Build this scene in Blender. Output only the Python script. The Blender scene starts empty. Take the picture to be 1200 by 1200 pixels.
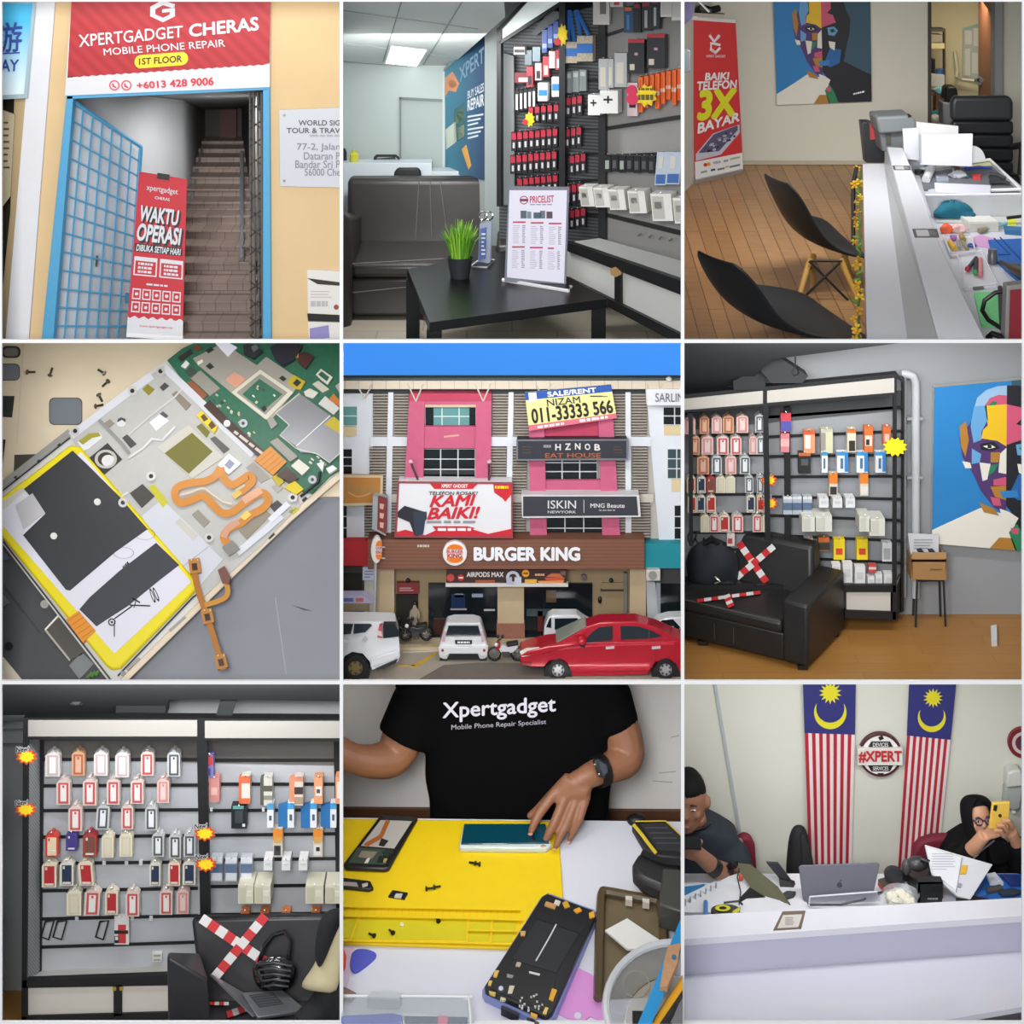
import bpy,bmesh,math,random
from mathutils import Vector,Matrix
rnd=random.Random(7)
SC=bpy.context.scene
COL=SC.collection
F,U0,VH,ZC=2200.0,600.0,-200.0,10.5      # focal length in pixels, principal point, camera height
YF=16.5                                         # distance of the open front of the nine rooms
V=Vector
def P(u,v,y):return V(((u-U0)*y/F,y,ZC-(v-VH)*y/F))
def PZ(u,v,z):return P(u,v,(ZC-z)*F/(v-VH))
def YZ(v,z):return (ZC-z)*F/(v-VH)
# ---------- frames: flat faces things are drawn on; a frame maps (u, v, height above the face) to a point
class FY:# upright plane square to the front
 def __init__(s,y):s.y=y;s.n=V((0,-1,0))
 def __call__(s,u,v,h=0):return P(u,v,s.y-h)
class FP:# any plane
 def __init__(s,p0,n):s.p=V(p0);s.n=V(n).normalized()
 def __call__(s,u,v,h=0):
  d=P(u,v,1.0)-V((0,0,ZC));c=V((0,0,ZC))
  return c+d*((s.p+s.n*h-c).dot(s.n)/d.dot(s.n))
def FZ(z):return FP((0,0,z),(0,0,1))
def F3(a,b,c):# plane through three points, normal towards the camera side
 n=(b-a).cross(c-a).normalized()
 if n.dot(V((0,0,ZC))-a)<0:n=-n
 return FP(a,n)
# ---------- materials
_M={}
def srgb(h):
 h=h.lstrip('#');c=[int(h[i:i+2],16)/255 for i in (0,2,4)]
 return [x/12.92 if x<=.04045 else ((x+.055)/1.055)**2.4 for x in c]+[1]
def mat(h,r=.5,m=0,noise=0,scale=6,emit=0,alpha=1,bump=0,coat=0,spec=.5):
 k=(h,r,m,noise,scale,emit,alpha,bump,coat,spec)
 if k in _M:return _M[k]
 a=bpy.data.materials.new('material_'+h.strip('#'));a.use_nodes=True
 nt=a.node_tree;b=nt.nodes['Principled BSDF'];c=srgb(h)
 b.inputs['Base Color'].default_value=c;b.inputs['Roughness'].default_value=r;b.inputs['Metallic'].default_value=m
 b.inputs['Coat Weight'].default_value=coat;b.inputs['Specular IOR Level'].default_value=spec
 if alpha<1:b.inputs['Alpha'].default_value=alpha
 if emit:b.inputs['Emission Color'].default_value=c;b.inputs['Emission Strength'].default_value=emit
 tc=nt.nodes.new('ShaderNodeTexCoord');nz=nt.nodes.new('ShaderNodeTexNoise')
 nz.inputs['Scale'].default_value=scale;nz.inputs['Detail'].default_value=4
 nt.links.new(tc.outputs['Object'],nz.inputs['Vector'])
 if noise:
  mx=nt.nodes.new('ShaderNodeMix');mx.data_type='RGBA'
  mx.inputs[6].default_value=[min(1,x*(1-noise)) for x in c[:3]]+[1]
  mx.inputs[7].default_value=[min(1,x*(1+noise)) for x in c[:3]]+[1]
  nt.links.new(nz.outputs['Fac'],mx.inputs[0]);nt.links.new(mx.outputs[2],b.inputs['Base Color'])
 if bump:
  bp=nt.nodes.new('ShaderNodeBump');bp.inputs['Strength'].default_value=bump;bp.inputs['Distance'].default_value=.01
  nt.links.new(nz.outputs['Fac'],bp.inputs['Height']);nt.links.new(bp.outputs['Normal'],b.inputs['Normal'])
 _M[k]=a
 return a
def pattern_mat(name,kind,c1,c2,r=.5,scale=5,rot=0,bw=.5,rh=.25,mortar=.02,stretch=(1,1,1),grain=0):
 """bricks / tiles / planks / stripes / weave from texture nodes on object coordinates"""
 a=bpy.data.materials.new(name);a.use_nodes=True
 nt=a.node_tree;b=nt.nodes['Principled BSDF'];b.inputs['Roughness'].default_value=r
 tc=nt.nodes.new('ShaderNodeTexCoord');mp=nt.nodes.new('ShaderNodeMapping')
 mp.inputs['Rotation'].default_value=rot if isinstance(rot,tuple) else (0,0,rot)
 mp.inputs['Scale'].default_value=stretch
 nt.links.new(tc.outputs['Object'],mp.inputs['Vector'])
 if kind=='brick':
  t=nt.nodes.new('ShaderNodeTexBrick')
  t.inputs['Color1'].default_value=srgb(c1);t.inputs['Color2'].default_value=srgb(c2[0]);t.inputs['Mortar'].default_value=srgb(c2[1])
  t.inputs['Scale'].default_value=scale;t.inputs['Brick Width'].default_value=bw;t.inputs['Row Height'].default_value=rh
  t.inputs['Mortar Size'].default_value=mortar
  nt.links.new(mp.outputs['Vector'],t.inputs['Vector']);out=t.outputs['Color']
 else:
  t=nt.nodes.new('ShaderNodeTexWave');t.inputs['Scale'].default_value=scale;t.inputs['Distortion'].default_value=grain
  t.inputs['Detail'].default_value=2
  t.bands_direction=kind
  cr=nt.nodes.new('ShaderNodeValToRGB');cr.color_ramp.elements[0].color=srgb(c1);cr.color_ramp.elements[1].color=srgb(c2)
  cr.color_ramp.elements[0].position=mortar;cr.color_ramp.elements[1].position=1-mortar
  nt.links.new(mp.outputs['Vector'],t.inputs['Vector']);nt.links.new(t.outputs['Fac'],cr.inputs['Fac']);out=cr.outputs['Color']
 if grain and kind=='brick':
  nz=nt.nodes.new('ShaderNodeTexNoise');nz.inputs['Scale'].default_value=3;nz.inputs['Detail'].default_value=6
  m2=nt.nodes.new('ShaderNodeMapping');m2.inputs['Scale'].default_value=(1,12,1) if grain>0 else (12,1,1)
  m2.inputs['Rotation'].default_value=mp.inputs['Rotation'].default_value
  nt.links.new(tc.outputs['Object'],m2.inputs['Vector']);nt.links.new(m2.outputs['Vector'],nz.inputs['Vector'])
  mx=nt.nodes.new('ShaderNodeMix');mx.data_type='RGBA';mx.blend_type='OVERLAY';mx.inputs[0].default_value=abs(grain)
  nt.links.new(out,mx.inputs[6]);nt.links.new(nz.outputs['Fac'],mx.inputs[7]);out=mx.outputs[2]
 nt.links.new(out,b.inputs['Base Color'])
 return a
# ---------- mesh builder
CLIP=[None]
def cut(bm,clip=None):
 """things that run into a partition end there"""
 c=clip or CLIP[0]
 if not c:return
 u0,v0,u1,v1=c;e=V((0,0,ZC));d=lambda u,v:P(u,v,1.0)-e
 for a,b in ((d(u0,v0),d(u0,v1)),(d(u0,v1),d(u1,v1)),(d(u1,v1),d(u1,v0)),(d(u1,v0),d(u0,v0))):
  n=a.cross(b)
  if n.dot(d((u0+u1)/2,(v0+v1)/2))>0:n=-n
  n.normalize()
  if any((v.co-e).dot(n)>1e-5 for v in bm.verts):
   g=bmesh.ops.bisect_plane(bm,geom=bm.verts[:]+bm.edges[:]+bm.faces[:],plane_co=e,plane_no=n,clear_outer=True,dist=1e-6)
   ed=[x for x in g['geom_cut'] if isinstance(x,bmesh.types.BMEdge) and x.is_boundary]
   if ed:
    try:bmesh.ops.holes_fill(bm,edges=ed,sides=0)
    except Exception:pass
class B:
 def __init__(s):s.bm=bmesh.new();s.mi=0
 def m(s,i):s.mi=i;return s
 def face(s,vs):
  f=s.bm.faces.new(vs);f.material_index=s.mi;return f
 def poly(s,pts,off=None):
  a=[s.bm.verts.new(p) for p in pts]
  s.face(a)
  if off is not None:
   off=V(off);b=[s.bm.verts.new(V(p)+off) for p in pts]
   s.face(b[::-1]);n=len(a)
   for i in range(n):s.face([a[i],b[i],b[(i+1) % n],a[(i+1) % n]])
  return s
 def loft(s,rings,caps=True,closed=True):
  R=[[s.bm.verts.new(p) for p in r] for r in rings];n=len(R[0])
  for a,b in zip(R,R[1:]):
   for i in range(n if closed else n-1):s.face([a[i],a[(i+1) % n],b[(i+1) % n],b[i]])
  if caps:s.face(R[0][::-1]);s.face(R[-1])
  return s
 def f(s,fr,pts,h1=.01,h0=0):# prism on a frame from height h0 to h1
  a=[fr(u,v,h1) for u,v in pts]
  return s.poly(a,fr.n*(h0-h1)) if h1!=h0 else s.poly(a)
 def r(s,fr,u0,v0,u1,v1,h1=.01,h0=0):return s.f(fr,[(u0,v0),(u1,v0),(u1,v1),(u0,v1)],h1,h0)
 def hexa(s,bot,top):return s.loft([bot,top])
 def box(s,c,d,rot=None):
  c=V(c);x,y,z=[q/2 for q in d];rot=rot or Matrix.Identity(3)
  g=lambda k:[c+rot @ V((i*x,j*y,k*z)) for i,j in ((-1,-1),(1,-1),(1,1),(-1,1))]
  return s.loft([g(-1),g(1)])
 def tube(s,pts,r,n=8,caps=True,flat=1):
  pts=[V(p) for p in pts];rs=r if isinstance(r,(list,tuple)) else [r]*len(pts);rings=[];prev=None
  for i,p in enumerate(pts):
   t=(pts[min(i+1,len(pts)-1)]-pts[max(i-1,0)])
   t=t.normalized() if t.length>1e-9 else V((0,0,1))
   if prev is None:a=t.orthogonal().normalized()
   else:a=(prev-t*prev.dot(t));a=a.normalized() if a.length>1e-6 else t.orthogonal().normalized()
   prev=a;b=t.cross(a)
   rings.append([p+(a*math.cos(2*math.pi*k/n)+b*math.sin(2*math.pi*k/n)*flat)*rs[i] for k in range(n)])
  return s.loft(rings,caps)
 def lathe(s,prof,c,n=20,ax=(0,0,1),caps=True):
  c=V(c);q=V((0,0,1)).rotation_difference(V(ax))
  return s.loft([[c+q @ V((r*math.cos(2*math.pi*k/n),r*math.sin(2*math.pi*k/n),z)) for k in range(n)] for r,z in prof],caps)
 def ell(s,c,d,rot=None,n=14,m=9):
  c=V(c);rot=rot or Matrix.Identity(3)
  rings=[[c+rot @ V((d[0]*math.sin(t)*math.cos(2*math.pi*k/n),d[1]*math.sin(t)*math.sin(2*math.pi*k/n),d[2]*math.cos(t))) for k in range(n)]
                 for t in [math.pi*(i+.04)/(m+.08) for i in range(m+1)]]
  return s.loft(rings)
 def disc(s,fr,u,v,rp,h1=.01,h0=0,n=24,rv=None):
  rv=rv or rp
  return s.f(fr,[(u+rp*math.cos(2*math.pi*k/n),v+rv*math.sin(2*math.pi*k/n)) for k in range(n)],h1,h0)
 def ring(s,fr,u,v,ro,ri,h1=.01,h0=0,n=32,k=1):
  c=lambda r:[(u+r*math.cos(2*math.pi*q/n),v+r*k*math.sin(2*math.pi*q/n)) for q in range(n)]
  return s.band(fr,c(ro),c(ri),h1,h0)
 def band(s,fr,O,I,h1=.01,h0=0):# frame between an outer and an inner outline
  n=len(O);g=lambda pts,h:[s.bm.verts.new(fr(a,b,h)) for a,b in pts]
  a,b,c,d=g(O,h1),g(I,h1),g(O,h0),g(I,h0)
  for i in range(n):
   j=(i+1) % n
   s.face([a[i],a[j],b[j],b[i]]);s.face([c[i],a[i],a[j],c[j]][::-1]);s.face([b[i],d[i],d[j],b[j]][::-1]);s.face([d[i],c[i],c[j],d[j]])
  return s
 def build(s,name,mats,parent=None,bevel=0,seg=2,smooth=38,sub=0,solid=0,kind=None,label=None,loc=None):
  me=bpy.data.meshes.new(name);bm=s.bm
  cut(bm)
  bmesh.ops.remove_doubles(bm,verts=bm.verts,dist=1e-6)
  bmesh.ops.recalc_face_normals(bm,faces=bm.faces)
  if loc is not None:bmesh.ops.translate(bm,verts=bm.verts,vec=-V(loc))
  bm.to_mesh(me);bm.free()
  for q in (mats if isinstance(mats,(list,tuple)) else [mats]):me.materials.append(q)
  if smooth:
   me.polygons.foreach_set('use_smooth',[True]*len(me.polygons));me.set_sharp_from_angle(angle=math.radians(smooth))
  o=bpy.data.objects.new(name,me)
  if not len(me.vertices):return o            # wholly behind a partition
  COL.objects.link(o)
  if loc is not None:o.location=loc
  if solid:q=o.modifiers.new('s','SOLIDIFY');q.thickness=solid;q.offset=0
  if sub:q=o.modifiers.new('u','SUBSURF');q.levels=q.render_levels=sub
  if bevel:q=o.modifiers.new('b','BEVEL');q.width=bevel;q.segments=seg;q.limit_method='ANGLE';q.angle_limit=math.radians(40)
  if parent is not None:child(o,parent)
  if kind:o['kind']=kind
  if label:o['label']=label
  return o
def wpos(o):
 p=V(o.location)
 while o.parent is not None:p=p+o.matrix_parent_inverse.translation;o=o.parent;p=p+V(o.location)
 return p
def child(o,parent):
 o.parent=parent;o.matrix_parent_inverse=Matrix.Translation(-wpos(parent))
def tag(o,label,cat,group=None,kind=None):
 o['label']=label;o['category']=cat
 if group:o['group']=group
 if kind:o['kind']=kind
 return o
def thing(name,label,cat,loc,group=None):
 o=bpy.data.objects.new(name,None);COL.objects.link(o);o.location=loc;o.empty_display_size=.1
 return tag(o,label,cat,group)
def struct(name,b,m,**k):return b.build(name,m,kind='structure',**k)
def dup(root,delta,label=None,group=None):
 """copy of a thing with its parts and sub-parts, moved by delta"""
 r=root.copy();COL.objects.link(r);r.location=V(root.location)+V(delta)
 if label:r['label']=label
 if group:r['group']=group
 rl=Matrix.Translation(-V(r.location))
 def rec(src,dst):
  for ch in src.children:
   c=ch.copy();COL.objects.link(c);c.parent=dst
   c.matrix_parent_inverse=ch.matrix_parent_inverse.copy()
   rec(ch,c)
 rec(root,r)
 return r
# ---------- lettering: text outlines fitted to a four-cornered patch of a frame (corners: top-left, top-right, bottom-right, bottom-left)
_TX=[]
def text(s,q,fr,m,parent,h=.006,bold=0,ext=0,name='lettering',shear=0):
 if len(q)==4 and not isinstance(q[0],tuple):q=[(q[0],q[1]),(q[2],q[1]),(q[2],q[3]),(q[0],q[3])]
 if s[0]=='~':# print too small to read: a row of short dashes
  g=random.Random(len(_TX)+int(q[0][0]));b=B();a=0
  while a<.95:
   e=min(1,a+g.uniform(.1,.3));b.f(fr,[bil(q,a,.1)[:2],bil(q,e,.1)[:2],bil(q,e,.9)[:2],bil(q,a,.9)[:2]],h,h);a=e+.05
  return b.build('small_print',m,parent,smooth=0)
 _TX.append((s,q,fr,m,parent,h,bold,ext,name,shear,CLIP[0]))
def flush_text():
 made=[]
 for t in _TX:
  c=bpy.data.curves.new('lettering','FONT');c.body=t[0];c.extrude=t[7];c.resolution_u=3;c.shear=t[9]
  o=bpy.data.objects.new('lettering',c);COL.objects.link(o);made.append(o)
 bpy.context.view_layer.update()
 dg=bpy.context.evaluated_depsgraph_get()
 for t,o in zip(_TX,made):
  s,q,fr,m,parent,h,bold,ext,name,_,clip=t
  me=bpy.data.meshes.new_from_object(o.evaluated_get(dg),depsgraph=dg)
  me.name=name
  bpy.data.objects.remove(o)
  if not len(me.vertices):continue
  xs=[v.co.x for v in me.vertices];ys=[v.co.y for v in me.vertices]
  x0,x1,y0,y1=min(xs),max(xs),min(ys),max(ys)
  bm=bmesh.new();bm.from_mesh(me)
  for q_,(dx,dy) in enumerate([] if bold<.004 else [(1,0),(-1,0),(0,1),(0,-1)]+([(.7,.7),(-.7,.7),(.7,-.7),(-.7,-.7)] if bold>.02 else [])):# heavier strokes
   k=len(bm.verts);bm.from_mesh(me);bm.verts.ensure_lookup_table()
   for v in bm.verts[k:]:v.co+=V((dx*bold,dy*bold,.002*(q_+1)))
  bm.to_mesh(me);bm.free()
  for v in me.vertices:
   a=(v.co.x-x0)/max(x1-x0,1e-6);b=(v.co.y-y0)/max(y1-y0,1e-6)
   u=(q[0][0]*(1-a)+q[1][0]*a)*b+(q[3][0]*(1-a)+q[2][0]*a)*(1-b)
   w=(q[0][1]*(1-a)+q[1][1]*a)*b+(q[3][1]*(1-a)+q[2][1]*a)*(1-b)
   v.co=fr(u,w,h+max(0,min(v.co.z,ext+.02))*.12)
  if clip:
   bm=bmesh.new();bm.from_mesh(me);cut(bm,clip);bm.to_mesh(me);bm.free()
   if not len(me.vertices):continue
  me.materials.clear();me.materials.append(m)
  n=bpy.data.objects.new(name,me);COL.objects.link(n);child(n,parent)
def lines(n,u0,v0,u1,v1,fr,m,parent,seed=1,th=1.2,name='printed_lines',h=.006):
 """small print as thin bars"""
 b=B();g=random.Random(seed)
 for i in range(n):
  v=v0+(v1-v0)*(i+.5)/n
  b.r(fr,u0,v-th/2,u0+(u1-u0)*g.uniform(.6,1),v+th/2,h,h)
 return b.build(name,m,parent,smooth=0)
def bil(q,a,b):# q: tl,tr,br,bl tuples of any length; a across, b down
 return tuple((q[0][i]*(1-a)+q[1][i]*a)*(1-b)+(q[3][i]*(1-a)+q[2][i]*a)*b for i in range(len(q[0])))
def ribbon(fr,pts,w,h1=.01,h0=0,b=None):
 """flat strip of width w pixels along a pixel path"""
 b=b or B();L,R_=[],[]
 for i,p in enumerate(pts):
  a,c=pts[max(i-1,0)],pts[min(i+1,len(pts)-1)];dx,dy=c[0]-a[0],c[1]-a[1];l=math.hypot(dx,dy) or 1
  nx,ny=-dy/l*w/2,dx/l*w/2;L.append((p[0]+nx,p[1]+ny));R_.append((p[0]-nx,p[1]-ny))
 rings=[[fr(*a,h1),fr(*c,h1),fr(*c,h0),fr(*a,h0)] for a,c in zip(L,R_)]
 return b.loft(rings)
def smooth_path(pts,k=4):
 out=[]
 for i in range(len(pts)-1):
  p0,p1,p2,p3=pts[max(i-1,0)],pts[i],pts[i+1],pts[min(i+2,len(pts)-1)]
  for j in range(k):
   t=j/k;out.append(tuple(.5*(2*b+(c-a)*t+(2*a-5*b+4*c-d)*t*t+(3*b-a-3*c+d)*t**3) for a,b,c,d in zip(p0,p1,p2,p3)))
 return out+[tuple(pts[-1])]
ORD='first second third fourth fifth sixth seventh eighth ninth tenth eleventh twelfth thirteenth fourteenth fifteenth sixteenth'.split()
WHITE=mat('#f2f2f2',.4);BLACK=mat('#121213',.45);RED=mat('#cf2730',.45);YEL=mat('#f3d51c',.45)
STEEL=mat('#9a9c9e',.3,1);CHROME=mat('#c8c8ca',.15,1);DARK=mat('#1b1b1d',.5);GREY=mat('#8a8c8e',.5)
def solidbox(name,m,parent,lo,hi,bevel=0,label=None,**k):
 b=B();b.box([(lo[i]+hi[i])/2 for i in range(3)],[hi[i]-lo[i] for i in range(3)]);return b.build(name,m,parent,bevel=bevel,label=label,**k)
def pack(name,label,cat,group,fr,u,v,w,h,d,m,parts=(),h0=.02,hook=0,bevel=0,lean=0):
 """a boxed or carded article hanging in front of a frame; u v = top left in pixels; parts: (a0, c0, a1, c1, material, name[, lift])"""
 if isinstance(h0,tuple):h0=h0[0]
 q=[(u,v),(u+w,v),(u+w+lean,v+h),(u+lean,v+h)]
 b=B();b.f(fr,q,h0+d,h0);o=b.build(name,m,bevel=bevel,smooth=30,loc=fr(u+w/2,v+h,h0))
 tag(o,label,cat,group)
 for p in parts:
  qq=[bil(q,p[0],p[1])[:2],bil(q,p[2],p[1])[:2],bil(q,p[2],p[3])[:2],bil(q,p[0],p[3])[:2]]
  b=B();li=p[6] if len(p)>6 else .004
  b.f(fr,qq,h0+d+li,h0+d*.9);b.build(p[5],p[4],o,smooth=0)
 if hook:
  b=B();b.tube([fr(u+w/2,v-.5,-.02),fr(u+w/2,v+.5,h0+d*.6),fr(u+w/2,v-1.5,h0+d+.05)],.006,5);b.build('hook',STEEL,o)
 return o
def burst(name,label,cat,group,fr,u,v,w,h,m1,m2,word=None,n=11,h0=.1,seed=1,red=None):
 """a star-edged price sticker"""
 g=random.Random(seed);t=thing(name,label,cat,fr(u,v,h0),group)
 def star(k):return [(u+math.cos(a)*w/2*k*(1 if i % 2 else .74),v+math.sin(a)*h/2*k*(1 if i % 2 else .72)) for i,a in enumerate([2*math.pi*j/(2*n) for j in range(2*n)])]
 b=B();b.f(fr,star(1),h0+.012,h0);b.build('sticker_edge',m1,t,smooth=0)
 b=B();b.f(fr,star(.74),h0+.017,h0+.012);b.build('sticker_centre',m2,t,smooth=0)
 if red:b=B();b.disc(fr,u+red[0],v+red[1],red[2],h0+.022,h0+.012,14);b.build('red_tab',RED,t)
 if word:text(word,(u-w*.42,v-h*.56,u+w*.12,v-h*.26),fr,BLACK,t,h0+.024,.03)
 return t
def strip(name,u0,u1,v,power,col=(1,1,1),tilt=35,y=YF+.06,h=.03):
 """added fill light hidden behind the top rail of a room"""
 l=bpy.data.lights.new(name,'AREA');l.shape='RECTANGLE';l.size=(u1-u0)*y/F;l.size_y=h;l.energy=power;l.color=col
 o=bpy.data.objects.new(name,l);COL.objects.link(o);o.location=P((u0+u1)/2,v,y)
 o.rotation_euler=(math.radians(tilt),0,0)
 return o
def lamp(name,u,v,y,sx,sy,power,tilt=12,col=(1,1,1)):
 """added, unseen area light facing down, leaning a little towards the back of its room"""
 l=bpy.data.lights.new(name,'AREA');l.shape='RECTANGLE';l.size=sx;l.size_y=sy;l.energy=power;l.color=col
 o=bpy.data.objects.new(name,l);COL.objects.link(o);o.location=P(u,v,y);o.rotation_euler=(math.radians(tilt),0,0)
 return o
def skin_body(pts,edges,root,name,m,parent,sub=2):
 me=bpy.data.meshes.new(name);me.from_pydata([P(*p) if not isinstance(p,Vector) else p for p,r in pts],edges,[])
 o=bpy.data.objects.new(name,me);COL.objects.link(o);sk=o.modifiers.new('skin','SKIN');sk.use_smooth_shade=True
 for i,(p,r) in enumerate(pts):
  d=me.skin_vertices[0].data[i];d.radius=(r,r) if not isinstance(r,tuple) else r;d.use_root=(i==root)
 if sub:q=o.modifiers.new('sub','SUBSURF');q.levels=q.render_levels=sub
 me.materials.append(m)
 if parent is not None:child(o,parent)
 return o
def fuse(o,vox,it=4,m=None):
 r=o.modifiers.new('fuse','REMESH');r.mode='VOXEL';r.voxel_size=vox;r.use_smooth_shade=True
 s=o.modifiers.new('smooth','SMOOTH');s.factor=.5;s.iterations=it
 return o
# ================= ROOM 1: shop doorway with stairs =================
def room1():
 CLIP[0]=(0,0,400,400)
 y0=17.2;fr=FY(y0);cream=mat('#d8bb8e',.85,noise=.06,scale=3,bump=.15);blue=mat('#4f9fc9',.45,noise=.1,scale=20)
 b=B();b.f(fr,[(66,-6),(84,-6),(81,110),(50,404),(33,404)],0,-.12);struct('wall_doorway_side',b,cream)
 b=B();b.f(fr,[(315,-6),(402,-6),(402,404),(317,404)],0,-.12);struct('wall_street',b,cream)
 b=B();b.r(fr,80,-6,318,104,-.01,-.12);struct('wall_lintel',b,cream)
 b=B();b.f(fr,[(40,-6),(65,-6),(33,404),(6,404)],.05,-.12);struct('trim_pillar',b,mat('#dcdce0',.7,noise=.04))
 # neighbour's doorway
 b=B();b.f(fr,[(-4,108),(38,108),(10,404),(-4,404)],-.5,-.52);struct('wall_neighbour',b,mat('#57503f',.8))
 b=B();b.f(fr,[(17,112),(32,112),(24,290),(8,404),(-4,404),(-4,380),(4,330),(12,250)],-.05,-.3);struct('trim_neighbour_doorframe',b,mat('#c9b285',.7))
 # blue travel sign
 t=thing('shop_sign','light blue travel shop sign with a dark blue Chinese character beside the pillar','sign',P(18,115,y0))
 fs=FY(y0-.1)
 for k in range(6):
  pass
 g=bpy.data.materials.new('blue_fade');g.use_nodes=True;nt=g.node_tree;bs=nt.nodes['Principled BSDF']
 tc=nt.nodes.new('ShaderNodeTexCoord');sx=nt.nodes.new('ShaderNodeSeparateXYZ');cr=nt.nodes.new('ShaderNodeValToRGB')
 nt.links.new(tc.outputs['Generated'],sx.inputs[0]);nt.links.new(sx.outputs[2],cr.inputs[0]);nt.links.new(cr.outputs[0],bs.inputs['Base Color'])
 cr.color_ramp.elements[0].color=srgb('#dff0f5');cr.color_ramp.elements[1].color=srgb('#3fb5e0');cr.color_ramp.elements[0].position=.05;cr.color_ramp.elements[1].position=.8
 b=B();b.f(fs,[(-4,3),(40,3),(30,112),(-4,114)],.0,-.06);b.build('sign_panel',g,t)
 b=B();b.band(fs,[(-6,0),(42,0),(32,115),(-6,117)],[(-4,4),(38,4),(28,110),(-4,112)],.01,-.07);b.build('sign_frame',mat('#9fb6bd',.4),t)
 nb=mat('#1d3f96',.5)
 text('游',[(-3,27),(26,26),(25,60),(-3,62)],fs,nb,t,.012,.012)
 text('AY',[(1,70),(22,70),(21,83),(1,84)],fs,nb,t,.012,.02)
 b=B();b.f(fs,[(1,62),(23,61),(23,62.5),(1,63.5)],.012,.011);b.build('underline',nb,t)
 n=thing('paper_notice','cream paper notice with dark print in the neighbouring doorway','notice',P(8,200,y0))
 fn=FY(y0+.02);b=B();b.f(fn,[(0,128),(17,134),(12,230),(-3,250)],.0,-.02);b.build('sheet',mat('#cfc2a0',.8),n)
 lines(8,4,140,12,200,fn,mat('#5b4a34'),n,3,2,h=.004)
 # main red banner sign
 s=thing('shop_sign','big red mobile phone repair sign above the blue doorway','sign',P(200,110,y0))
 f2=FY(y0-.06);sw=mat('#d6d6da',.5)
 rs=pattern_mat('red_diagonal_stripes','DIAGONAL','#a51a22','#b3262f',.5,4.5)
 edge=[(312-(312-79)*i/48,75+(90-75)*i/48+(1.2 if i % 2 else 0)) for i in range(49)]
 b=B();b.f(f2,[(84,-6),(317,-6),(316,102),(76,112)],0,-.05);b.build('sign_panel',sw,s)
 b=B();b.f(f2,[(84,-6),(317,-6),(316,74)]+edge+[(79,91)],.004,.001);b.build('red_print',rs,s)
 text('XPERTGADGET',[(92,41),(214,30),(214,43.5),(93,55)],f2,sw,s,.008,.012)
 text('CHERAS',[(222,29),(302,20),(303,35),(222,43)],f2,sw,s,.008,.03)
 text('MOBILE PHONE REPAIR',[(121,57),(263,46),(264,54.5),(122,65)],f2,sw,s,.008,.008)
 pill=[(189+(30 if math.cos(a)>0 else-30)*.78+8*math.cos(a),70.5+8*math.sin(a)-(2 if math.cos(a)>0 else-2)) for a in [2*math.pi*k/24 for k in range(24)]]
 b=B();b.f(f2,pill,.009,.004);b.build('yellow_pill',mat('#f0cf28',.5),s)
 text('1ST FLOOR',[(163,68.5),(213,65),(213,72.5),(163,76)],f2,mat('#2a2416'),s,.012,.02)
 text('+6013 428 9006',[(160,96.5),(250,90.5),(250,99.5),(161,104)],f2,mat('#cf2b35'),s,.008,.025)
 b=B()
 for u in (134,148):b.ring(f2,u,100,6,4.8,.008,.004,20);b.tube([f2(u-2,98,.006),f2(u-1.5,101,.006),f2(u+2,102.5,.006)],.007,5)
 b.build('phone_icon',mat('#cf2b35'),s)
 b=B();b.f(f2,[(176,8),(190,0),(205,5),(204,10),(191,6),(182,11),(182,17),(191,21),(199,17),(199,14),(190,15),(190,11),(205,9),(205,19),(191,26),(176,19)],.009,.004);b.build('emblem',sw,s)
 # door frame and gate
 d=thing('door_frame','blue painted metal door frame around the stair entrance','door frame',P(80,400,y0))
 fd=FY(y0-.02)
 b=B();b.f(fd,[(78,112),(86,112),(62,404),(48,404)],.03,-.1);b.build('jamb',blue,d,bevel=.006)
 b=B();b.f(fd,[(308,104),(316,104),(318,404),(308,404)],.03,-.1);b.build('jamb',blue,d,bevel=.006)
 b=B();b.f(fd,[(78,110),(316,101),(316,105),(78,116)],.03,-.1);b.build('lintel',blue,d)
 g=thing('grille_gate','blue square-grid security gate swung open in front of the stairs','gate',P(70,400,y0+.2))
 gq=[(86,119,17.28),(165,172,18.05),(150,400,18.05),(62,404,17.28)]
 gp=lambda a,c:P(*bil(gq,a,c))
 for a0,a1 in ((0,0),(1,1)):b=B();b.tube([gp(a0,0),gp(a1,1)],.022 if a0 else .016,6);b.build('stile',blue,g)
 for c0 in (0,.995):b=B();b.tube([gp(0,c0),gp(1,c0)],.02,6);b.build('rail',blue,g)
 for k in range(1,7):b=B();b.tube([gp(k/7,0),gp(k/7,1)],.009,5);b.build('upright_bar',blue,g)
 for k in range(1,13):b=B();b.tube([gp(0,k/13),gp(1,k/13)],.009,5);b.build('cross_bar',blue,g)
 b=B();c4=gp(.96,.78);b.box(c4,(.05,.05,.09));b.build('lock_box',mat('#3d6f8a',.4),g)
 b=B();b.tube([gp(.5,.6),gp(.5,.65)],.012,6);b.build('latch',STEEL,g)
 q2=[(u,v,y+.1) for u,v,y in gq]
 b=B();b.poly([P(*bil(q2,a,c)) for a,c in ((0,0),(.97,.03),(.97,1),(0,1))],(0,.02,0))
 tag(b.build('backing_sheet',mat('#d9dde2',.6,noise=.05)),'pale white sheet standing right behind the blue gate','panel')
 # stairwell
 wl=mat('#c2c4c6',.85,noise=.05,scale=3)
 b=B();b.loft([[P(u,90,y),P(u,420,y)] for u,y in ((46,17.34),(150,18.5),(213,19.6),(240,21.65))],caps=False,closed=False);struct('wall_stairwell_white',b,wl,solid=.02)
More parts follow.
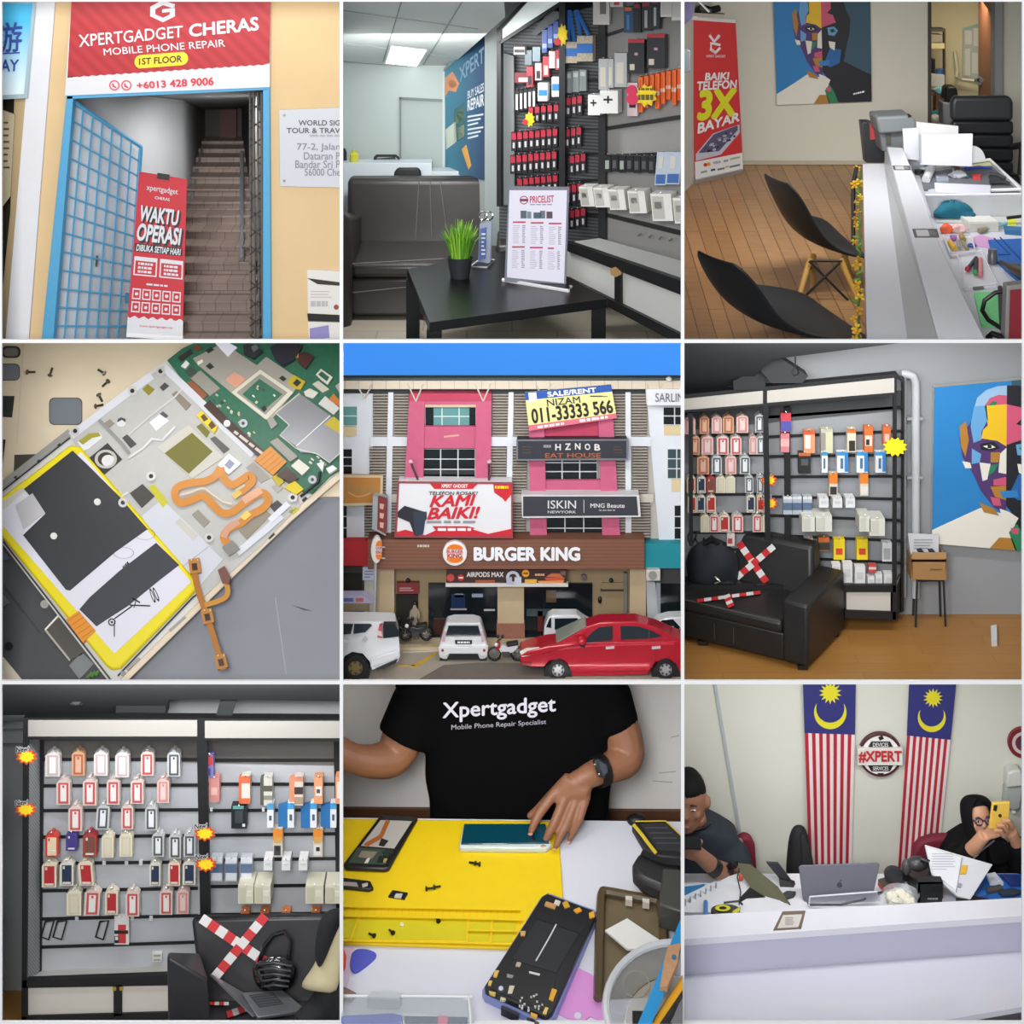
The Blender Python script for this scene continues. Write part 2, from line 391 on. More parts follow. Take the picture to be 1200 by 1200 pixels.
 b=B();b.loft([[P(u,90,y),P(u,420,y)] for u,y in ((313,17.34),(284,21.65))],caps=False,closed=False);struct('wall_stairwell_rail',b,mat('#6f6a66',.85,noise=.1),solid=.02)
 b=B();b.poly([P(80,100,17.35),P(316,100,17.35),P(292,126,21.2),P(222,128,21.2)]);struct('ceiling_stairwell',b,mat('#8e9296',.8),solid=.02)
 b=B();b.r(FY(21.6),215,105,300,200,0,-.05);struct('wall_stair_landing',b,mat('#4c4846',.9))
 b=B();b.r(FY(21.5),258,128,277,166,0,-.04);struct('door_landing',b,mat('#4a2620',.6))
 l=thing('fluorescent_lamp','lit white fluorescent batten on the stairwell ceiling','lamp',P(252,110,19.2))
 b=B();b.r(FY(19.2),235,107,271,110,.05,0);b.build('housing',WHITE,l)
 b=B();b.tube([P(236,111.5,19.18),P(270,110.5,19.18)],.013,8);b.build('tube',mat('#ffffff',.4,emit=9),l)
 st=thing('staircase','brown tiled staircase climbing behind the red roll-up banner','stairs',P(250,400,17.5));st['kind']='structure'
 vv=[397,376,352,329,307,287,269,252,236,221,207,195,184,174,165]
 tm=pattern_mat('stair_tile','brick','#8b7a70',('#7f6f66','#5d5049'),.45,3,rot=(math.pi/2,0,0),bw=.45,rh=.4,mortar=.012)
 for i,v in enumerate(vv):
  y=17.5+i*.27;t=i/14;a=P(150+75*t,v,y);c=P(304-16*t,v,y)
  b=B();b.box(((a.x+c.x)/2,y+.3,a.z-.3),(c.x-a.x,.6,.56));b.box(((a.x+c.x)/2,y+.28,a.z-.01),(c.x-a.x,.62,.02))
  b.build('step',tm,st)
 h=thing('handrail','grey pipe handrail on the stairwell wall','handrail',P(284,300,18.8))
 b=B();b.tube([P(283.5,178,20.4),P(283.5,240,19.6),P(283.5,304,18.6)],.022,8);b.build('pipe',mat('#8f979c',.35,.6),h)
 b=B();b.tube([P(283.5,290,18.6),P(293,293,18.62)],.014,6);b.build('bracket',STEEL,h)
 b=B();b.tube([P(225,232,19.8),P(237,172,21)],.012,6);tag(b.build('handrail',mat('#9a9da0',.4,.5)),'thin rail low on the white stairwell wall','handrail')
 k=thing('folding_gate','folded dark metal grille gate stacked against the door jamb','gate',P(302,400,17.5))
 for j in range(4):
  u=293+j*4.5;b=B();b.tube([P(u,108,17.6-j*.08),P(u+1.5,402,17.6-j*.08)],.011,6);b.build('upright',mat('#77736d',.45,.5),k)
 for j in range(14):
  v=120+j*21;b=B();b.tube([P(293,v,17.6),P(307,v+10,17.36)],.007,5);b.tube([P(307,v,17.36),P(293,v+10,17.6)],.007,5);b.build('lattice',mat('#5c5752',.5,.5),k)
 # roll-up banner
 rb=thing('roll_up_banner','red roll-up banner with opening hours leaning by the gate','banner',P(185,398,17.7))
 bq=[(163,201),(219,210),(214,397),(148,393)]
 ff=F3(P(163,201,17.75),P(219,210,17.7),P(180,397,17.45));X=lambda a,c:bil(bq,a,c)
 b=B();b.f(ff,bq,0,-.01);b.build('banner_sheet',mat('#c21f2e',.5),rb)
 b=B();b.f(ff,[X(0,.9)]+[X(i/24,.885+.008*math.sin(i*1.6)) for i in range(25)]+[X(1,1),X(0,1)],.004,.001);b.build('white_print',sw,rb)
 b=B();b.f(ff,[X(.38,-.01),X(.62,-.01),X(.62,.025),X(.38,.025)],.02,-.02);b.build('clip',BLACK,rb)
 b=B();b.f(ff,[X(0,.985),X(1,.985),X(1,1.01),X(0,1.01)],.015,-.03);b.build('bottom_bar',WHITE,rb)
 qd=lambda a0,c0,a1,c1:[X(a0,c0),X(a1,c0),X(a1,c1),X(a0,c1)]
 bk=mat('#1d1b1e')
 text('xpertgadget',qd(.18,.07,.82,.115),ff,sw,rb,.006,.005);text('CHERAS',qd(.36,.135,.66,.152),ff,sw,rb,.006,.02)
 for dx,m_,hh in ((.03,bk,.005),(0,sw,.009)):
  text('WAKTU',qd(.1+dx,.205+dx/3,.86+dx,.295+dx/3),ff,m_,rb,hh,.035+dx,shear=.2);text('OPERASI',qd(.06+dx,.315+dx/3,.92+dx,.415+dx/3),ff,m_,rb,hh,.035+dx,shear=.2)
 b=B();b.f(ff,qd(.03,.435,.95,.485),.004,.001);b.build('black_stripe',bk,rb)
 text('DIBUKA SETIAP HARI',qd(.06,.442,.92,.48),ff,sw,rb,.008,.03,shear=.2)
 for a0 in (.04,.53):
  b=B();b.band(ff,qd(a0,.515,a0+.44,.63),qd(a0+.025,.54,a0+.415,.622),.004,.001);b.build('time_box',sw,rb)
  for j,tx in enumerate((('~','~','~') if a0<.3 else ('~','~','~'))):text(tx,qd(a0+.08,.548+j*.024,a0+.36,.566+j*.024),ff,sw,rb,.006,.02)
 text('~',qd(.3,.672,.7,.686),ff,sw,rb,.006,.02)
 for i in range(5):
  for j in range(2):
   a0=.05+i*.185;c0=.71+j*.08
   b=B();b.band(ff,qd(a0,c0,a0+.155,c0+.066),qd(a0+.02,c0+.008,a0+.135,c0+.058),.004,.001);p=X(a0+.078,c0+.033);b.disc(ff,p[0],p[1],2,.004,.001,10);b.build('service_icon',sw,rb)
 text('www.xpertgadget.my',qd(.22,.93,.82,.945),ff,mat('#c5303a'),rb,.008,.01)
 # plates on the right wall
 a=thing('address_plate','white travel agency address plate screwed to the cream wall','sign',P(365,220,y0))
 fa=FY(y0-.03);gm=mat('#4a4c52')
 b=B();b.f(fa,[(327,129),(399,126),(399,220),(328,218.5)],0,-.025);b.build('plate',mat('#c6c9ce',.4),a,bevel=.004)
 for u,v in ((333,135),(333,212)):b=B();b.disc(fa,u,v,1.5,.008,0,10);b.build('screw',STEEL,a)
 for tx,u0,v0,v1,m_,bo in (('WORLD SIG',350,141,147,gm,.015),('TOUR & TRAV',336,150,156,gm,.015),('~',363,157.5,160.5,mat('#a5a7ab'),0),('77-2, Jalan',348,168,178,mat('#7d8088'),.004),('Dataran P',356,178.5,187,mat('#7d8088'),.004),('Bandar Sri P',346,188,197,mat('#7d8088'),.004),('56000 Che',357,197.5,206,mat('#7d8088'),.004)):
  text(tx,(u0,v0,398.5,v1),fa,m_,a,.004,bo)
 for q,lab,nm in (([(360,316),(399,318),(399,369),(361,367)],'white leaflet with grey print on the cream wall, upper of two','a'),([(361,377),(399,378),(399,402),(362,402)],'white leaflet with a purple picture on the cream wall, lower of two','b')):
  o=thing('leaflet',lab,'leaflet',P(380,q[2][1],y0));b=B();b.f(fa,q,0,-.03);b.build('sheet',mat('#dcd8d3',.5),o)
  if nm=='a':
   b=B();b.f(fa,[(360,326),(399,331),(399,335),(372,333)],.004,.001);b.build('dark_print',mat('#2c211c'),o)
   text('~',(364,352,384,360),fa,mat('#b3afb5'),o,.004,.01);b=B();b.disc(fa,394,360,3,.004,.001,12);b.build('dot_print',mat('#8c4a35'),o)
   lines(3,364,340,396,350,fa,mat('#b9b4b0'),o,4,1)
  else:
   b=B();b.f(fa,[(363,385),(385,381),(386,396),(363,399)],.004,.001);b.build('purple_print',mat('#8d86bb'),o)
 b=B();b.f(fr,[(360,368),(399,370),(399,377),(361,376)],.02,0);tag(b.build('shelf_bar',BLACK),'black strip between the two leaflets on the cream wall','bar')
 strip('fill_room_one',20,400,2,8,(1,.97,.93))  # added fill for the shop front, out of sight
 q=bpy.data.lights.new('lamp_stairwell','AREA');q.shape='RECTANGLE';q.size=.5;q.size_y=.5;q.energy=24
 q=bpy.data.objects.new('lamp_stairwell',q);COL.objects.link(q);q.location=P(268,114,18.7)
room1()
# ================= ROOM 2: lounge with sofa, table and accessory rack =================
def room2():
 CLIP[0]=(400,0,800,400);zf=5.45
 wall=mat('#b7c2be',.9,noise=.03,scale=2)
 b=B();b.r(FY(21.4),396,60,590,330,0,-.05);struct('wall_lounge_back',b,wall)
 b=B();b.f(FY(21.38),[(469,115),(519,118),(519,215),(469,215)],.0,-.02);struct('door_lounge',b,mat('#aab5b1',.85))
 b=B()
 fd=FY(21.37);b.r(fd,468,114,470,215,.03,0);b.f(fd,[(468,114),(519,117),(519,119),(468,116)],.03,0);struct('trim_door_lounge',b,mat('#7f8885',.8))
 b=B();b.r(fd,518.5,84,522.5,215,.08,0);struct('trim_wall_edge',b,mat('#c3ccca',.8))
 # floor
 b=B();b.poly([V((-2.6,18,zf)),V((2.4,18,zf)),V((2.4,21.6,zf)),V((-2.6,21.6,zf))]);struct('floor_lounge',b,pattern_mat('beige_floor_tile','brick','#b9b09f',('#b3aa99','#9c9484'),.25,1,bw=.9,rh=.9,mortar=.008))
 # suspended ceiling, falling towards the back
 fc=F3(P(400,-2,17),P(700,-2,17),P(500,74,21.2))
 b=B();b.f(fc,[(398,-3),(590,-3),(592,20),(522,83),(398,71)],0,-.03);struct('ceiling_lounge',b,mat('#dbe4e1',.9,noise=.03))
 sm=mat('#939d9b',.8);c=thing('ceiling_grid','thin grid of seams between the grey ceiling tiles of the lounge','ceiling grid',P(470,40,18));c['kind']='structure'
 for p,q in (((471,0),(449,72)),((543,0),(496,76)),((400,50),(530,67)),((400,12),(560,34))):
  b=B();b.tube([fc(*p,.004),fc(*q,.004)],.006,4);b.build('grid_bar',sm,c)
 l=thing('ceiling_light','lit square light panel in the grey lounge ceiling','ceiling light',fc(475,66))
 b=B();b.band(fc,[(457,52),(503,57),(490,80),(449,76)],[(459,54),(500,58.5),(488,78),(452,74)],.012,0);b.build('frame',WHITE,l,smooth=0)
 for k in range(3):
  q=[(458,53),(502,58),(489,79),(450,75)];b=B();b.f(fc,[bil(q,k/3+.02,.04),bil(q,k/3+.31,.04),bil(q,k/3+.31,.96),bil(q,k/3+.02,.96)],.006,.002);b.build('tube',mat('#f6fbff',.4,emit=3.2),l,smooth=0)
 # mural wall and pillar
 m0=P(521,100,21.3);m1=P(569,100,20.2);fm=F3(m0,m1,m1+V((0,0,-1)))
 b=B();b.f(fm,[(520,80),(568,36),(572,30),(572,300),(520,300)],0,-.03);struct('wall_mural',b,mat('#98a09d',.9))
 t=thing('wall_mural_print','blue wall mural advertising phone repair beside the grey pillar','mural',fm(545,210));mb=bpy.data.materials.new('mural_blue');mb.use_nodes=True
 nt=mb.node_tree;tc=nt.nodes.new('ShaderNodeTexCoord');sx=nt.nodes.new('ShaderNodeSeparateXYZ');cr=nt.nodes.new('ShaderNodeValToRGB')
 nt.links.new(tc.outputs['Generated'],sx.inputs[0]);nt.links.new(sx.outputs[0],cr.inputs[0]);nt.links.new(cr.outputs[0],nt.nodes['Principled BSDF'].inputs['Base Color'])
 cr.color_ramp.elements[0].color=srgb('#4289a0');cr.color_ramp.elements[1].color=srgb('#27365f')
 b=B();b.f(fm,[(521,82),(568,38),(568,211),(522,201)],.012,0);b.build('print',mb,t)
 tw=mat('#d3dbe0',.6)
 text('XPERT',[(538,80),(567,55),(567,72),(539,96)],fm,mat('#7f9fb5'),t,.016,.02)
 text('BUY SALES',[(548,107),(567,97),(567,107),(548,116)],fm,tw,t,.016,.01)
 text('REPAIR',[(548,118),(567,110),(567,123),(548,130)],fm,tw,t,.016,.03)
 for i in range(6):
  v=136+i*5;b=B();b.f(fm,[(548,v),(566-(i % 3)*3,v-3),(566-(i % 3)*3,v-1),(548,v+2)],.016,.013);b.build('small_print',tw,t)
 for pts,cc,nn in (([(521,92),(530,84),(538,98),(534,108),(526,106),(521,114)],'#d9936a','hand'),([(524,96),(530,93),(536,100),(529,104)],'#e8c9a8','hand'),([(532,128),(545,120),(545,160),(532,168)],'#3d6a70','circuit_board'),([(534,132),(543,126),(543,140),(534,146)],'#93b08a','chip'),([(522,152),(534,142),(535,166),(523,175)],'#cfd8c6','spare_part'),([(536,150),(544,146),(544,160),(537,164)],'#c4cfae','spare_part'),([(541,175),(546,170),(552,194),(549,199)],'#e0a24b','screwdriver')):
  b=B();b.f(fm,pts,.016,.012);b.build(nn,mat(cc,.6),t,smooth=0)
 b=B();b.f(FY(20.1),[(568,18),(585,4),(585,300),(568,300)],0,-.3);struct('pillar_grey',b,mat('#8c9593',.9))
 b=B();b.f(FY(20.0),[(573,-3),(630,-3),(585,34),(585,20),(573,22)],0,-.2);struct('wall_lounge_upper',b,mat('#7d8684',.9))
 # reception desk with chairs behind
 d=thing('reception_desk','white reception desk behind the dark sofa','desk',P(470,215,20.9))
 fdk=FY(20.9);dw=mat('#ccd5da',.35)
 b=B();b.r(fdk,398,191,506,300,0,-.25);b.build('upper_counter',dw,d,bevel=.006)
 b=B();b.r(fdk,505,201,553,300,.02,-.25);b.build('lower_counter',mat('#c4cccf',.35),d,bevel=.006)
 b=B();b.disc(FY(20.87),549,206.5,2,.006,0,10);b.disc(FY(20.87),552,207,1.5,.006,0,8);b.build('red_mark',RED,d)
 k=thing('office_chair','black mesh-back office chair behind the white reception desk','chair',P(453,200,21.15))
 f3=FY(21.15);O=[(437,200),(438,184),(441,181),(464,181),(468,184),(470,200)]
 b=B();b.band(f3,O,[(440,200),(441,186),(443,184),(463,184),(466,186),(467,200)],.05,0);b.build('back_frame',BLACK,k)
 b=B();b.f(f3,[(440,200),(441,186),(463,184),(466,200)],.02,.01);b.build('mesh_back',mat('#3a4142',.8),k);tube=B();tube.box(P(453,225,21.2),(.3,.3,.06));tube.build('seat',BLACK,k,bevel=.02)
 k=thing('visitor_chair','black plastic chair back in front of the reception desk','chair',P(477,230,20.75))
 b=B();b.f(FY(20.75),[(459,220),(462,202),(466,197),(490,197),(493,201),(495,220)],.06,0);b.build('backrest',mat('#17191a',.5),k,bevel=.02);b=B();b.box(P(477,228,20.6),(.34,.3,.04));b.build('seat',mat('#17191a',.5),k,bevel=.01)
 b=B();b.lathe([(.0,0),(.05,0),(.05,.1),(.025,.12),(.025,.15),(0,.15)],P(415,191,20.98),12);tag(b.build('bottle',mat('#c9c63c',.4)),'yellow bottle standing on the white reception desk','bottle')
 b=B();b.f(FY(21.1),[(398,176),(404,174),(406,179),(406,192),(398,192)],.05,0);tag(b.build('monitor',DARK),'dark monitor edge behind the white reception desk, beside the yellow bottle','monitor')
 # sofa
 s=thing('sofa','dark brown leather two-seat sofa behind the black coffee table','sofa',V((-1.0,19.6,zf)));lm=mat('#302b2a',.36,noise=.15,scale=8,bump=.12)
 x=lambda u,y:(u-600)*y/F
 zs=P(0,308,19.3).z;zb=P(0,210,20.35).z
 solidbox('seat_base',lm,s,(x(411,19.3),19.3,zf+.05),(-.12,20.5,zs-.16),.03)
 solidbox('seat_cushion',lm,s,(x(411,19.3),19.26,zs-.15),(-.12,20.4,zs),.05,seg=3)
 b=B();b.loft([[V((x(407,20.35),20.32,zs-.1)),V((-.155,20.32,zs-.1)),V((-.155,20.6,zs-.1)),V((x(407,20.35),20.6,zs-.1))],[V((x(407,20.35),20.36,zb)),V((-.155,20.36,zb)),V((-.155,20.62,zb)),V((x(407,20.35),20.62,zb))]]);b.build('backrest',lm,s,bevel=.06,seg=4)
 b=B();b.hexa([P(398,392,19.0),P(412,382,19.1),V((x(412,19.1),20.5,zf)),V((x(398,19),20.5,zf))],[P(398,246,19.0),P(411,256,19.1),V((x(412,19.1),20.5,zs+.25)),V((x(398,19),20.5,zs+.25))]);b.build('arm',lm,s,bevel=.03)
 b=B();b.hexa([V((-.16,19.5,zf)),V((.1,19.5,zf)),V((.1,20.5,zf)),V((-.16,20.5,zf))],[V((-.16,19.6,zs+.12)),V((.1,19.6,zs+.12)),V((.1,20.5,zs+.2)),V((-.16,20.5,zs+.2))]);b.build('arm',lm,s,bevel=.04)
 stm=mat('#6b6260',.6)
 for q in (((491,213),(487,281)),((504,213),(506,278)),((516,213),(523,266)),((573,214),(572,250))):
  b=B();b.tube([P(q[0][0],q[0][1],20.345),P(q[1][0],q[1][1],20.315)],.006,5);b.build('seam',stm,s)
 b=B();b.tube([P(413,343,19.295),P(480,336,19.295)],.006,5);b.build('seam',stm,s)
 b=B();b.tube([P(413,309,19.25),P(520,303,19.25)],.006,5);b.build('seam',stm,s)
 # coffee table
 zt=6.15;k=thing('coffee_table','square black coffee table in front of the dark sofa','table',PZ(600,400,zf));bm_=mat('#0b0d0e',.3,spec=.35)
 C4=[PZ(u,v,zt) for u,v in ((477,315),(503,378),(712,350),(607,291))]
 b=B();b.poly(C4,(0,0,-.085));b.build('tabletop',bm_,k,bevel=.006)
 cen=sum(C4,V())/4
 for p in C4:
  q=p+(cen-p)*.075;b=B();b.box((q.x,q.y,(zf+zt-.08)/2),(.13,.13,zt-.085-zf));b.build('leg',bm_,k)
 # pot plant
 fp=YZ(327,zt);pc=PZ(539,325,zt);pt=thing('potted_grass','bright green artificial grass in a small dark pot on the black table','plant',pc)
 b=B();b.lathe([(0,0),(.09,0),(.125,.2),(.115,.2),(.1,.17),(0,.17)],pc,20);b.build('pot',mat('#2a2c31',.6),pt)
 g=random.Random(3);b=B()
 for i in range(150):
  a=g.uniform(0,6.28);r0=g.uniform(0,.09);r1=r0+g.uniform(.02,.16);hh=g.uniform(.22,.38)*(1-.3*(r1-.05));w=.009
  p0=pc+V((r0*math.cos(a),r0*math.sin(a),.16));p2=pc+V((r1*math.cos(a),r1*math.sin(a),.18+hh));p1=p0.lerp(p2,.55)+V((0,0,.05));sd=V((math.cos(a+g.uniform(-1,1)+1.5),math.sin(a+1.5),0))*w
  b.m(i % 3);b.loft([[p0-sd,p0+sd],[p1-sd*.9,p1+sd*.9],[p2-sd*.15,p2+sd*.15]],False,False)
 b.build('grass_leaves',[mat('#79b52f',.5),mat('#5b9a2b',.5),mat('#9acb45',.5)],pt)
 # small leaflet stand
 ls=thing('leaflet_stand','narrow clear leaflet stand beside the potted grass','stand',PZ(568,312,zt));yl=YZ(312,zt)
 fl=F3(P(562,312,yl+.05),P(576,308,yl-.03),P(563,260,yl+.05));b=B();b.f(fl,[(562,262),(576,259),(574,308),(560,311)],0,-.02);b.build('clear_holder',mat('#b9c3d8',.1,alpha=.55),ls)
 b=B();b.f(fl,[(563,268),(570,266),(569,303),(561,306)],.004,.001);b.build('leaflet',mat('#5d74b5',.5),ls);lines(6,564,272,569,300,fl,WHITE,ls,2,2,h=.008)
 for u in (566,573):
  b=B();b.tube([fl(u+4.5*math.cos(a),253+5*math.sin(a),.0) for a in [6.2832*i/16 for i in range(17)]],.008,5);b.build('binding_ring',CHROME,ls)
 b=B();b.poly([PZ(552,313,zt),PZ(571,314,zt),PZ(580,306,zt),PZ(562,305,zt)],(0,0,.02));b.build('base',mat('#cfd3d6',.2),ls);b=B();b.poly([PZ(554,311.5,zt+.021),PZ(570,312,zt+.021),PZ(578,305.5,zt+.021),PZ(563,305,zt+.021)],(0,0,.01));b.build('base_top',BLACK,ls)
 # price list stand
 yp=YZ(334,zt);ps=thing('price_list_stand','clear price list stand with a white sheet on the black table','stand',PZ(628,335,zt))
 fpz=F3(P(592,330,yp+.06),P(663,336,yp-.05),P(596,218,yp+.1))
 b=B();b.f(fpz,[(596,218),(667,219),(663,337),(591,330)],0,-.015);b.build('clear_panel',mat('#8f949f',.1,alpha=.75),ps)
 b=B();b.f(fpz,[(597,223),(664.5,223),(661,332),(594,325)],.008,.001);b.build('sheet',mat('#e9e6f5',.5),ps)
 pr=mat('#c2365a',.5)
 text('PRICELIST',[(621,230),(649,229),(649,237),(621,238)],fpz,pr,ps,.012,.02)
 b=B();b.ring(fpz,614,234.5,5,4,.012,.008,24);b.r(fpz,609.5,233,618.5,236,.012,.008);b.build('round_emblem',mat('#8d2f4a'),ps);text('~',(621,239,648,240.5),fpz,mat('#9a8f9f'),ps,.012)
 for i,(w_,cc) in enumerate(((7,'#55606f'),(5,'#7c8794'),(9,'#3f5d70'),(6,'#64707f'),(7,'#5a4050'))):u=610+i*7.6;b=B();b.r(fpz,u,247+(i % 3),u+w_,256,.012,.008);b.build('device_picture',mat(cc,.5),ps,smooth=0)
 for i in range(3):
  for j in range(2):
   u=601+i*21-j*1;v=259.5+j*29+i*.8;b=B();b.r(fpz,u,v,u+(15 if (i,j)!=(2,1) else 7),v+1.8,.012,.008);b.build('heading',pr,ps,smooth=0)
   lines(10,u,v+4,u+9,v+26,fpz,mat('#b9b6c4'),ps,i+j*3,.7,h=.012);lines(10,u+11,v+4,u+15,v+26,fpz,mat('#8c8997'),ps,i+j*5,1,h=.012)
 b=B();b.f(FP(PZ(628,336,zt+.02),(0,0,1)),[(589,327),(601,322),(668,332),(668,338)],0,-.03);b.build('base',BLACK,ps);b=B();b.tube([PZ(589,328,zt+.012),PZ(667,341,zt+.012),PZ(669,336,zt+.012)],.018,6);b.build('base_edge',WHITE,ps)
 # accessory rack
 R=F3(P(583,100,19.7),P(800,100,18.95),P(583,300,19.7));bk=mat('#191a1c',.45)
 k=thing('display_rack','tall black accessory rack with light box along the lounge wall','rack',R(700,345))
 meshm=pattern_mat('perforated_grey','Z','#2e3033','#5b5d5f',.6,9)
 b=B();b.f(R,[(585,46),(612,30),(705,5),(705,300),(585,300)],-.1,-.13);b.build('mesh_panel',meshm,k)
 b=B();b.f(R,[(705,-4),(804,-4),(804,330),(705,290)],-.1,-.13);b.build('slat_panel',mat('#8d8c8a',.7,noise=.04),k)
 b=B();b.f(R,[(584,46),(584,60),(602,66),(603,240),(584,240)],.0,-.03);b.build('side_panel',mat('#777b7c',.7),k)
 b=B();b.f(R,[(584,36),(622,-3),(664,-3),(584,49)],.12,.03);b.build('light_box',mat('#dfe8e6',.4,emit=.25),k)
 for q,h in (([(582,33),(587,33),(587,242),(582,242)],.16),([(655,-4),(662,-4),(662,288),(655,288)],.14),([(701,-4),(709,-4),(709,282),(701,282)],.02),([(582,34),(618,-4),(623,-4),(586,36)],.16),([(583,49),(662,-2),(662,3),(586,52)],.16)):
  b=B();b.f(R,q,h,h-.07);b.build('post' if q[1][0]-q[0][0]<20 and q[2][1]>200 else 'top_rail',bk,k,smooth=0)
 for q in (((709,42),(800,12)),((709,96),(735,92)),((709,151),(800,137)),((705,184),(800,180)),((709,252),(800,274)),((661,250),(704,254))):
  (a,c),(d_,e)=q;b=B();b.f(R,[(a,c-2),(d_,e-2.5),(d_,e+2.5),(a,c+2)],-.06,-.11);b.build('slat_rail',bk,k,smooth=0)
 for v in (97,127,153,182,212):b=B();b.f(R,[(602,v+2),(702,v-6+v*.02),(702,v-4+v*.02),(602,v+4)],-.06,-.11);b.build('hook_rail',bk,k,smooth=0)
 b=B();b.f(R,[(622,40),(645,12),(655,14),(655,22),(628,42)],-.02,-.09);b.build('header_panel',mat('#55585a',.6),k)
 # low cabinet under the rack
 zc=10.5-483*19.0/F
 c=thing('low_cabinet','white two-door cabinet with black frame below the accessory rack','cabinet',PZ(700,350,zf));wf=mat('#c9c8c4',.4)
 A_,B_=PZ(664,284,zc),PZ(804,332,zc);C_,D_=PZ(804,307,zc),PZ(702,279,zc)
 b=B();b.poly([A_,B_,C_,D_],(0,0,-.05));b.build('top',mat('#b9bab6',.4),c)
 ffc=F3(A_,B_,A_-V((0,0,1)))
 b=B();b.f(ffc,[(664,283.5),(804,331),(804,348),(664,294)],.02,-.05);b.build('front_rail',bk,c)
 b=B();b.f(ffc,[(664,292),(720,313),(720,354),(664,326)],-.02,-.06);b.build('door',wf,c)
 b=B();b.f(ffc,[(727,317),(804,348),(804,396),(727,358)],-.02,-.06);b.build('door',wf,c)
 b=B();b.f(ffc,[(720,314),(727,317),(727,360),(720,356)],.01,-.05);b.build('divider',bk,c)
 b=B();b.f(ffc,[(664,325),(804,395),(804,408),(664,334)],.02,-.05);b.build('bottom_rail',bk,c)
 b=B();b.f(ffc,[(715,315),(720,313),(727,319),(727,322),(721,325),(716,322)],.035,.02);tag(b.build('paper_tag',mat('#b08a5a',.7)),'torn brown tag stuck on the black cabinet rail','tag')
 # --- goods on the rack
 rd,dk,gr=mat('#a3283a',.45),mat('#1f1d20',.45),mat('#b9b6b8',.4)
 def earphones(u,v,w,h,lab):
  pack('earphone_pack',lab,'earphones','red and black earphone packs',R,u,v,w,h,.05,dk,[(.08,.03,.95,.4,rd,'red_card'),(.3,.55,.7,.85,gr,'earphone')],h0=.03,hook=1)
 for ri,(v,u0,n,st,h) in enumerate(((123,619,5,7.4,20),(155,599,8,6.9,22),(182,598,8,6.9,22),(209,606,7,6.9,20))):
  for i in range(n):earphones(u0+i*st,v-i*.7+(2 if ri==0 else 0),6,h,f'red and black earphone pack, {ORD[i]} from the side panel in the {("upper", "second", "third", "lowest")[ri]} earphone row')
 for ri,(v,u0,n) in enumerate(((114,663,3),(151,662,3),(182,667,3),(217,663,3),(246,667,3))):
  for i in range(n):earphones(u0+i*6.6,v-i*1.2,5.8,23,f'dark red earphone pack, {ORD[i]} past the black post in {ORD[ri]} row down')
 pk=lambda nm,lab,cat,u,v,w,h,d,m,parts=(),g=None,**k_:pack(nm,lab,cat,g,R,u,v,w,h,d,m,parts,**k_)
 pk('gadget_box','small white and black box hung near the top of the side panel','box',602,55,13,9,.06,mat('#c9c4bd',.5),[(.05,.35,.95,.75,dk,'black_window')])
 pk('gadget_box','flat grey screen protector pack under the light box','pack',615,59,8,17,.03,mat('#6d7d84',.3));pk('gadget_box','flat blue grey screen protector pack beside the blue cable packs','pack',624,55,9,17,.03,mat('#7f929a',.3))
 for i in range(3):pk('cable_pack',f'blue cable pack, {ORD[i]} of three under the light box','cable',635+i*6.6,35-i*5,6,27-i,.05,mat('#2c4f9b',.4),[(.1,.6,.9,.8,mat('#9fb6d8'),'window')],'blue cable packs',hook=1)
 for i,(u,v) in enumerate(((617,78),(627,74),(636,66),(643,60),(651,58))):pk('charger_pack',f'red and white charger pack, {ORD[i]} from the side panel below the blue packs','charger',u,v,7.4,24-i % 2*4,.05,mat('#b33440' if i % 2==0 else '#cfc0c0',.45),[(.2,.45,.8,.9,mat('#ddd7d7' if i>1 else '#2b2729'),'window')],'red and white charger packs',hook=1)
 pk('charger_pack','dark red charger pack in the top corner above the white cables','charger',603,85,16,12,.05,mat('#6e222d',.45),[(.3,.5,.95,.9,mat('#d8d0cc'),'label')])
 for i in range(5):pk('cable_pack',f'white charging cable in black pack, {ORD[i]} from the side panel','cable',603.5+i*5,102+(4-i)*.9,4.4,25,.05,dk,[(.2,.2,.75,.92,mat('#d9d7d2',.4),'white_cable')],'white cables in black packs',hook=1)
 pk('cloth_bag','white pouch with a blue label next to the white cables','pouch',629.5,97,12.5,22,.07,mat('#d6d6d4',.6),[(.12,.38,.9,.7,mat('#2f7fc4'),'blue_label')],bevel=.012);pk('cloth_bag','white pouch with a blue label against the black post','pouch',646,90,10,24,.07,mat('#d6d6d4',.6),[(.1,.35,.9,.68,mat('#2f7fc4'),'blue_label')],bevel=.012)
 for i,(u,v,w,h) in enumerate(((662.5,49,13.5,25),(676,42,18.5,30))):
  o=pk('gift_bag',f'blue and beige woven gift bag hung by long handles, {("smaller one by the post", "larger one")[i]}','bag',u,v,w,h,.1,mat('#a99f8d',.8,noise=.5,scale=60),[(0,.3,1,.68,mat('#2565ad',.6),'blue_band')],'gift bags')
  for du in (.25,.8):b=B();b.tube([R(u+w*du,v+1,.08),R(667+i*8+(du-.5)*2,12,.02)],.02,5);b.build('handle',mat('#2a69b5',.6),o)
 for i in range(3):pk('clear_pack',f'clear plastic pack under the gift bags, {ORD[i]} from the post','pack',662+i*8.5,84-i*1.2,8,25,.04,mat('#7e8587',.25),[(.15,.1,.85,.3,mat('#9ea4a6'),'header')],'clear packs')
 burst('price_sticker','yellow price sticker with a red edge beside the blue cable packs','sticker',None,R,659,41,13,27,mat('#e3c728'),YEL,None,9,.2,2,(-6,8,4))
 burst('price_sticker','yellow price sticker with a red edge on the upper earphone row','sticker',None,R,620.5,140,12,18,mat('#e3c728'),YEL,None,9,.16,3,(-5,3,3.2))
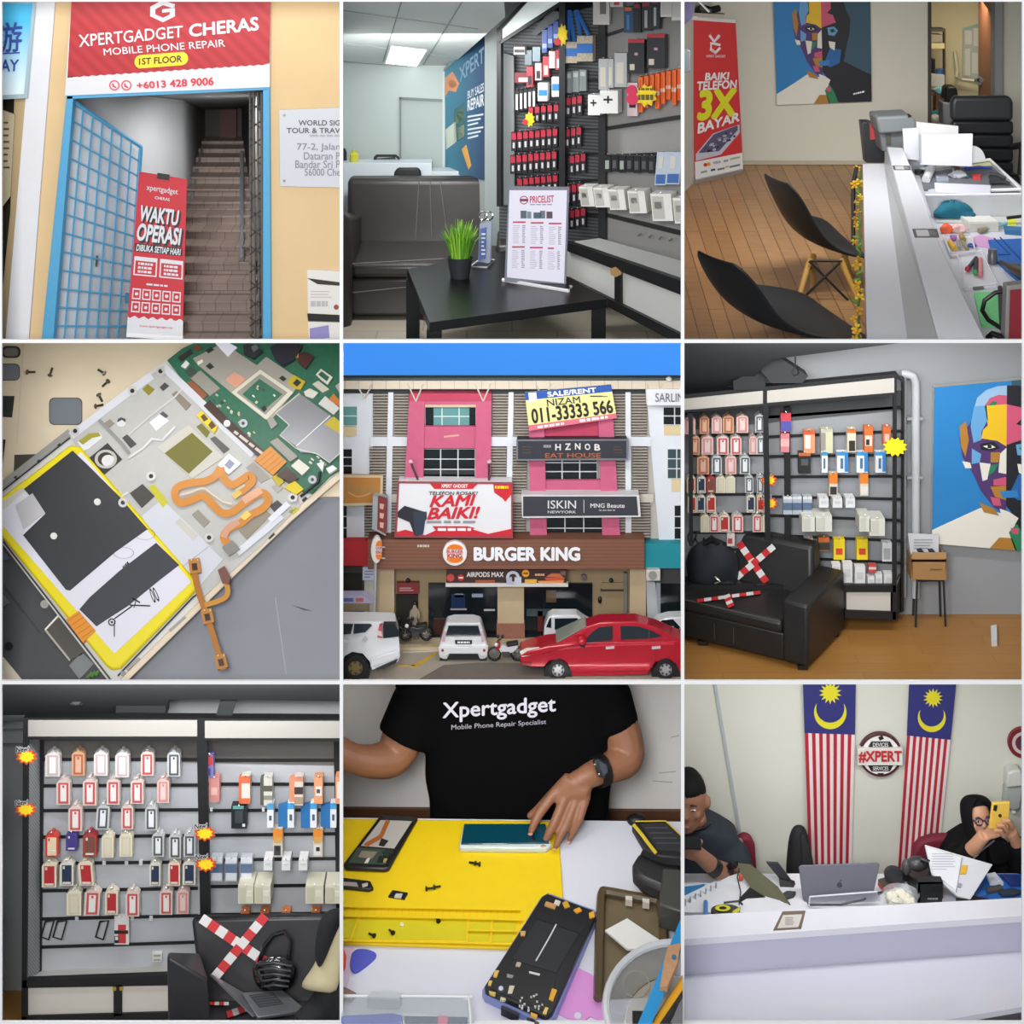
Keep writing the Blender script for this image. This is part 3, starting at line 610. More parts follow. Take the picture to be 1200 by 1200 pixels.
 bst=burst('price_sticker','large yellow price sticker with a pink edge over the orange cables','sticker',None,R,757,112,27,28,mat('#e3c728'),YEL,None,9,.3,4);b=B();b.disc(R,740,106,6,.315,.3,16);b.disc(R,741,116,7,.316,.3,16);b.build('pink_tab',mat('#d32d57'),bst)
 for i,(tx,v0,v1) in enumerate((('~',103,106),('~',110,118))):text(tx,(748,v0,766,v1),R,mat('#5f5518'),bst,.325,.01)
 o=pk('phone_case_pack','white framed case pack at the top edge beside the black post','case',695,-2,19,31,.06,mat('#c8c4c2',.45),[(.42,.1,.8,.6,mat('#6b6664'),'window')]);pk('phone_case_pack','pink trimmed white pack at the top of the rack','case',715,-3,15,11,.06,mat('#cdbfbe',.45),[(.3,.3,.7,.8,mat('#b5384a'),'red_label')])
 for i,(u,v,w,h,cc) in enumerate(((731,8,11,30,'#2c4966'),(742,4,9,34,'#1d1d20'),(752,2,11,34,'#252629'),(763,-2,10,36,'#202226'))):pk('cable_pack',f'{("blue and orange", "plain black", "black and silver", "black and grey")[i]} cable pack hanging high on the grey panel','cable',u,v,w,h,.07,mat(cc,.45),[(.1,.02,.8,.16,mat('#c5662f' if i==0 else '#8f2a35'),'header'),(.3,.3,.6,.9,mat('#3c75a8' if i==0 else ('#9fa3a4' if i>1 else '#2c2c2f')),'coiled_cable')],hook=1)
 for i,(u,v,w,h) in enumerate(((774,0,14,20),(787,-3,14,27))):pk('white_box',f'white box at the top corner of the rack, {("nearer the black packs", "at the wall end")[i]}','box',u,v,w,h,.12,mat('#d2d0cc',.5),[(.08,.1,.85,.85,mat('#c2c0bd'),'front_label')])
 for i,(u,v,w,h) in enumerate(((736,47,19,39),(758,41,21,39))):pk('power_bank_box',f'black box with a red top, {("beside the clear boxes", "above the orange cables")[i]}','box',u,v,w,h,.1,mat('#26282a',.4),[(0,-.03,1,.08,mat('#b02a35'),'red_top'),(.4,.38,.6,.46,mat('#b98aa5'),'mark'),(.1,.72,.4,.9,mat('#c4b9aa'),'label')],'black boxes with red tops',hook=1)
 for i,(u,v,w,h) in enumerate(((701.5,69,11,36),(712,69,7,34),(720,62,14.5,40))):pk('clear_box',f'clear window box with pale insert, {("next to the post", "narrow middle one", "biggest of three")[i]}','box',u,v,w,h,.08,mat('#a9abac',.3),[(.18,.28,.75,.9,mat('#c4bfb2'),'insert')],'clear window boxes',hook=1)
 for i,(u,v,w,h) in enumerate(((689,111,14,24),(703,106,21,27))):pk('earbud_box',f'white box with a black cross mark, {("smaller of two", "larger of two")[i]}','box',u,v,w,h,.14,mat('#dfdfdd',.45),[(.2,.36,.7,.44,dk,'cross_bar'),(.4,.24,.5,.56,dk,'cross_post')],'white boxes with cross mark',hook=1)
 og=mat('#e2682a',.45)
 for i in range(8):u=748+i*6.5;pk('orange_cable',f'bright orange cable bundle, {ORD[i]} along the rail behind the large price sticker','cable',u,90-i*1.4,5.2,42-(i % 3)*4,.06+.02*(i % 2),og,[(0,.5,1,.62,mat('#d9b9a6'),'wrapper'),(.3,.08,.45,.95,mat('#b84d1c'),'fold')],'orange cables',bevel=.008,hook=1)
 pk('pink_pack','white and pink pack below the large price sticker','pack',735,97,12,39,.06,mat('#cdb8bb',.45),[(.2,.6,.8,.75,dk,'camera_hole')])
 for i in range(7):pk('adapter_pack',f'black clear-fronted adapter pack, {ORD[i]} along the lower rail from the post','adapter',708+i*8.6,182+i*.2,8,20-(i % 2),.05,mat('#26282a',.3),[(.15,.3,.7,.8,mat('#8f9c90' if i in (0,2) else '#4b4e50'),'adapter')],'black adapter packs',hook=1)
 for i,(u,w,h) in enumerate(((770,13,39),(783,16,38))):pk('cable_pack',f'pale pack with blue base, {("beside the black adapters", "at the wall end of the lower rail")[i]}','cable',u,178,w,h,.06,mat('#aeb9c4',.35),[(.08,.68,.92,.96,mat('#39619d'),'blue_base'),(.2,.12,.6,.5,mat('#c4c0b8'),'insert')],'pale packs with blue base',hook=1,lean=-3)
 wb=mat('#dcdad4',.45);cf=mat('#b5b3aa',.5)
 for i,(u,v,w,h) in enumerate(((678,219,16,23),(695,220,17,23),(712,222,19,24),(735,224,20,26),(762,227,24,32),(788,232,18,30))):
  pk('charger_box',f'white charger box tilted forward, {ORD[i]} from the post on the bottom hooks','box',u,v,w,h,.2,wb,[(.05,.1,.6,.92,cf,'clear_front'),(.15,.3,.5,.55,mat('#8f8d88'),'charger')],'white charger boxes on the bottom hooks',hook=1,lean=3)
 for i in range(4):b=B();b.tube([R(748+i*12,276+i*2,-.06),R(752+i*12,273+i*2,.1)],.006,5);tag(b.build('empty_hook',STEEL),'bare metal hook on the grey panel above the white cabinet','hook','bare hooks on the grey panel')
 lamp('lamp_lounge',500,66,18.7,1.2,.4,55,32)
room2()
# ================= ROOM 3: service counter, shell chairs, portrait =================
def popart(root,fr,q,face_u=.5,over=0):
 """generic pop art face of flat colour facets on a canvas; q = canvas corners, drawn in 0..1 canvas units"""
 X=lambda pts:[bil(q,a,(c+over)/(1+over)) for a,c in pts]
 def L(n,c,pts,h):b=B();b.f(fr,X(pts),h,h-.002);b.build(n,mat(c,.6),root,smooth=0)
 k=face_u;s=lambda pts:[(k+(a-.5),c) for a,c in pts]
 blue,slate,navy,yel,pink,wht,sky,grn,ora,vio='#1f78b6','#2f5063','#14161f','#dfb417','#c2506f','#dcd9cd','#5f9ac8','#1f7a4f','#a8762a','#4a2f66'
 L('blue_ground',blue,[(0,-over),(k+.03,-over),(k+.03,1),(0,1)],.012)
 if k+.03<1:L('slate_ground',slate,[(k+.03,-over),(1,-over),(1,1),(k+.03,1)],.012)
 if over:
  L('hair_facet','#8fb2cf',s([(.29,.02),(.31,-.06),(.37,-.11),(.44,-.13),(.5,-.13),(.5,.02)]),.017)
  L('hair_facet',pink,s([(.36,.0),(.39,-.05),(.45,-.07),(.5,-.06),(.5,.0)]),.02);L('hair_facet',grn,s([(.38,.0),(.41,-.03),(.44,-.02),(.43,.0)]),.022);L('hair_facet',navy,s([(.5,-.13),(.58,-.12),(.66,-.08),(.71,.01),(.5,.01)]),.017)
 L('dark_shoulder',navy,s([(.53,.62),(.72,.6),(.9,.69),(1.5-k,.74),(1.5-k,1),(.6,1)]),.015)
 L('white_shoulder',wht,s([(.5-k,.9),(.2,.8),(.34,.72),(.5,.76),(.62,.9),(.6,1),(.5-k,1)]),.016)
 L('dark_half',navy,s([(.5,.0),(.72,.0),(.76,.12),(.8,.2),(.79,.34),(.76,.44),(.73,.58),(.66,.7),(.55,.76),(.5,.7)]),.018)
 L('shade_half',vio,s([(.28,.1),(.5,.0),(.5,.76),(.42,.71),(.34,.6),(.28,.46),(.22,.36),(.2,.22)]),.018)
 L('temple_facet',sky,s([(.29,.0),(.37,.0),(.38,.1),(.34,.18),(.34,.24),(.29,.26),(.27,.14)]),.021)
 L('brow_facet',yel,s([(.36,.0),(.5,.0),(.5,.29),(.44,.25),(.34,.23),(.35,.17),(.38,.14)]),.021)
 L('brow_facet',pink,s([(.5,.0),(.6,.03),(.6,.1),(.56,.14),(.62,.16),(.65,.23),(.5,.28)]),.021)
 L('ear_facet',ora,s([(.2,.14),(.24,.1),(.26,.24),(.24,.36),(.21,.28)]),.021)
 L('ear_facet',wht,s([(.22,.39),(.27,.4),(.28,.44),(.24,.44)]),.021)
 L('eye_shadow',navy,s([(.33,.27),(.42,.255),(.46,.3),(.4,.32),(.34,.31)]),.023)
 L('eye',wht,s([(.35,.285),(.4,.275),(.43,.295),(.39,.305)]),.025);L('pupil',navy,s([(.38,.277),(.405,.277),(.405,.3),(.38,.3)]),.027)
 L('eye_shadow',sky,s([(.56,.28),(.63,.27),(.67,.31),(.63,.36),(.57,.35)]),.021);L('eye',grn,s([(.58,.3),(.63,.29),(.65,.32),(.6,.33)]),.023);L('pupil',navy,s([(.6,.295),(.625,.295),(.625,.325),(.6,.325)]),.025)
 L('nose_facet',wht,s([(.46,.34),(.5,.3),(.5,.48),(.45,.47)]),.022);L('cheek_facet',ora,s([(.4,.33),(.46,.33),(.45,.4),(.4,.4)]),.021)
 L('cheek_facet',wht,s([(.33,.4),(.4,.41),(.38,.52),(.35,.53)]),.022);L('cheek_facet',sky,s([(.28,.3),(.34,.34),(.33,.4),(.28,.41)]),.022);L('cheek_facet',grn,s([(.4,.42),(.45,.41),(.42,.47),(.39,.49)]),.023)
 L('cheek_facet',wht,s([(.57,.41),(.64,.42),(.63,.5),(.58,.47)]),.021);L('cheek_facet','#1d5f9e',s([(.58,.48),(.7,.49),(.68,.62),(.58,.66),(.52,.62)]),.02)
 L('lip_facet',pink,s([(.42,.52),(.5,.5),(.5,.56),(.42,.56)]),.022);L('chin_facet',ora,s([(.4,.57),(.5,.56),(.5,.66),(.43,.64)]),.022);L('chin_facet',pink,s([(.4,.64),(.46,.65),(.47,.7),(.42,.7)]),.023)
 L('chin_facet','#2a79b8',s([(.46,.6),(.57,.59),(.58,.64),(.48,.645)]),.024);L('collar_facet',ora,s([(.33,.68),(.42,.72),(.46,.77),(.36,.75)]),.022)
 L('collar_facet',wht,s([(.46,.72),(.52,.74),(.58,.78),(.55,.84),(.48,.8)]),.022);L('collar_facet',grn,s([(.57,.82),(.62,.9),(.66,1),(.56,1),(.52,.88)]),.022);L('collar_facet',ora,s([(.46,.92),(.54,.92),(.57,1),(.4,1)]),.022);L('collar_facet',pink,s([(.53,.85),(.58,.85),(.58,.89),(.54,.885)]),.024)
def cloth(b,c,rx,ry,rz,seed,n=20,m=10,amp=.3,lo=None):
 g=random.Random(seed);ph=[g.uniform(0,6.28) for _ in range(8)];c=V(c);rings=[]
 for i in range(m+1):
  t=math.pi*(i+.05)/(m+.1);ring=[]
  for k in range(n):
   a=2*math.pi*k/n
   d=1+amp*(math.sin(3*a+ph[0]+2*t)+.7*math.sin(5*a+ph[1]-3*t)+.6*math.sin(4*t+ph[2]+2*a))/2.3
   p=V((rx*d*math.sin(t)*math.cos(a),ry*d*math.sin(t)*math.sin(a),rz*(1+.3*amp*math.sin(6*a+ph[3]))*math.cos(t)))
   if lo is not None:p.z=max(p.z,lo)
   ring.append(c+p)
  rings.append(ring)
 b.loft(rings);return b
def shell_chair(name,label,prof,ym,th,wid,legs,group):
 """one-piece plastic shell chair on dowel legs: prof = side line in pixels (back top to seat front) at distance ym"""
 t=thing(name,label,'chair',legs[0][1] if legs else P(prof[-1][0],395,ym),group)
 pts=[P(u,v,ym) for u,v in prof];a0=pts[4];d=V((math.cos(th),math.sin(th),0));s=V((-math.sin(th),math.cos(th),0));rings=[]
 n=len(pts)
 for i,p in enumerate(pts):
  f=(p.x-a0.x)/math.cos(th);q=V((a0.x,ym,p.z))+d*f
  tn=(pts[min(i+1,n-1)]-pts[max(i-1,0)]).normalized();nm=V((-tn.z*-1,0,0));nm=d*(-tn.z)+V((0,0,1))*tn.x
  w,cv=wid[i];ro=.06+.22*min(1,max(0,(i-2)/3))
  rings.append([q+s*(w*k/5)+nm*(cv*(abs(k)/5)**2.2)+V((0,0,ro*w*k/5)) for k in range(-5,6)])
 b=B();b.loft(rings,False,False);b.build('seat_shell',mat('#1c1d1f',.42),t,solid=.035,sub=2,smooth=80)
 dm=mat('#b98a3e',.5)
 for p0,p1 in legs:b=B();b.tube([p0,p1],[.035,.026],10);b.build('leg',dm,t)
 return t
def room3():
 CLIP[0]=(800,0,1200,400)
 FL=F3(P(800,400,18.6),P(1100,400,18.6),P(900,192,25));CT=F3(P(1000,400,17.1),P(1100,400,17.1),P(1050,192,22.0))
 UT=F3(P(1000,400,16.7),P(1100,400,16.7),P(1050,172,21.9));DK=F3(P(1000,400,17.7),P(1100,400,17.7),P(1050,188,22.4))
 b=B();b.f(FL,[(796,404),(1110,404),(1110,188),(796,188)],0,-.03)
 struct('floor_wood',b,pattern_mat('oak_laminate','brick','#b5885a',('#a0764a','#6d4c2a'),.35,1,rot=(0,0,math.pi/2),bw=2.6,rh=.17,mortar=.006,grain=.3))
 wl=mat('#d3d1c3',.9,noise=.02,scale=2)
 b=B();b.r(FY(25),796,-4,1090,260,0,-.08);struct('wall_counter_back',b,wl)
 b=B();b.poly([P(799,-4,23.6),P(835,-4,24.98),P(835,240,24.98),P(799,240,23.6)]);struct('wall_counter_side',b,mat('#c9c8c0',.9))
 b=B();b.r(FY(24.97),862,189,1090,193,.03,0);struct('baseboard_counter',b,mat('#b9b09c',.7))
 # adjoining room seen through the doorway
 b=B();b.r(FY(27.2),1080,-4,1204,260,0,-.05);struct('wall_inner_room',b,mat('#d6c9a2',.9))
 b=B();b.r(FY(25),1174,-4,1204,260,0,-.1);struct('wall_counter_corner',b,mat('#c4c2b5',.9))
 b=B();b.r(FY(24.95),1088.5,-4,1091.5,260,.02,-.15);struct('trim_doorway_edge',b,mat('#3a3a38',.6))
 b=B();b.r(FY(24.95),1166,-4,1175,260,.06,-.15);struct('trim_door_jamb',b,mat('#85868a',.5))
 b=B();b.poly([P(1146.5,-4,26.3),P(1166,-4,25.1),P(1166,200,25.1),P(1146.5,200,26.3)],(.05,.02,0));dr=struct('door_inner',b,pattern_mat('brown_veneer','X','#7d4f36','#8c5d42',.4,1.2,grain=2));b=B();b.tube([P(1144,94,26.2),P(1150,94,26.0)],.03,8);b.lathe([(0,0),(.06,0),(.06,.03),(0,.03)],P(1149,94,26.1),12,(-.5,-1,0));b.build('door_handle',STEEL,dr)
 for v in (12,90):b=B();b.box(P(1166,v,25.05),(.05,.05,.16));b.build('hinge',STEEL,dr)
 t=thing('wall_shelf_unit','beige shelf unit with dark edge beyond the doorway','shelf',P(1100,150,26.8));fs=FY(26.8)
 b=B();b.f(fs,[(1091,34),(1108,34),(1108,37),(1091,37)],.25,0);b.build('top_board',mat('#3b3630',.5),t);b=B();b.r(fs,1106.5,35,1108,100,.1,0);b.build('post',mat('#4a463e',.5),t);b=B();b.r(fs,1091,51,1107,57,.25,0);b.build('shelf',mat('#c7b98c',.5),t)
 b=B();b.f(fs,[(1091,40),(1104,41),(1104,49),(1091,50)],.2,0);tag(b.build('box',mat('#8d8474',.5)),'grey box on the beige shelf beyond the doorway','box',None)
 t=thing('glass_board','glass board reflecting a window on the inner room wall','board',P(1138,92,27.1));fg=FY(27.1)
 b=B();b.f(fg,[(1129,33),(1147,28),(1147,94),(1128,88)],0,-.03);b.build('panel',mat('#b5b6a9',.1),t)
 for q in ((1131,36,1139,52),(1141,33,1147,54),(1131,57,1137,88),(1139,62,1146,86)):b=B();b.r(fg,*q,.006,.002);b.build('window_reflection',mat('#cfcdbf',.3),t,smooth=0)  # pale panes paint a window's reflection on the glass
 b=B();b.f(fg,[(1128,33),(1147,28),(1147,31),(1128,36)],.01,0);b.build('top_edge',mat('#8fb0ac',.3),t)
 b=B();b.tube([P(1119,60,27.1),P(1122,82,27.1),P(1121,90,27.0),P(1127,93,27.05),P(1146,95,27.0)],.03,6);tag(b.build('white_cable',mat('#cfc8b0',.5)),'cream cable along the wall under the glass board','cable')
 b=B();b.r(fs,1091,88,1107,101,.3,0);tag(b.build('white_cabinet',mat('#c9c8c2',.5)),'pale cabinet with a blue cup beyond the doorway','cabinet')
 b=B();b.lathe([(0,0),(.05,0),(.06,.09),(0,.09)],P(1101,88,26.65),12);tag(b.build('cup',mat('#2f5f9e',.4)),'small blue cup on the pale cabinet beyond the doorway','cup')
 b=B();b.r(fs,1092,69,1096,87,.12,0);tag(b.build('speaker',BLACK,bevel=.01),'small black upright speaker on the pale cabinet','speaker')
 b=B();b.r(fs,1091,109,1106,112,.3,0);b.r(fs,1097,112,1105,140,.3,.1);tag(b.build('side_table',mat('#a5744e',.6)),'little brown topped side table beyond the doorway','table')
 b=B();cloth(b,P(1102,106,26.45),.09,.06,.06,4);tag(b.build('cloth',mat('#7fb5c0',.8)),'crumpled light blue cloth on the brown side table','cloth')
 b=B();cloth(b,P(1099,133,26.4),.1,.06,.05,7);tag(b.build('bag',mat('#3d8f98',.7)),'teal plastic bag on the floor by the side table','bag')
 b=B();cloth(b,P(1096,140,26.3),.09,.06,.07,9);tag(b.build('tissue',mat('#e3ded2',.8)),'crumpled white tissue behind the white papers','tissue')
 b=B();b.f(FY(26.3),[(1108,118),(1109,104),(1112,102),(1121,102),(1123,112),(1121,120)],.3,0);tag(b.build('coffee_machine',BLACK,bevel=.02),'black coffee machine on the grey bin beyond the doorway','machine');b=B();b.r(FY(26.3),1105,120,1117,146,.3,0);tag(b.build('storage_bin',mat('#8b9197',.5),bevel=.02),'grey storage bin under the black coffee machine','bin')
 # portrait
 t=thing('portrait_canvas','pop art face canvas with blue and slate halves high on the cream wall','painting',P(965,123,24.9));fq=FY(24.95);q=[(906,-2),(1020,-2),(1021.5,119),(910.5,123)]
 b=B();b.f(fq,q,.01,-.03);b.build('canvas',mat('#cfccc0',.7),t);popart(t,fq,q,.49);text('~',[(1000,109),(1013,106),(1013,108.5),(1000,111.5)],fq,WHITE,t,.03,.02)
 # roll up banner
 yb=FL(842,210).y;t=thing('roll_up_banner','tall red instalment banner standing in the corner on the wood floor','banner',FL(842,210));q=[(810,21),(862,25),(871,201),(815,214)]
 f=F3(FL(815,214),FL(871,201),FL(815,214)+V((0,0,1)));X=lambda a,c:bil(q,a,c);Q=lambda a0,c0,a1,c1:[X(a0,c0),X(a1,c0),X(a1,c1),X(a0,c1)];sw=mat('#ededee',.5)
 b=B();b.f(f,q,0,-.012);b.build('banner_sheet',mat('#d23a3c',.5),t);b=B();b.f(f,Q(0,.875,1,1),.004,.001);b.build('white_print',sw,t);b=B();b.f(f,Q(0,-.012,1,.012),.03,-.03);b.build('top_bar',mat('#d9d9d6',.4),t);b=B();b.f(f,Q(0,.985,1,1.012),.05,-.06);b.build('base',mat('#b9b9b8',.3,.6),t)
 for k in range(2):b=B();b.tube([f(*X(.4,.1),.008),f(*X(.5,.14),.008),f(*X(.62,.1+.0),.008)] if k==0 else [f(*X(.62,.16),.008),f(*X(.42,.15),.008),f(*X(.42,.19),.008),f(*X(.52,.21),.008),f(*X(.62,.18),.008)],.022,4);b.build('emblem',sw,t,smooth=0)
 text('XPERT GADGET',Q(.31,.225,.74,.24),f,sw,t,.006,.01)
 text('BAIKI',Q(.27,.338,.8,.382),f,sw,t,.008,.035,shear=.15);text('TELEFON',Q(.1,.39,.96,.442),f,sw,t,.008,.035,shear=.15)
 text('3X',Q(.1,.45,.93,.62),f,mat('#e0e02e',.5),t,.008,.05,shear=.15);text('BAYAR',[X(.08,.645),X(.97,.605),X(.97,.66),X(.08,.705)],f,sw,t,.008,.035,shear=.1)
 b=B();b.f(f,[X(.02,.83),X(.4,.72),X(.97,.685),X(.97,.74),X(.55,.86),X(.02,.87)],.004,.001);b.build('phone_picture',mat('#c4c6d6',.5),t)
 b=B();b.f(f,[X(.08,.825),X(.42,.725),X(.93,.69),X(.93,.72),X(.52,.835)],.007,.005);b.build('phone_picture',mat('#5d5a78',.5),t)
 g=random.Random(5)
 for i in range(22):
  a,c=g.uniform(.2,.85),0;c=.835-.135*a+g.uniform(-.025,.035);w=g.uniform(.03,.08);b=B();b.f(f,Q(a,c,a+w,c+.012),.01,.008);b.build('circuit_print',mat(g.choice(('#8a8fb5','#b5b7c9','#2f2f45','#6f4a5a','#38405a','#c2c5d2')),.5),t,smooth=0)
 b=B();p=X(.22,.905);b.disc(f,p[0],p[1],2.2,.007,.005,14);b.build('card_mark',mat('#d2362c'),t);b=B();p=X(.29,.905);b.disc(f,p[0],p[1],2.2,.008,.005,14);b.build('card_mark',mat('#e6a02c'),t);text('VISA',Q(.38,.896,.54,.912),f,mat('#2b3a78'),t,.008,.01)
 for a0,a1,c0,cc in ((.6,.7,.9,'#9a9aa0'),(.74,.95,.895,'#a9b88f'),(.12,.25,.94,'#8fa89a'),(.33,.42,.94,'#4a4a4d'),(.47,.62,.945,'#7d7d7f'),(.64,.7,.94,'#d6c232'),(.72,.94,.945,'#7a7a7c')):b=B();b.f(f,Q(a0,c0,a1,c0+.012),.007,.005);b.build('small_mark',mat(cc,.5),t,smooth=0)
 # corner clutter behind the banner
 fk=FY(24.3);b=B();b.f(fk,[(812,15),(850,17),(848,21),(812,20)],.2,0);tag(b.build('cardboard_sheet',mat('#a89f92',.8)),'flat pale cardboard lying above the red banner','cardboard')
 b=B();b.tube([P(815,14,24.2),P(822,9,24.1),P(832,12,24.1),P(842,10,24.2)],.05,6);tag(b.build('cable_coil',BLACK),'black cable heap on the cardboard above the red banner','cable');b=B();b.tube([P(819,2,24.05),P(831,14,24.05)],.014,5);tag(b.build('thin_wire',WHITE),'white cord across the black cable heap','cord')
 b=B();b.f(FY(20.9),[(796,-3),(814,-3),(812,20),(806,26),(796,33)],.1,0);tag(b.build('bag',mat('#3a3350',.7,noise=.4,scale=12)),'dark purple patterned bag in the corner high beside the red banner','bag')
 b=B();b.f(FY(20.9),[(796,57),(809,59),(809,84),(796,87)],.08,0);tag(b.build('wall_monitor',mat('#6d7375',.3),bevel=.01),'grey screen on the side wall beside the red banner','screen')
 # chairs
 c2=[FL(932,364),FL(1006,352),FL(952,338),FL(1000,335)]
 t=shell_chair('shell_chair','black plastic shell chair further from the camera, beside the flower garland',[(905,206),(911,219),(920,243),(929,264),(941,278),(962,284),(986,287),(1000,290),(1005,296)],20.4,.42,[(.24,.02),(.34,.05),(.36,.08),(.38,.11),(.42,.12),(.47,.08),(.48,.05),(.46,.03),(.4,.0)],[(P(949,304,20.0),c2[0]),(P(985,304,20.0),c2[1]),(P(953,300,20.7),c2[2]),(P(990,300,20.7),c2[3])],'black shell chairs at the counter')
 for a,c,in ((P(948,306,19.9),FL(994,352)),(P(984,308,19.9),FL(937,353)),(P(949,306,19.95),P(987,306,19.95)),(P(945,318,20),P(953,312,20.6))):b=B();b.tube([a,c],.014,6);b.build('brace',BLACK,t)
 t=shell_chair('shell_chair','black plastic shell chair nearest the camera, cut by the frame bottom',[(833,294),(841,309),(851,333),(863,358),(879,372),(905,379),(950,386),(990,392),(1004,400)],18.2,.62,[(.26,.02),(.38,.05),(.42,.09),(.45,.12),(.5,.13),(.56,.1),(.56,.06),(.5,.03),(.42,.0)],[],'black shell chairs at the counter')
 b=B();b.tube([P(1004,196,21.5),P(1000,215,21.5),P(1000,300,21.2)],.025,8);tag(b.build('metal_pole',BLACK),'thin black upright rod behind the flower garland','rod')
 # counter
 t=thing('service_counter','long white two-level service counter running back past the flower garland','counter',CT(1014,395));cw=mat('#d2d3d8',.3,coat=.2)
 b=B();b.poly([CT(u,v) for u,v in ((1011,192),(1037,192),(1065,404),(1016,404))],(0,0,-.9));b.build('lower_top',cw,t)
 b=B();b.poly([CT(1036,192),UT(1039,172),UT(1101,404),CT(1064,404)],(.12,0,-.12));b.build('sloped_face',mat('#aeb0b2',.3),t)  # greyed to put the face's shade into its colour
 b=B();b.poly([UT(u,v) for u,v in ((1039,172),(1058,173),(1080,226),(1102,288),(1128,344),(1158,404),(1101,404))],(0,0,-.12));b.build('upper_top',mat('#d6d7dd',.18,coat=.5),t,bevel=.01)
 for q,lab in (([(1046,194),(1066,194),(1067.5,199),(1047.5,199)],'small dark framed sticker at the far end of the white counter'),([(1069,268),(1098,268),(1101,278),(1072,278)],'dark framed sticker in the middle of the white counter')):
  o=thing('counter_sticker',lab,'sticker',UT(*q[3]));b=B();b.f(UT,q,.004,0);b.build('sticker_base',mat('#514b50',.5),o);b=B();b.f(UT,[bil(q,a,c) for a,c in ((.12,.14),(.62,.14),(.62,.86),(.12,.86))],.006,.003);b.build('pale_field',mat('#b9b6b6',.5),o);lines(3,*bil(q,.66,.2),*bil(q,.92,.8),UT,mat('#8d888a'),o,1,.8,h=.006)
 g=thing('flower_garland','yellow artificial flower garland hanging along the counter edge','garland',CT(1012,300));rg=random.Random(11);pts=[CT(1011.5-(v % 17)*.15,v,.0)+V((-.03,-.02,-.02)) for v in range(196,402,8)]
 b=B();b.tube(pts,.012,5);b.build('stem',mat('#3f6a2a',.6),g)
 for v in range(197,402,7):
  p=CT(1008.5+rg.uniform(-4.5,2.5),v)+V((-.04,-.06,rg.uniform(-.03,.03)))
  if rg.random()<.35:
   b=B();b.ell(p,(.045,.03,.015),Matrix.Rotation(rg.uniform(-1,1),3,'Y'),8,5);b.build('leaf',mat('#5d8a2f',.6),g)
  else:
   b=B();r=rg.uniform(.02,.036)
   for k in range(5):a=k*1.2566+rg.random();b.ell(p+V((r*math.cos(a),-.01,r*math.sin(a))),(r*.75,.012,r*.5),Matrix.Rotation(-a,3,'Y'),8,4)
   b.ell(p+V((0,-.015,0)),(r*.4,.015,r*.4),None,8,5);b.build('blossom',mat(rg.choice(('#c99a1c','#d6b02a','#b98416')),.6),g)
 # desk
 b=B();b.poly([DK(u,v) for u,v in ((1056,186),(1160,186),(1206,226),(1206,404),(1120,404))],(0,0,-.06));tag(b.build('work_desk',mat('#cfd0d6',.4)),'white repair desk covered with tools behind the service counter','desk')
 # monitor, printer, papers
 f=FY(22.6);t=thing('monitor','black monitor side with a red sticker at the end of the counter','monitor',P(1023,190,22.6));b=B();b.f(f,[(1010,143),(1020,143),(1037,150),(1037,191),(1015,191)],.12,-.1);b.build('case',mat('#2d3033',.4),t,bevel=.01);b=B();b.f(f,[(1019,144),(1028,148),(1030,163),(1020,164)],.135,.12);b.build('red_sticker',mat('#b8403f',.5),t)
 t=thing('printer','grey receipt printer standing at the far end of the upper counter','printer',P(1050,172,22.3));f=FY(22.3);b=B();b.f(f,[(1027,137),(1067,135),(1074,142),(1074,155),(1030,157)],.3,-.2);b.build('top_cover',mat('#74797b',.5),t,bevel=.03);b=B();b.f(f,[(1031,156),(1072,154),(1070,178),(1034,178)],.22,-.2);b.build('body',mat('#686d70',.5),t,bevel=.02);b=B();b.f(f,[(1038,157),(1044,157),(1044,170),(1039,170)],.235,.2);b.build('dark_slot',mat('#4c4a3c',.6),t);b=B();b.f(f,[(1065,133.5),(1069,136),(1064,138)],.31,.25);b.build('button',BLACK,t)
 for nm,q,y,lab,cc in (('white_board',[(1074,143),(1123,148),(1123,190),(1074,190)],22.0,'white sheet standing rearmost of the three white boards','#d9d9d8'),('white_board',[(1058,151),(1076,150),(1078,188),(1060,186)],21.85,'narrow white board by the grey printer','#d3d5da'),('white_board',[(1077,158),(1140,157),(1139,195),(1078,193)],21.7,'widest white board standing in front of the others','#e1e1ea')):
  b=B();b.f(FY(y),q,.02,-.02);o=tag(b.build(nm,mat(cc,.4)),lab,'board','white boards on the desk')
  if q[0][0]==1077:b=B();b.f(FY(y),[(1077,158),(1079.5,158),(1080,190),(1078,192)],.03,0);b.build('binder_edge',mat('#a9abb5',.4),o)
 b=B();b.f(FY(21.75),[(1139,171)]+[(1140+15*math.sin(a),189-18*math.cos(a)) for a in [i*.17 for i in range(1,10)]]+[(1139,191)],.03,0);tag(b.build('round_stand',mat('#c9cacb',.4)),'pale round-edged stand beside the widest white board','stand')
 b=B();b.poly([DK(u,v,.02) for u,v in ((1139,190),(1160,189),(1163,194),(1139,196))],(0,0,-.02));tag(b.build('note_pad',mat('#cfcf9f',.6)),'pale yellow note pad behind the tool tray','pad')
 # office chair
 t=thing('office_chair','tall black padded office chair behind the repair desk','chair',P(1155,226,23.2));f=FY(23.2);lm=mat('#15171b',.4)
 def cush(v0,v1,u0,u1,r,h):
  b=B();b.f(f,[(u0+3,v0),(u1-3,v0),(u1,v0+r),(u1,v1),(u0,v1),(u0,v0+r)],h,-.1);return b
 cush(113,142,1115,1188,8,.05).build('headrest',mat('#26292d',.45),t,bevel=.05,seg=4)
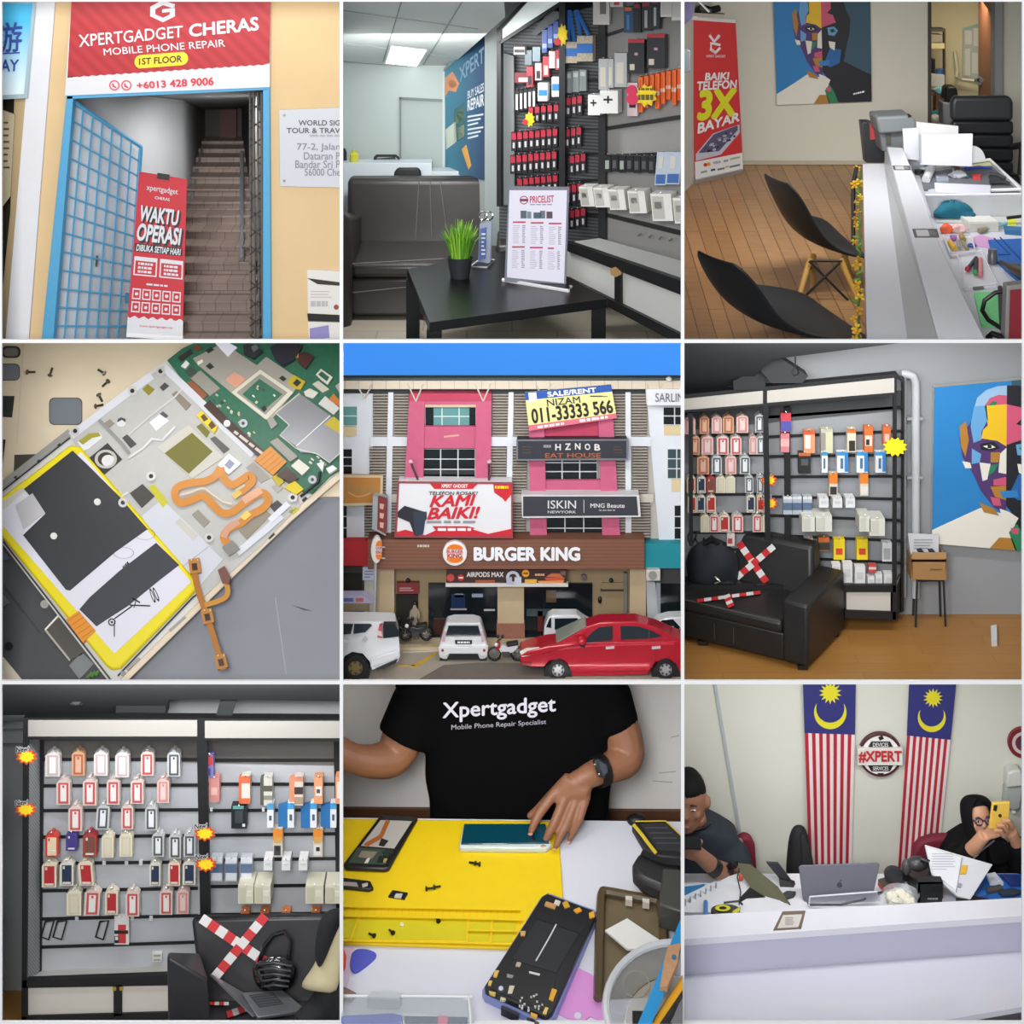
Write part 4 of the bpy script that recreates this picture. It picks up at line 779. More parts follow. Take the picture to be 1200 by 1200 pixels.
 for i in range(4):cush(142+i*16,158+i*16,1116+i,1188,1,.04).build('back_pad',lm,t,bevel=.035,seg=3)
 cush(205,232,1150,1196,2,.4).build('seat',lm,t,bevel=.05)
 b=B();b.tube([P(1187,172,23.1),P(1196,170,22.9),P(1198,176,22.8),P(1196,205,22.8)],.04,8);b.build('armrest',BLACK,t)
 # --- desk clutter
 def flat(nm,lab,cat,q,m,h=.012,grp=None,bev=0):
  b=B();b.poly([DK(u,v,h) for u,v in q],(0,0,-h));return tag(b.build(nm,m,bevel=bev),lab,cat,grp)
 def on(u,v,h=0):return DK(u,v)+V((0,0,h))
 def bx(nm,lab,cat,u0,u1,vb,w,hh,m,rot=0,top=None,lid=None):
  p=on((u0+u1)/2,vb);wx=(u1-u0)*p.y/F;b=B();b.box(p+V((0,w/2,hh/2)),(wx,w,hh),Matrix.Rotation(rot,3,'Z'));o=tag(b.build(nm,m,bevel=.006),lab,cat)
  if top:b=B();b.box(p+V((0,w/2,hh+.006)),(wx*.98,w*.98,.014),Matrix.Rotation(rot,3,'Z'));b.build('lid',top,o)
  return o
 bx('ink_box','small white and blue box beside the far end of the upper counter','box',1070,1083,199,.12,.09,mat('#b9bcc9',.4));b=B();b.lathe([(0,0),(.045,0),(.045,.11),(0,.11)],on(1086,198),14);tag(b.build('tape_roll',mat('#4f9fc9',.4)),'upright light blue tape roll near the grey printer','tape')
 b=B();b.lathe([(0,0),(.055,0),(.055,.05),(0,.06)],on(1077,204),16);tag(b.build('dial',mat('#26282c',.4)),'round black knob below the small blue and white box','knob')
 b=B();b.tube([on(1085,216,.05),on(1092,202,.06)],.05,12);tag(b.build('paper_roll',mat('#dedfe2',.6)),'white paper roll lying at the tray corner','roll')
 t=thing('tool_tray','dark grey tool tray with a white rim on the repair desk','tray',on(1140,226));b=B();b.poly([on(u,v,.02) for u,v in ((1078,205),(1160,194),(1196,228),(1083,224))],(0,0,-.02));b.build('tray_floor',mat('#6d7076',.5),t)
 rim=[(1078,203),(1160,192),(1197,227),(1160,228)];b=B();b.tube([on(u,v,.05) for u,v in rim],.02,6);b.build('rim',WHITE,t)
 rg=random.Random(8)
 for nm,lab,cat,p0,p1,r,cc in (('pen','blue pen lying across the tool tray','pen',(1131,203),(1162,202),.018,'#2b3fa8'),('tweezers','grey tweezers lying in the tool tray beside the blue pen','tweezers',(1110,197),(1133,200),.013,'#6c6f78'),('brush','brown handled brush at the back of the tool tray','brush',(1116,199),(1128,206),.02,'#6d5a4c'),('screwdriver','teal screwdriver in the middle of the tool tray','screwdriver',(1126,206),(1134,212),.018,'#3b7f86'),('blade','silver blade tool in the tool tray','blade',(1117,204),(1119,213),.014,'#b9bcc2'),('wire_bundle','dark wire bundle at the corner of the tool tray','wire',(1160,209),(1178,214),.025,'#3a3b3f'),('pliers','black pliers near the front corner of the tool tray','pliers',(1160,219),(1184,220),.026,'#2c2d31')):
  b=B();b.tube([on(*p0,.05),on((p0[0]+p1[0])/2,(p0[1]+p1[1])/2-.6,.06),on(*p1,.05)],[r,r,r*.7],7);tag(b.build(nm,mat(cc,.45)),lab,cat)
 flat('red_clip','small red clip beside the blue pen in the tool tray','clip',[(1139,204),(1150,204),(1149,208),(1140,208)],mat('#c9434b',.5),.05)
 flat('phone_board','dark phone circuit in the tool tray','circuit board',[(1158,206),(1172,207),(1177,214),(1162,214)],mat('#3f4247',.5),.04);flat('phone_screen','pale phone screen in the tool tray next to the paper roll','screen',[(1096,205),(1110,203),(1112,211),(1098,213)],mat('#9fa6b5',.2),.04)
 b=B();cloth(b,on(1123,210,.05),.1,.05,.05,3);tag(b.build('clear_wrap',mat('#b9bcc4',.2)),'crumpled clear wrap in the middle of the tool tray','wrap')
 flat('envelope','white envelope leaning at the front of the tool tray','envelope',[(1095,214),(1161,217),(1160,228),(1096,225)],mat('#d6d5e2',.5),.1);flat('envelope','second pale envelope under the white one','envelope',[(1088,222),(1108,220),(1108,230),(1086,229)],mat('#c3c4d0',.5),.07)
 t=thing('clear_tub','wide clear plastic tub behind the teal cloth','tub',on(1150,262));cl=mat('#d3d6dc',.15,alpha=.5)
 for q in ([(1084,229),(1204,228),(1204,262),(1094,262)],):b=B();b.f(FY(on(1150,255).y),q,.01,0);b.build('front_wall',cl,t)
 b=B();b.poly([on(u,v,.015) for u,v in ((1088,232),(1204,230),(1204,262),(1098,262))],(0,0,-.01));b.build('base',mat('#c6c9c6',.3),t);b=B();b.tube([P(1084,229,on(1150,255).y-.02),P(1204,227.5,on(1150,255).y-.02)],.016,6);b.build('rim',mat('#e3e5e8',.3),t)
 b=B();b.poly([on(u,v,.02) for u,v in ((1125,233),(1146,232),(1150,243),(1122,242))],(0,0,-.01));tag(b.build('green_paper',mat('#c3cbb0',.7)),'pale green slip inside the clear tub','paper')
 b=B();cloth(b,on(1116,255,.06),.2,.12,.13,2,28,14,.35,-.05);tag(b.build('cloth',mat('#17677d',.85)),'crumpled teal cloth on the repair desk','cloth')
 b=B();cloth(b,on(1135,258,.02),.08,.08,.08,21,18,10,.3,-.02);tag(b.build('cloth',mat('#115a70',.85)),'small loose end of teal cloth beside the white box','cloth')
 o=bx('phone_box','white lidded phone box beside the teal cloth','box',1134,1170,272,.32,.1,mat('#cfcfc6',.45),.06,mat('#e4e2da',.45))
 flat('yellow_note','bright yellow sticky note beside the clear tub','note',[(1179,254),(1189,255),(1191,262),(1182,262)],mat('#dfe02e',.6),.02)
 b=B();cloth(b,on(1109,273,.04),.07,.05,.06,31,amp=.25);tag(b.build('orange_wrapper',mat('#f0643a',.6)),'bright orange wrapper on the repair desk','wrapper');b=B();cloth(b,on(1123,272,.04),.09,.08,.05,32,amp=.35);tag(b.build('pink_wrapper',mat('#dcb8b5',.5)),'pale pink wrapper beside the orange one','wrapper')
 flat('pink_film','translucent pink film sheet beside the blue mat','film',[(1138,278),(1150,275),(1166,280),(1160,290),(1145,288)],mat('#cf9fc9',.4),.012)
 t=thing('parts_tray','clear tray of small parts beside the upper counter','tray',on(1125,303));b=B();b.poly([on(u,v,.02) for u,v in ((1105,282),(1138,281),(1143,301),(1114,303))],(0,0,-.02));b.build('tray_floor',mat('#c6c3c6',.3),t);b=B();b.tube([on(u,v,.06) for u,v in ((1105,282),(1114,303),(1143,301),(1138,281),(1105,282))],.01,5);b.build('rim',mat('#e5e5ea',.2),t)
 for nm,lab,p0,p1,r,cc in (('battery','yellow battery in the clear parts tray',(1113,289),(1119,297),.03,'#d9a93a'),('cap','purple cap in the clear parts tray',(1114,284),(1121,284),.03,'#a56fae'),('cork','brown plug in the clear parts tray',(1126,281),(1129,287),.03,'#a0814f'),('spring','grey spindle in the clear parts tray',(1122,288),(1125,296),.018,'#8c8c90'),('tube','olive tube in the clear parts tray',(1128,289),(1134,298),.02,'#8d8762')):b=B();b.tube([on(*p0,.05),on(*p1,.05)],r,9);tag(b.build(nm,mat(cc,.5)),lab,'small part')
 b=B();c=on(1139,291,.03);b.tube([c+V((.035*math.cos(a),.05*math.sin(a),0)) for a in [6.2832*i/14 for i in range(15)]],.014,6);tag(b.build('blue_ring',mat('#3a43a8',.4)),'small blue ring beside the clear parts tray','ring')
 t=thing('pen_tray','clear pen tray with three thin probes on the white desk','tray',on(1145,340));b=B();b.poly([on(u,v,.012) for u,v in ((1122,302),(1150,298),(1168,336),(1130,342))],(0,0,-.012));b.build('tray_floor',mat('#dadbe0',.15),t);b=B();b.tube([on(u,v,.04) for u,v in ((1122,302),(1150,298),(1168,336),(1130,342),(1122,302))],.008,5);b.build('rim',mat('#eeeef2',.15),t)
 for lab,p0,p1,cc,tip in (('black probe with a red tip in the clear pen tray',(1144,308),(1134,321),'#33343a','#b5263c'),('black probe with a green tip in the clear pen tray',(1144,309),(1143,325),'#2e3033','#2f9a4f'),('pink probe in the clear pen tray',(1149,309),(1149,327),'#d98a8e','#c9767c')):
  b=B();b.tube([on(*p0,.05),on(*p1,.05)],.022,8);o=tag(b.build('probe',mat(cc,.4)),lab,'probe');b=B();b.ell(on(*p1,.05),(.03,.03,.03),None,10,6);b.build('tip',mat(tip,.4),o)
 flat('repair_mat','blue silicone repair mat at the desk edge','mat',[(1158,281),(1206,279),(1206,338),(1182,318),(1163,300)],mat('#1f5fae',.5),.03)
 for p0,p1 in (((1165,283),(1184,302)),((1172,282),(1204,316)),((1170,302),(1184,302))):b=B();b.tube([on(*p0,.035),on(*p1,.035)],.008,4);tag(b.build('mat_ridge',mat('#184c8f',.5)),'raised ridge on the blue repair mat','ridge','ridges of the blue repair mat')
 b=B();p=on(1163,309);b.lathe([(0,0),(.05,0),(.05,.09),(.045,.1),(.045,.15),(0,.15)],p,16);o=tag(b.build('jar',mat('#5c5a63',.3)),'small dark jar beside the blue repair mat','jar')
 bx('blue_tool_case','blue tool case at the desk edge above the repair mat','case',1180,1206,276,.2,.06,mat('#2a6c9e',.45),-.2);b=B();b.tube([on(1180,264,.08),on(1197,263,.09)],.018,7);tag(b.build('cutter',BLACK),'black cutter lying on the blue tool case','cutter');b=B();b.tube([on(1155,272,.03),on(1180,266,.04)],.02,7);tag(b.build('brush',mat('#7fb9bd',.5)),'pale teal brush between the phone box and the blue tool case','brush');b=B();b.tube([on(1147,274,.03),on(1156,272,.03)],.03,8);tag(b.build('brush',mat('#8a8068',.6)),'short olive brush head in front of the phone box','brush')
 b=B();b.tube([on(1173,316,.08),on(1180,321,.09),on(1188,326,.1),on(1204,333,.1)],[.022,.025,.055,.075],12);tag(b.build('hot_air_tool',mat('#4a4138',.45)),'dark brown tapered hot air handle over the blue mat','tool')
 t=thing('green_board','bright green speckled circuit board near the red meter','board',on(1158,386));b=B();b.poly([on(u,v,.03) for u,v in ((1141,346),(1171,345),(1173,384),(1150,384))],(0,0,-.03));b.build('board',mat('#79d98a',.5,noise=.25,scale=60),t);b=B();b.tube([on(1172,344,.06),on(1174,390,.06)],.025,6);b.build('clamp',mat('#35383a',.5),t);b=B();b.tube([on(1141,344,.05),on(1152,343,.05)],.02,6);b.build('clamp',mat('#6e7068',.4),t)
 b=B();b.tube([P(1181,341,17.9),P(1166,343,17.9),P(1154,352,17.9),P(1151,364,17.9),P(1158,375,17.9),P(1174,385,17.9)],.022,8);tag(b.build('hose',BLACK),'black curved hose from the red meter over the green board','hose')
 t=thing('power_meter','grey cased red bench meter in the near desk corner','meter',on(1192,399));f=FY(17.3);b=B();b.f(f,[(1180,335),(1206,332),(1206,404),(1177,404)],.05,-.1);b.build('case',mat('#8d8b88',.4),t,bevel=.01);b=B();b.f(f,[(1184,340),(1206,338),(1206,404),(1182,404)],.06,.05);b.build('front_panel',mat('#8a2b34',.4),t)
 b=B();b.tube([P(1158,396,17.25),P(1163,391,17.2),P(1172,394,17.2),P(1176,402,17.2)],.03,8);tag(b.build('cable',BLACK),'thick black cable loop in the near desk corner','cable')
 lamp('fill_counter',1000,12,20.3,3.0,.4,92,40)  # added fill to brighten the back of the counter room
 lamp('fill_inner_room',1130,4,25.9,.8,.6,22,10,(1,.9,.7))  # added warm fill beyond the doorway, no fitting
room3()
# ================= ROOM 4: opened tablet on a tilted grey bench =================
def room4():
 CLIP[0]=(0,400,400,800)
 T=FP(P(200,600,18.0),(0,-math.cos(.6),math.sin(.6)))
 def part(n,c,pts,h1,h0=0,par=None,r=.5,m=0,bev=0,**k):
  b=B();b.f(T,pts,h1,h0);return b.build(n,mat(c,r,m,**k) if isinstance(c,str) else c,par,bevel=bev,smooth=30)
 def rc(u,v,w,h,a=0):
  a=math.radians(a);return [(u+x*math.cos(a)-y*math.sin(a),v+x*math.sin(a)+y*math.cos(a)) for x,y in ((-w/2,-h/2),(w/2,-h/2),(w/2,h/2),(-w/2,h/2))]
 def rr(u,v,w,h,r,a=0,n=4):
  o=[]
  for cx,cy,s in ((w/2-r,h/2-r,0),(-w/2+r,h/2-r,90),(-w/2+r,-h/2+r,180),(w/2-r,-h/2+r,270)):
   for i in range(n+1):q=math.radians(s+90*i/n);o.append((cx+r*math.cos(q),cy+r*math.sin(q)))
  a=math.radians(a);return [(u+x*math.cos(a)-y*math.sin(a),v+x*math.sin(a)+y*math.cos(a)) for x,y in o]
 o=part('workbench',mat('#7f8289',.35,noise=.05,scale=3),[(-6,394),(406,394),(406,806),(-6,806)],0,-.1);tag(o,'grey workbench top under the opened tablet','workbench')
 for q,lab in (([(342,709),(356,713),(366,716),(356,715)],'short dark scratch on the grey workbench'),([(322,700),(323.2,700),(336,790),(334.5,790)],'long pale scratch on the grey workbench')):
  tag(part('scratch','#33353a' if 'dark' in lab else '#989ba0',q,.004),lab,'scratch')
 # back cover with screws
 c=thing('back_cover','cream metal tablet back cover lying under the opened tablet','cover',T(60,500,.0));part('shell','#d8c9ae',[(-6,394),(406,394),(406,582),(371,582),(300,600),(-6,600)],.05,0,c,.45,.1,noise=.03)
 b=B();b.band(T,rr(13,412.5,22,14,6),rr(13,412.5,17,10,4.5),.062,.045);b.build('camera_ring',mat('#2b2928',.3),c);part('camera_glass','#77716b',rr(13,412.5,17,10,4.5),.056,.045,c,.15)
 for q,cc,n in ((rr(9,436,27,18,5),'#6a6e77','flash_hole'),(rr(77,482,37,30,6),'#6b7078','sensor_hole')):
  b=B();b.band(T,rr(q[0][0]*0+(9 if n[0]=='f' else 77),436 if n[0]=='f' else 482,29 if n[0]=='f' else 39,20 if n[0]=='f' else 32,6),q,.056,.045);b.build(n+'_edge',mat('#4a4038',.4),c)
  part(n,cc,q,.054,.045,c)
 for q in ([(-4,464),(17,464),(14,489),(-4,488)],[(-4,515),(6.5,515),(3,545),(-4,545)],[(17,533),(46,532),(46,540),(16,556)]):part('black_pad','#1e1e21' if q[0][0]<0 else '#3a362f',q,.056,.045,c)
 part('seam','#c9bba0',[(27,402),(28,402),(20,520),(19,520)],.053,.05,c)
 for i,(u,v,n) in enumerate(((37,436,'beside the square sensor hole, nearest the camera ring'),(60,435,'straight above the square sensor hole'),(118,435,'topmost of the column by the tablet edge'),(123,450,'second of the column by the tablet edge'),(118,467,'third of the column by the tablet edge'),(117,475,'lowest of the column, touching the tablet edge'))):
  s=thing('screw',f'tiny dark screw on the cream cover, {n}','screw',T(u,v,.05),'loose screws on the cream cover');a=i*1.3;d=V((math.cos(a),0,math.sin(a)))*.035;p=T(u,v,.075)
  b=B();b.lathe([(0,0),(.026,0),(.026,.012),(.012,.022),(0,.022)],p-d,10,d*-1);b.build('head',mat('#6d675f',.35,.8),s);b=B();b.tube([p-d*.8,p+d],.012,6);b.build('shank',mat('#57514a',.4,.8),s)
 # black lower housing
 k=thing('speaker_housing','black plastic lower housing beside the yellow-rimmed battery','housing',T(40,760));part('shell','#3a3b3e',[(-6,630),(4,637),(70,722),(140,806),(-6,806)],.06,0,k,.5,noise=.06)
 for q,cc,n in (([(-4,643),(5,645),(12,655),(2,657),(-4,652)],'#4c5268','blue_pad'),([(-4,693),(4,697),(12,706),(2,712),(-4,710)],'#57595b','grey_pad'),([(-4,764),(4,770),(14,782),(26,797),(30,806),(-4,806)],'#cfc5b0','cream_edge'),([(53,738),(68,722),(88,742),(101,762),(95,768),(82,773)],'#4a453f','metal_plate'),([(81,780),(96,764),(110,778),(93,796)],'#77787a','grey_square')):part(n,cc,q,.075,.05,k,.35)
 b=B();b.tube([T(53,738,.08),T(68,722,.08)],.012,5);b.tube([T(53,738,.08),T(82,774,.08)],.01,5);b.build('plate_edge',mat('#b9b3a4',.3),k)
 for u,v,cc in ((52,708,'#b9b4ab'),(10,757,'#232427')):b=B();b.disc(T,u,v,5,.08,.05,16);b.disc(T,u,v,2,.086,.08,10);b.build('screw_head',mat(cc,.3,.5),k,bevel=.006)
 for i in range(3):b=B();b.tube([T(102+i*5,795-i*1.5,.08),T(108+i*4,788-i,.08)],.02,6);b.build('green_contact',mat('#4f7a3a',.4),k)
 part('groove','#2a2b2d',[(-4,677),(4,684),(48,741),(46,742),(2,687)],.063,.055,k)
 # tablet
 t=thing('tablet','opened tablet with battery and green board exposed, lying across the bench','tablet',T(137,800))
 part('case','#cfcdca',[(-6,577),(82,506),(180,432),(238,396),(406,396),(406,551),(340,609),(268,678),(138,804),(129,801),(-6,626)],.1,0,t,.4)
 ribbon(T,[(412,545),(340,607),(268,676),(200,743),(136,806)],8,.12,.02).build('cream_rim',mat('#d6c5ae',.35,.2),t,bevel=.008)
 ribbon(T,[(-6,575),(82,506)],8,.13,.08).build('side_rail',mat('#96948f',.4,.3),t);ribbon(T,[(-6,582),(82,513)],1.5,.134,.1).build('rail_gap',BLACK,t)
 for u,v in ((18,559),(45,540),(69,521)):part('clip_slot','#2a2826',rc(u,v,3.5,2,-36),.136,.1,t)
 ribbon(T,[(-6,622),(130,797)],2,.13,.09).build('dark_gap',mat('#2b2a20',.5),t);ribbon(T,[(138,792),(226,700),(262,674)],2,.112,.09).build('antenna_wire',BLACK,t)
 # battery
 bt=part('battery','#e6d312',[(-6,588),(82,521),(94,523),(233,683),(231,690),(141,783),(131,785),(124,780),(-6,619)],.15,.05,t,.3,coat=.4,bev=.02)
 part('white_label','#d6d4de',[(-6,604),(28,573),(95,530),(224,682),(134,766),(-6,606)],.155,.14,bt)
 part('silver_edge','#c9c6b9',[(-6,594),(26,571),(30,575),(-6,606)],.156,.14,bt)
 part('black_film','#2c2d31',[(28,573),(85,528),(103,545),(140,582),(173,620),(135,647),(82,692),(77,691),(27,627),(53,602)],.16,.14,bt,.4);part('black_film','#2e2f36',[(93,714),(105,700),(140,669),(183,636),(210,662),(188,679),(150,710),(125,726),(113,734)],.16,.14,bt,.45)
 part('grey_sticker','#b5b3b6',[(18,592),(38,578),(53,601),(28,620)],.164,.14,bt)
 for u,v in ((63,628),(114,588)):b=B();b.disc(T,u,v,4,.168,.15,14);b.build('white_dot',mat('#dcd9d4',.4),bt,smooth=0)
 for u,v in ((145,648),(170,626)):b=B();b.ring(T,u,v,12,11.4,.159,.15,28,.55);b.build('ring_mark',mat('#6a6a70'),bt,smooth=0)
 text('00',[(174,690),(181,688),(188,704),(180,707)],T,BLACK,bt,.158,.01)
 text('~',[(143,664),(150,657),(152,660),(145,667)],T,BLACK,bt,.158,.02)
 for p in (((134,725),(155,710)),((134,729),(134,746)),((152,709),(176,710)),((155,701),(164,706)),((160,701),(157,712))):b=B();b.tube([T(*p[0],.16),T(*p[1],.16)],.006,4);b.build('ink_line',BLACK,bt)
 b=B();b.ring(T,131,729,4.5,3,.162,.15,18);b.disc(T,131,729,1.4,.162,.15,10);b.build('target_mark',BLACK,bt,smooth=0)
 b=B();b.f(T,[(77,726),(92,716),(112,739),(97,753)],.17,.06);b.build('orange_tape',mat('#db8a1c',.35),bt)
 for i in range(5):ribbon(T,[(79+i*4,728+i*5),(94+i*4,718+i*5)],.8,.174,.168).build('tape_crease',mat('#b86d12',.4),bt)
 # metal mid plate
 pl=part('mid_plate',mat('#b3b2ae',.45,.1,noise=.06,scale=12),[(82,509),(152,456),(192,429),(205,440),(240,478),(300,535),(345,578),(352,592),(305,640),(262,678),(238,700),(212,664),(176,622),(140,583),(100,545)],.13,.08,t)
 part('white_plate','#c9cad2',[(176,622),(166,605),(190,585),(218,612),(262,655),(232,689),(212,664)],.138,.1,t,.35)
 ribbon(T,[(83,511),(150,460),(178,440)],9,.145,.1).build('white_rail',mat('#cfd0d6',.4),t)
 ribbon(T,[(100,545),(140,583),(150,577)],2.5,.15,.1).build('white_border',mat('#d3d3d3',.4),t)
 ribbon(T,[(192,430),(240,476),(262,500),(297,533)],9,.15,.1).build('white_rail',mat('#cdced4',.4),t)
 ribbon(T,[(214,664),(245,640),(262,655)],1.2,.143,.1).build('panel_edge',mat('#aeb0b8',.4),t);ribbon(T,[(278,648),(310,622),(330,604)],8,.15,.1).build('white_rail',mat('#d2d3da',.4),t);ribbon(T,[(316,610),(338,590)],7,.16,.1).build('white_rail',mat('#d9dae2',.4),t)
 for q,cc,h in (([(91,518),(104,508),(117,507),(120,513),(104,526),(98,528)],'#d9d8da',.142),([(92,517),(104,508),(116,507),(118,511),(108,513),(97,521)],'#9a9220',.146),([(104,537),(126,519),(143,538),(121,557)],'#26241f',.144),([(122,496),(129,491),(134,496),(127,502)],'#8d8272',.142),([(143,513),(149,509),(160,520),(153,525)],'#3f3d3b',.142),([(175,495),(189,484),(198,493),(183,505)],'#e0dfe5',.142),([(187,485),(191,482),(197,487),(194,490)],'#4b4a45',.144),([(187,454),(193,448),(198,452),(191,458)],'#3e3c3a',.142),([(167,456),(173,450),(181,456),(174,463)],'#837b12',.142),([(184,524),(221,498),(262,536),(225,561)],'#c3bfb3',.142),([(193,531),(225,507),(249,529),(221,555)],'#6b6611',.15),([(152,578),(167,567),(181,581),(166,595)],'#3b3833',.146),([(174,571),(180,567),(197,588),(191,595),(180,580)],'#c0b713',.142),([(225,603),(232,597),(246,611),(239,618)],'#8f887b',.142),([(205,612),(211,607),(232,627),(226,633)],'#c2bdb4',.142),([(280,622),(309,596),(318,603),(289,632)],'#8e8473',.142),([(201,462),(207,458),(224,474),(218,481)],'#85796c',.142),([(288,548),(297,541),(317,560),(306,566)],'#9a958d',.142),([(318,570),(325,566),(332,572),(325,578)],'#a5a096',.142),([(316,593),(325,586),(332,592),(322,601)],'#3e3b3a',.144),([(230,500),(236,496),(246,506),(242,513)],'#716e18',.142),([(246,514),(252,511),(269,526),(262,531)],'#57544f',.146),([(338,600),(346,594),(351,596),(343,603)],'#c9c132',.13)):
  part('inset',cc,q,h,.1,t,.5)
 b=B();b.ring(T,124,538,13,9.5,.152,.14,26,.85);b.build('speaker_ring',mat('#b5b1a8',.4),t);b=B();b.disc(T,127,540,8,.148,.14,18,7);b.build('speaker_cone',mat('#d5d3d4',.4),t);ribbon(T,[(116,492),(143,520),(152,532)],4,.15,.1).build('groove_wall',mat('#8b8984',.4),t);ribbon(T,[(150,510),(178,486),(205,465),(213,456)],2,.15,.1).build('groove_wall',mat('#c9c7c4',.4),t);ribbon(T,[(150,537),(168,525),(178,514),(190,516),(205,500)],2.5,.152,.1).build('groove_wall',mat('#d3d2d0',.4),t)
 b=B();b.disc(T,142,495,5.5,.144,.13,16);b.build('round_hole',mat('#d2d1d4',.4),t);b=B();b.f(T,[(137,495),(138,491),(142,489),(147,491),(147,495),(143,492)],.147,.13);b.build('hole_shade',mat('#3d3b38',.4),t)  # dark crescent paints the shade inside the round hole
 for u,v in ((188,435),(155,458),(177,558),(144,589),(245,630),(343,583),(88,505)):
  b=B();b.ring(T,u,v,5.5,2.6,.165,.1,18);o=b.build('screw_boss',mat('#c5c3c0',.35,.3),t);b=B();b.disc(T,u,v,2.7,.15,.1,12);b.build('screw_hole',BLACK,o)
 part('white_tag','#dedfe8',[(255,545),(268,531),(283,543),(268,556)],.165,.1,t);part('tag_print','#8f92a5',[(263,545),(269,538),(275,543),(269,550)],.168,.16,t)
 # orange flex cable
 og=mat('#c9812a',.35,noise=.08);
 fb=ribbon(T,smooth_path([(258,548),(252,558),(240,564),(222,566),(208,571),(205,580),(211,589),(224,586),(238,581),(250,592),(260,601),(272,600),(288,588),(304,578),(312,580),(314,588),(306,597),(294,603),(282,613),(268,620),(262,630),(268,638)]),9,.165,.13).build('flex_cable',og,t)
 ribbon(T,smooth_path([(258,548),(262,560),(272,568),(284,562),(292,557),(296,563),(290,570),(280,578)]),9,.172,.13).build('flex_branch',og,fb)
 ribbon(T,smooth_path([(212,580),(224,577),(238,572),(250,580),(262,588),(272,590)]),1.6,.176,.16).build('flex_slot',mat('#e3c9a6',.4),fb);ribbon(T,smooth_path([(276,575),(287,568)]),3,.178,.16).build('flex_slot',mat('#c9b9a0',.4),fb)
 ribbon(T,[(285,587),(306,574)],9,.174,.16).build('copper_patch',mat('#d5a184',.3,.3),fb);ribbon(T,[(262,630),(266,620),(280,611)],8,.174,.16).build('copper_patch',mat('#cf9a7c',.3,.3),fb);part('gold_pad','#e8c35c',[(281,606),(289,598),(295,603),(287,610)],.178,.16,fb);part('gold_pad','#d8b45a',[(271,580),(279,573),(284,578),(276,585)],.178,.16,fb)
 part('connector','#8d8a84',[(260,641),(272,633),(281,643),(268,651)],.19,.13,t,.3,.6)
 # green board
 gm=mat('#27634a',.4,noise=.2,scale=25)
 bd=part('circuit_board',gm,[(196,422),(214,408),(240,396),(406,396),(406,545),(386,558),(366,578),(346,574),(330,558),(300,532),(262,498),(232,468)],.14,.09,t)
 sh=mat('#a39e93',.4,.35);sh2=mat('#88888c',.35,.45)
 def bp(n,c,q,h,h0=.12,**k):return part(n,c,q,h,h0,bd,**k)
 bp('shield',sh,[(226,420),(253,406),(262,402),(301,428),(312,418),(346,441),(350,452),(318,492),(310,491),(271,460),(232,428)],.165)
 b=B();b.band(T,[(271,460),(305,433),(344,460),(312,492)],[(277,460),(305,438),(337,460),(311,486)],.178,.15);b.build('shield_frame',mat('#cdc8b6',.4),bd,smooth=0)
 b=B();b.band(T,[(277,460),(305,438),(337,460),(311,486)],[(284,462),(304,444),(331,462),(308,482)],.172,.15);b.build('shield_inner',mat('#8f8b7f',.4),bd,smooth=0)
 bp('chip_window',gm,[(284,462),(304,444),(331,462),(308,482)],.169)
 for q,c,h in (([(264,445),(275,436),(288,444),(277,455)],'#cf9479',.17),([(222,442),(235,434),(258,455),(246,464)],'#8f8a80',.16),([(219,448),(225,446),(243,463),(238,468)],'#8a4e28',.165),([(336,448),(344,439),(358,447),(352,457),(345,455)],'#b5a01c',.175),([(343,449),(348,444),(353,448),(348,453)],'#2a2720',.18),([(327,443),(331,440),(336,444),(332,447)],'#23211f',.17),([(252,402),(262,398),(278,407),(267,418)],'#e1e2e9',.175),([(285,405),(291,402),(308,411),(297,420),(286,414)],'#26282b',.2),([(294,406),(300,403),(303,408),(297,413)],'#5d6468',.205),([(316,407),(332,398),(354,405),(346,420),(332,428),(322,420)],'#22222c',.21),([(347,416),(357,412),(368,418),(358,432),(349,424)],'#4a2520',.19),([(343,414),(350,413),(350,419),(345,420)],'#b07d2a',.2),([(241,411),(247,406),(251,410),(244,414)],'#2b2b28',.17),([(241,429),(246,425),(251,430),(246,433)],'#2b2b28',.17),([(208,419),(223,409),(226,413),(212,423)],'#282624',.17),([(212,429),(218,422),(222,426),(217,432)],'#dcdcd8',.17),([(231,424),(237,421),(238,424),(232,428)],'#dfdccb',.172),([(217,435),(224,430),(231,437),(224,443)],'#3c453f',.16),([(227,406),(233,404),(236,409),(230,411)],'#7a3a20',.17)):
  bp('component',mat(c,.4),q,h)
 b=B();b.band(T,[(370,439),(376,432),(390,442),(384,451),(377,446)],[(373,439),(377,435),(386,442),(383,447),(378,443)],.17,.13);b.build('small_frame',mat('#cdcaba',.4),bd,smooth=0)
 bp('shield',sh2,[(323,484),(351,461),(387,487),(347,523),(328,510),(339,498)],.175);bp('shield',sh2,[(347,524),(388,488),(406,503),(406,526),(386,542),(372,531),(352,530)],.175)
 ribbon(T,[(347,523),(387,487)],1.4,.18,.17).build('seam',mat('#dcdbd7',.4),bd);ribbon(T,[(323,484),(339,498),(328,510),(348,526),(372,532),(386,542),(406,524)],1.4,.18,.15).build('shield_edge',mat('#c2bfb3',.4),bd);ribbon(T,[(323,484),(351,461)],1.4,.18,.15).build('shield_edge',mat('#c2bfb3',.4),bd)
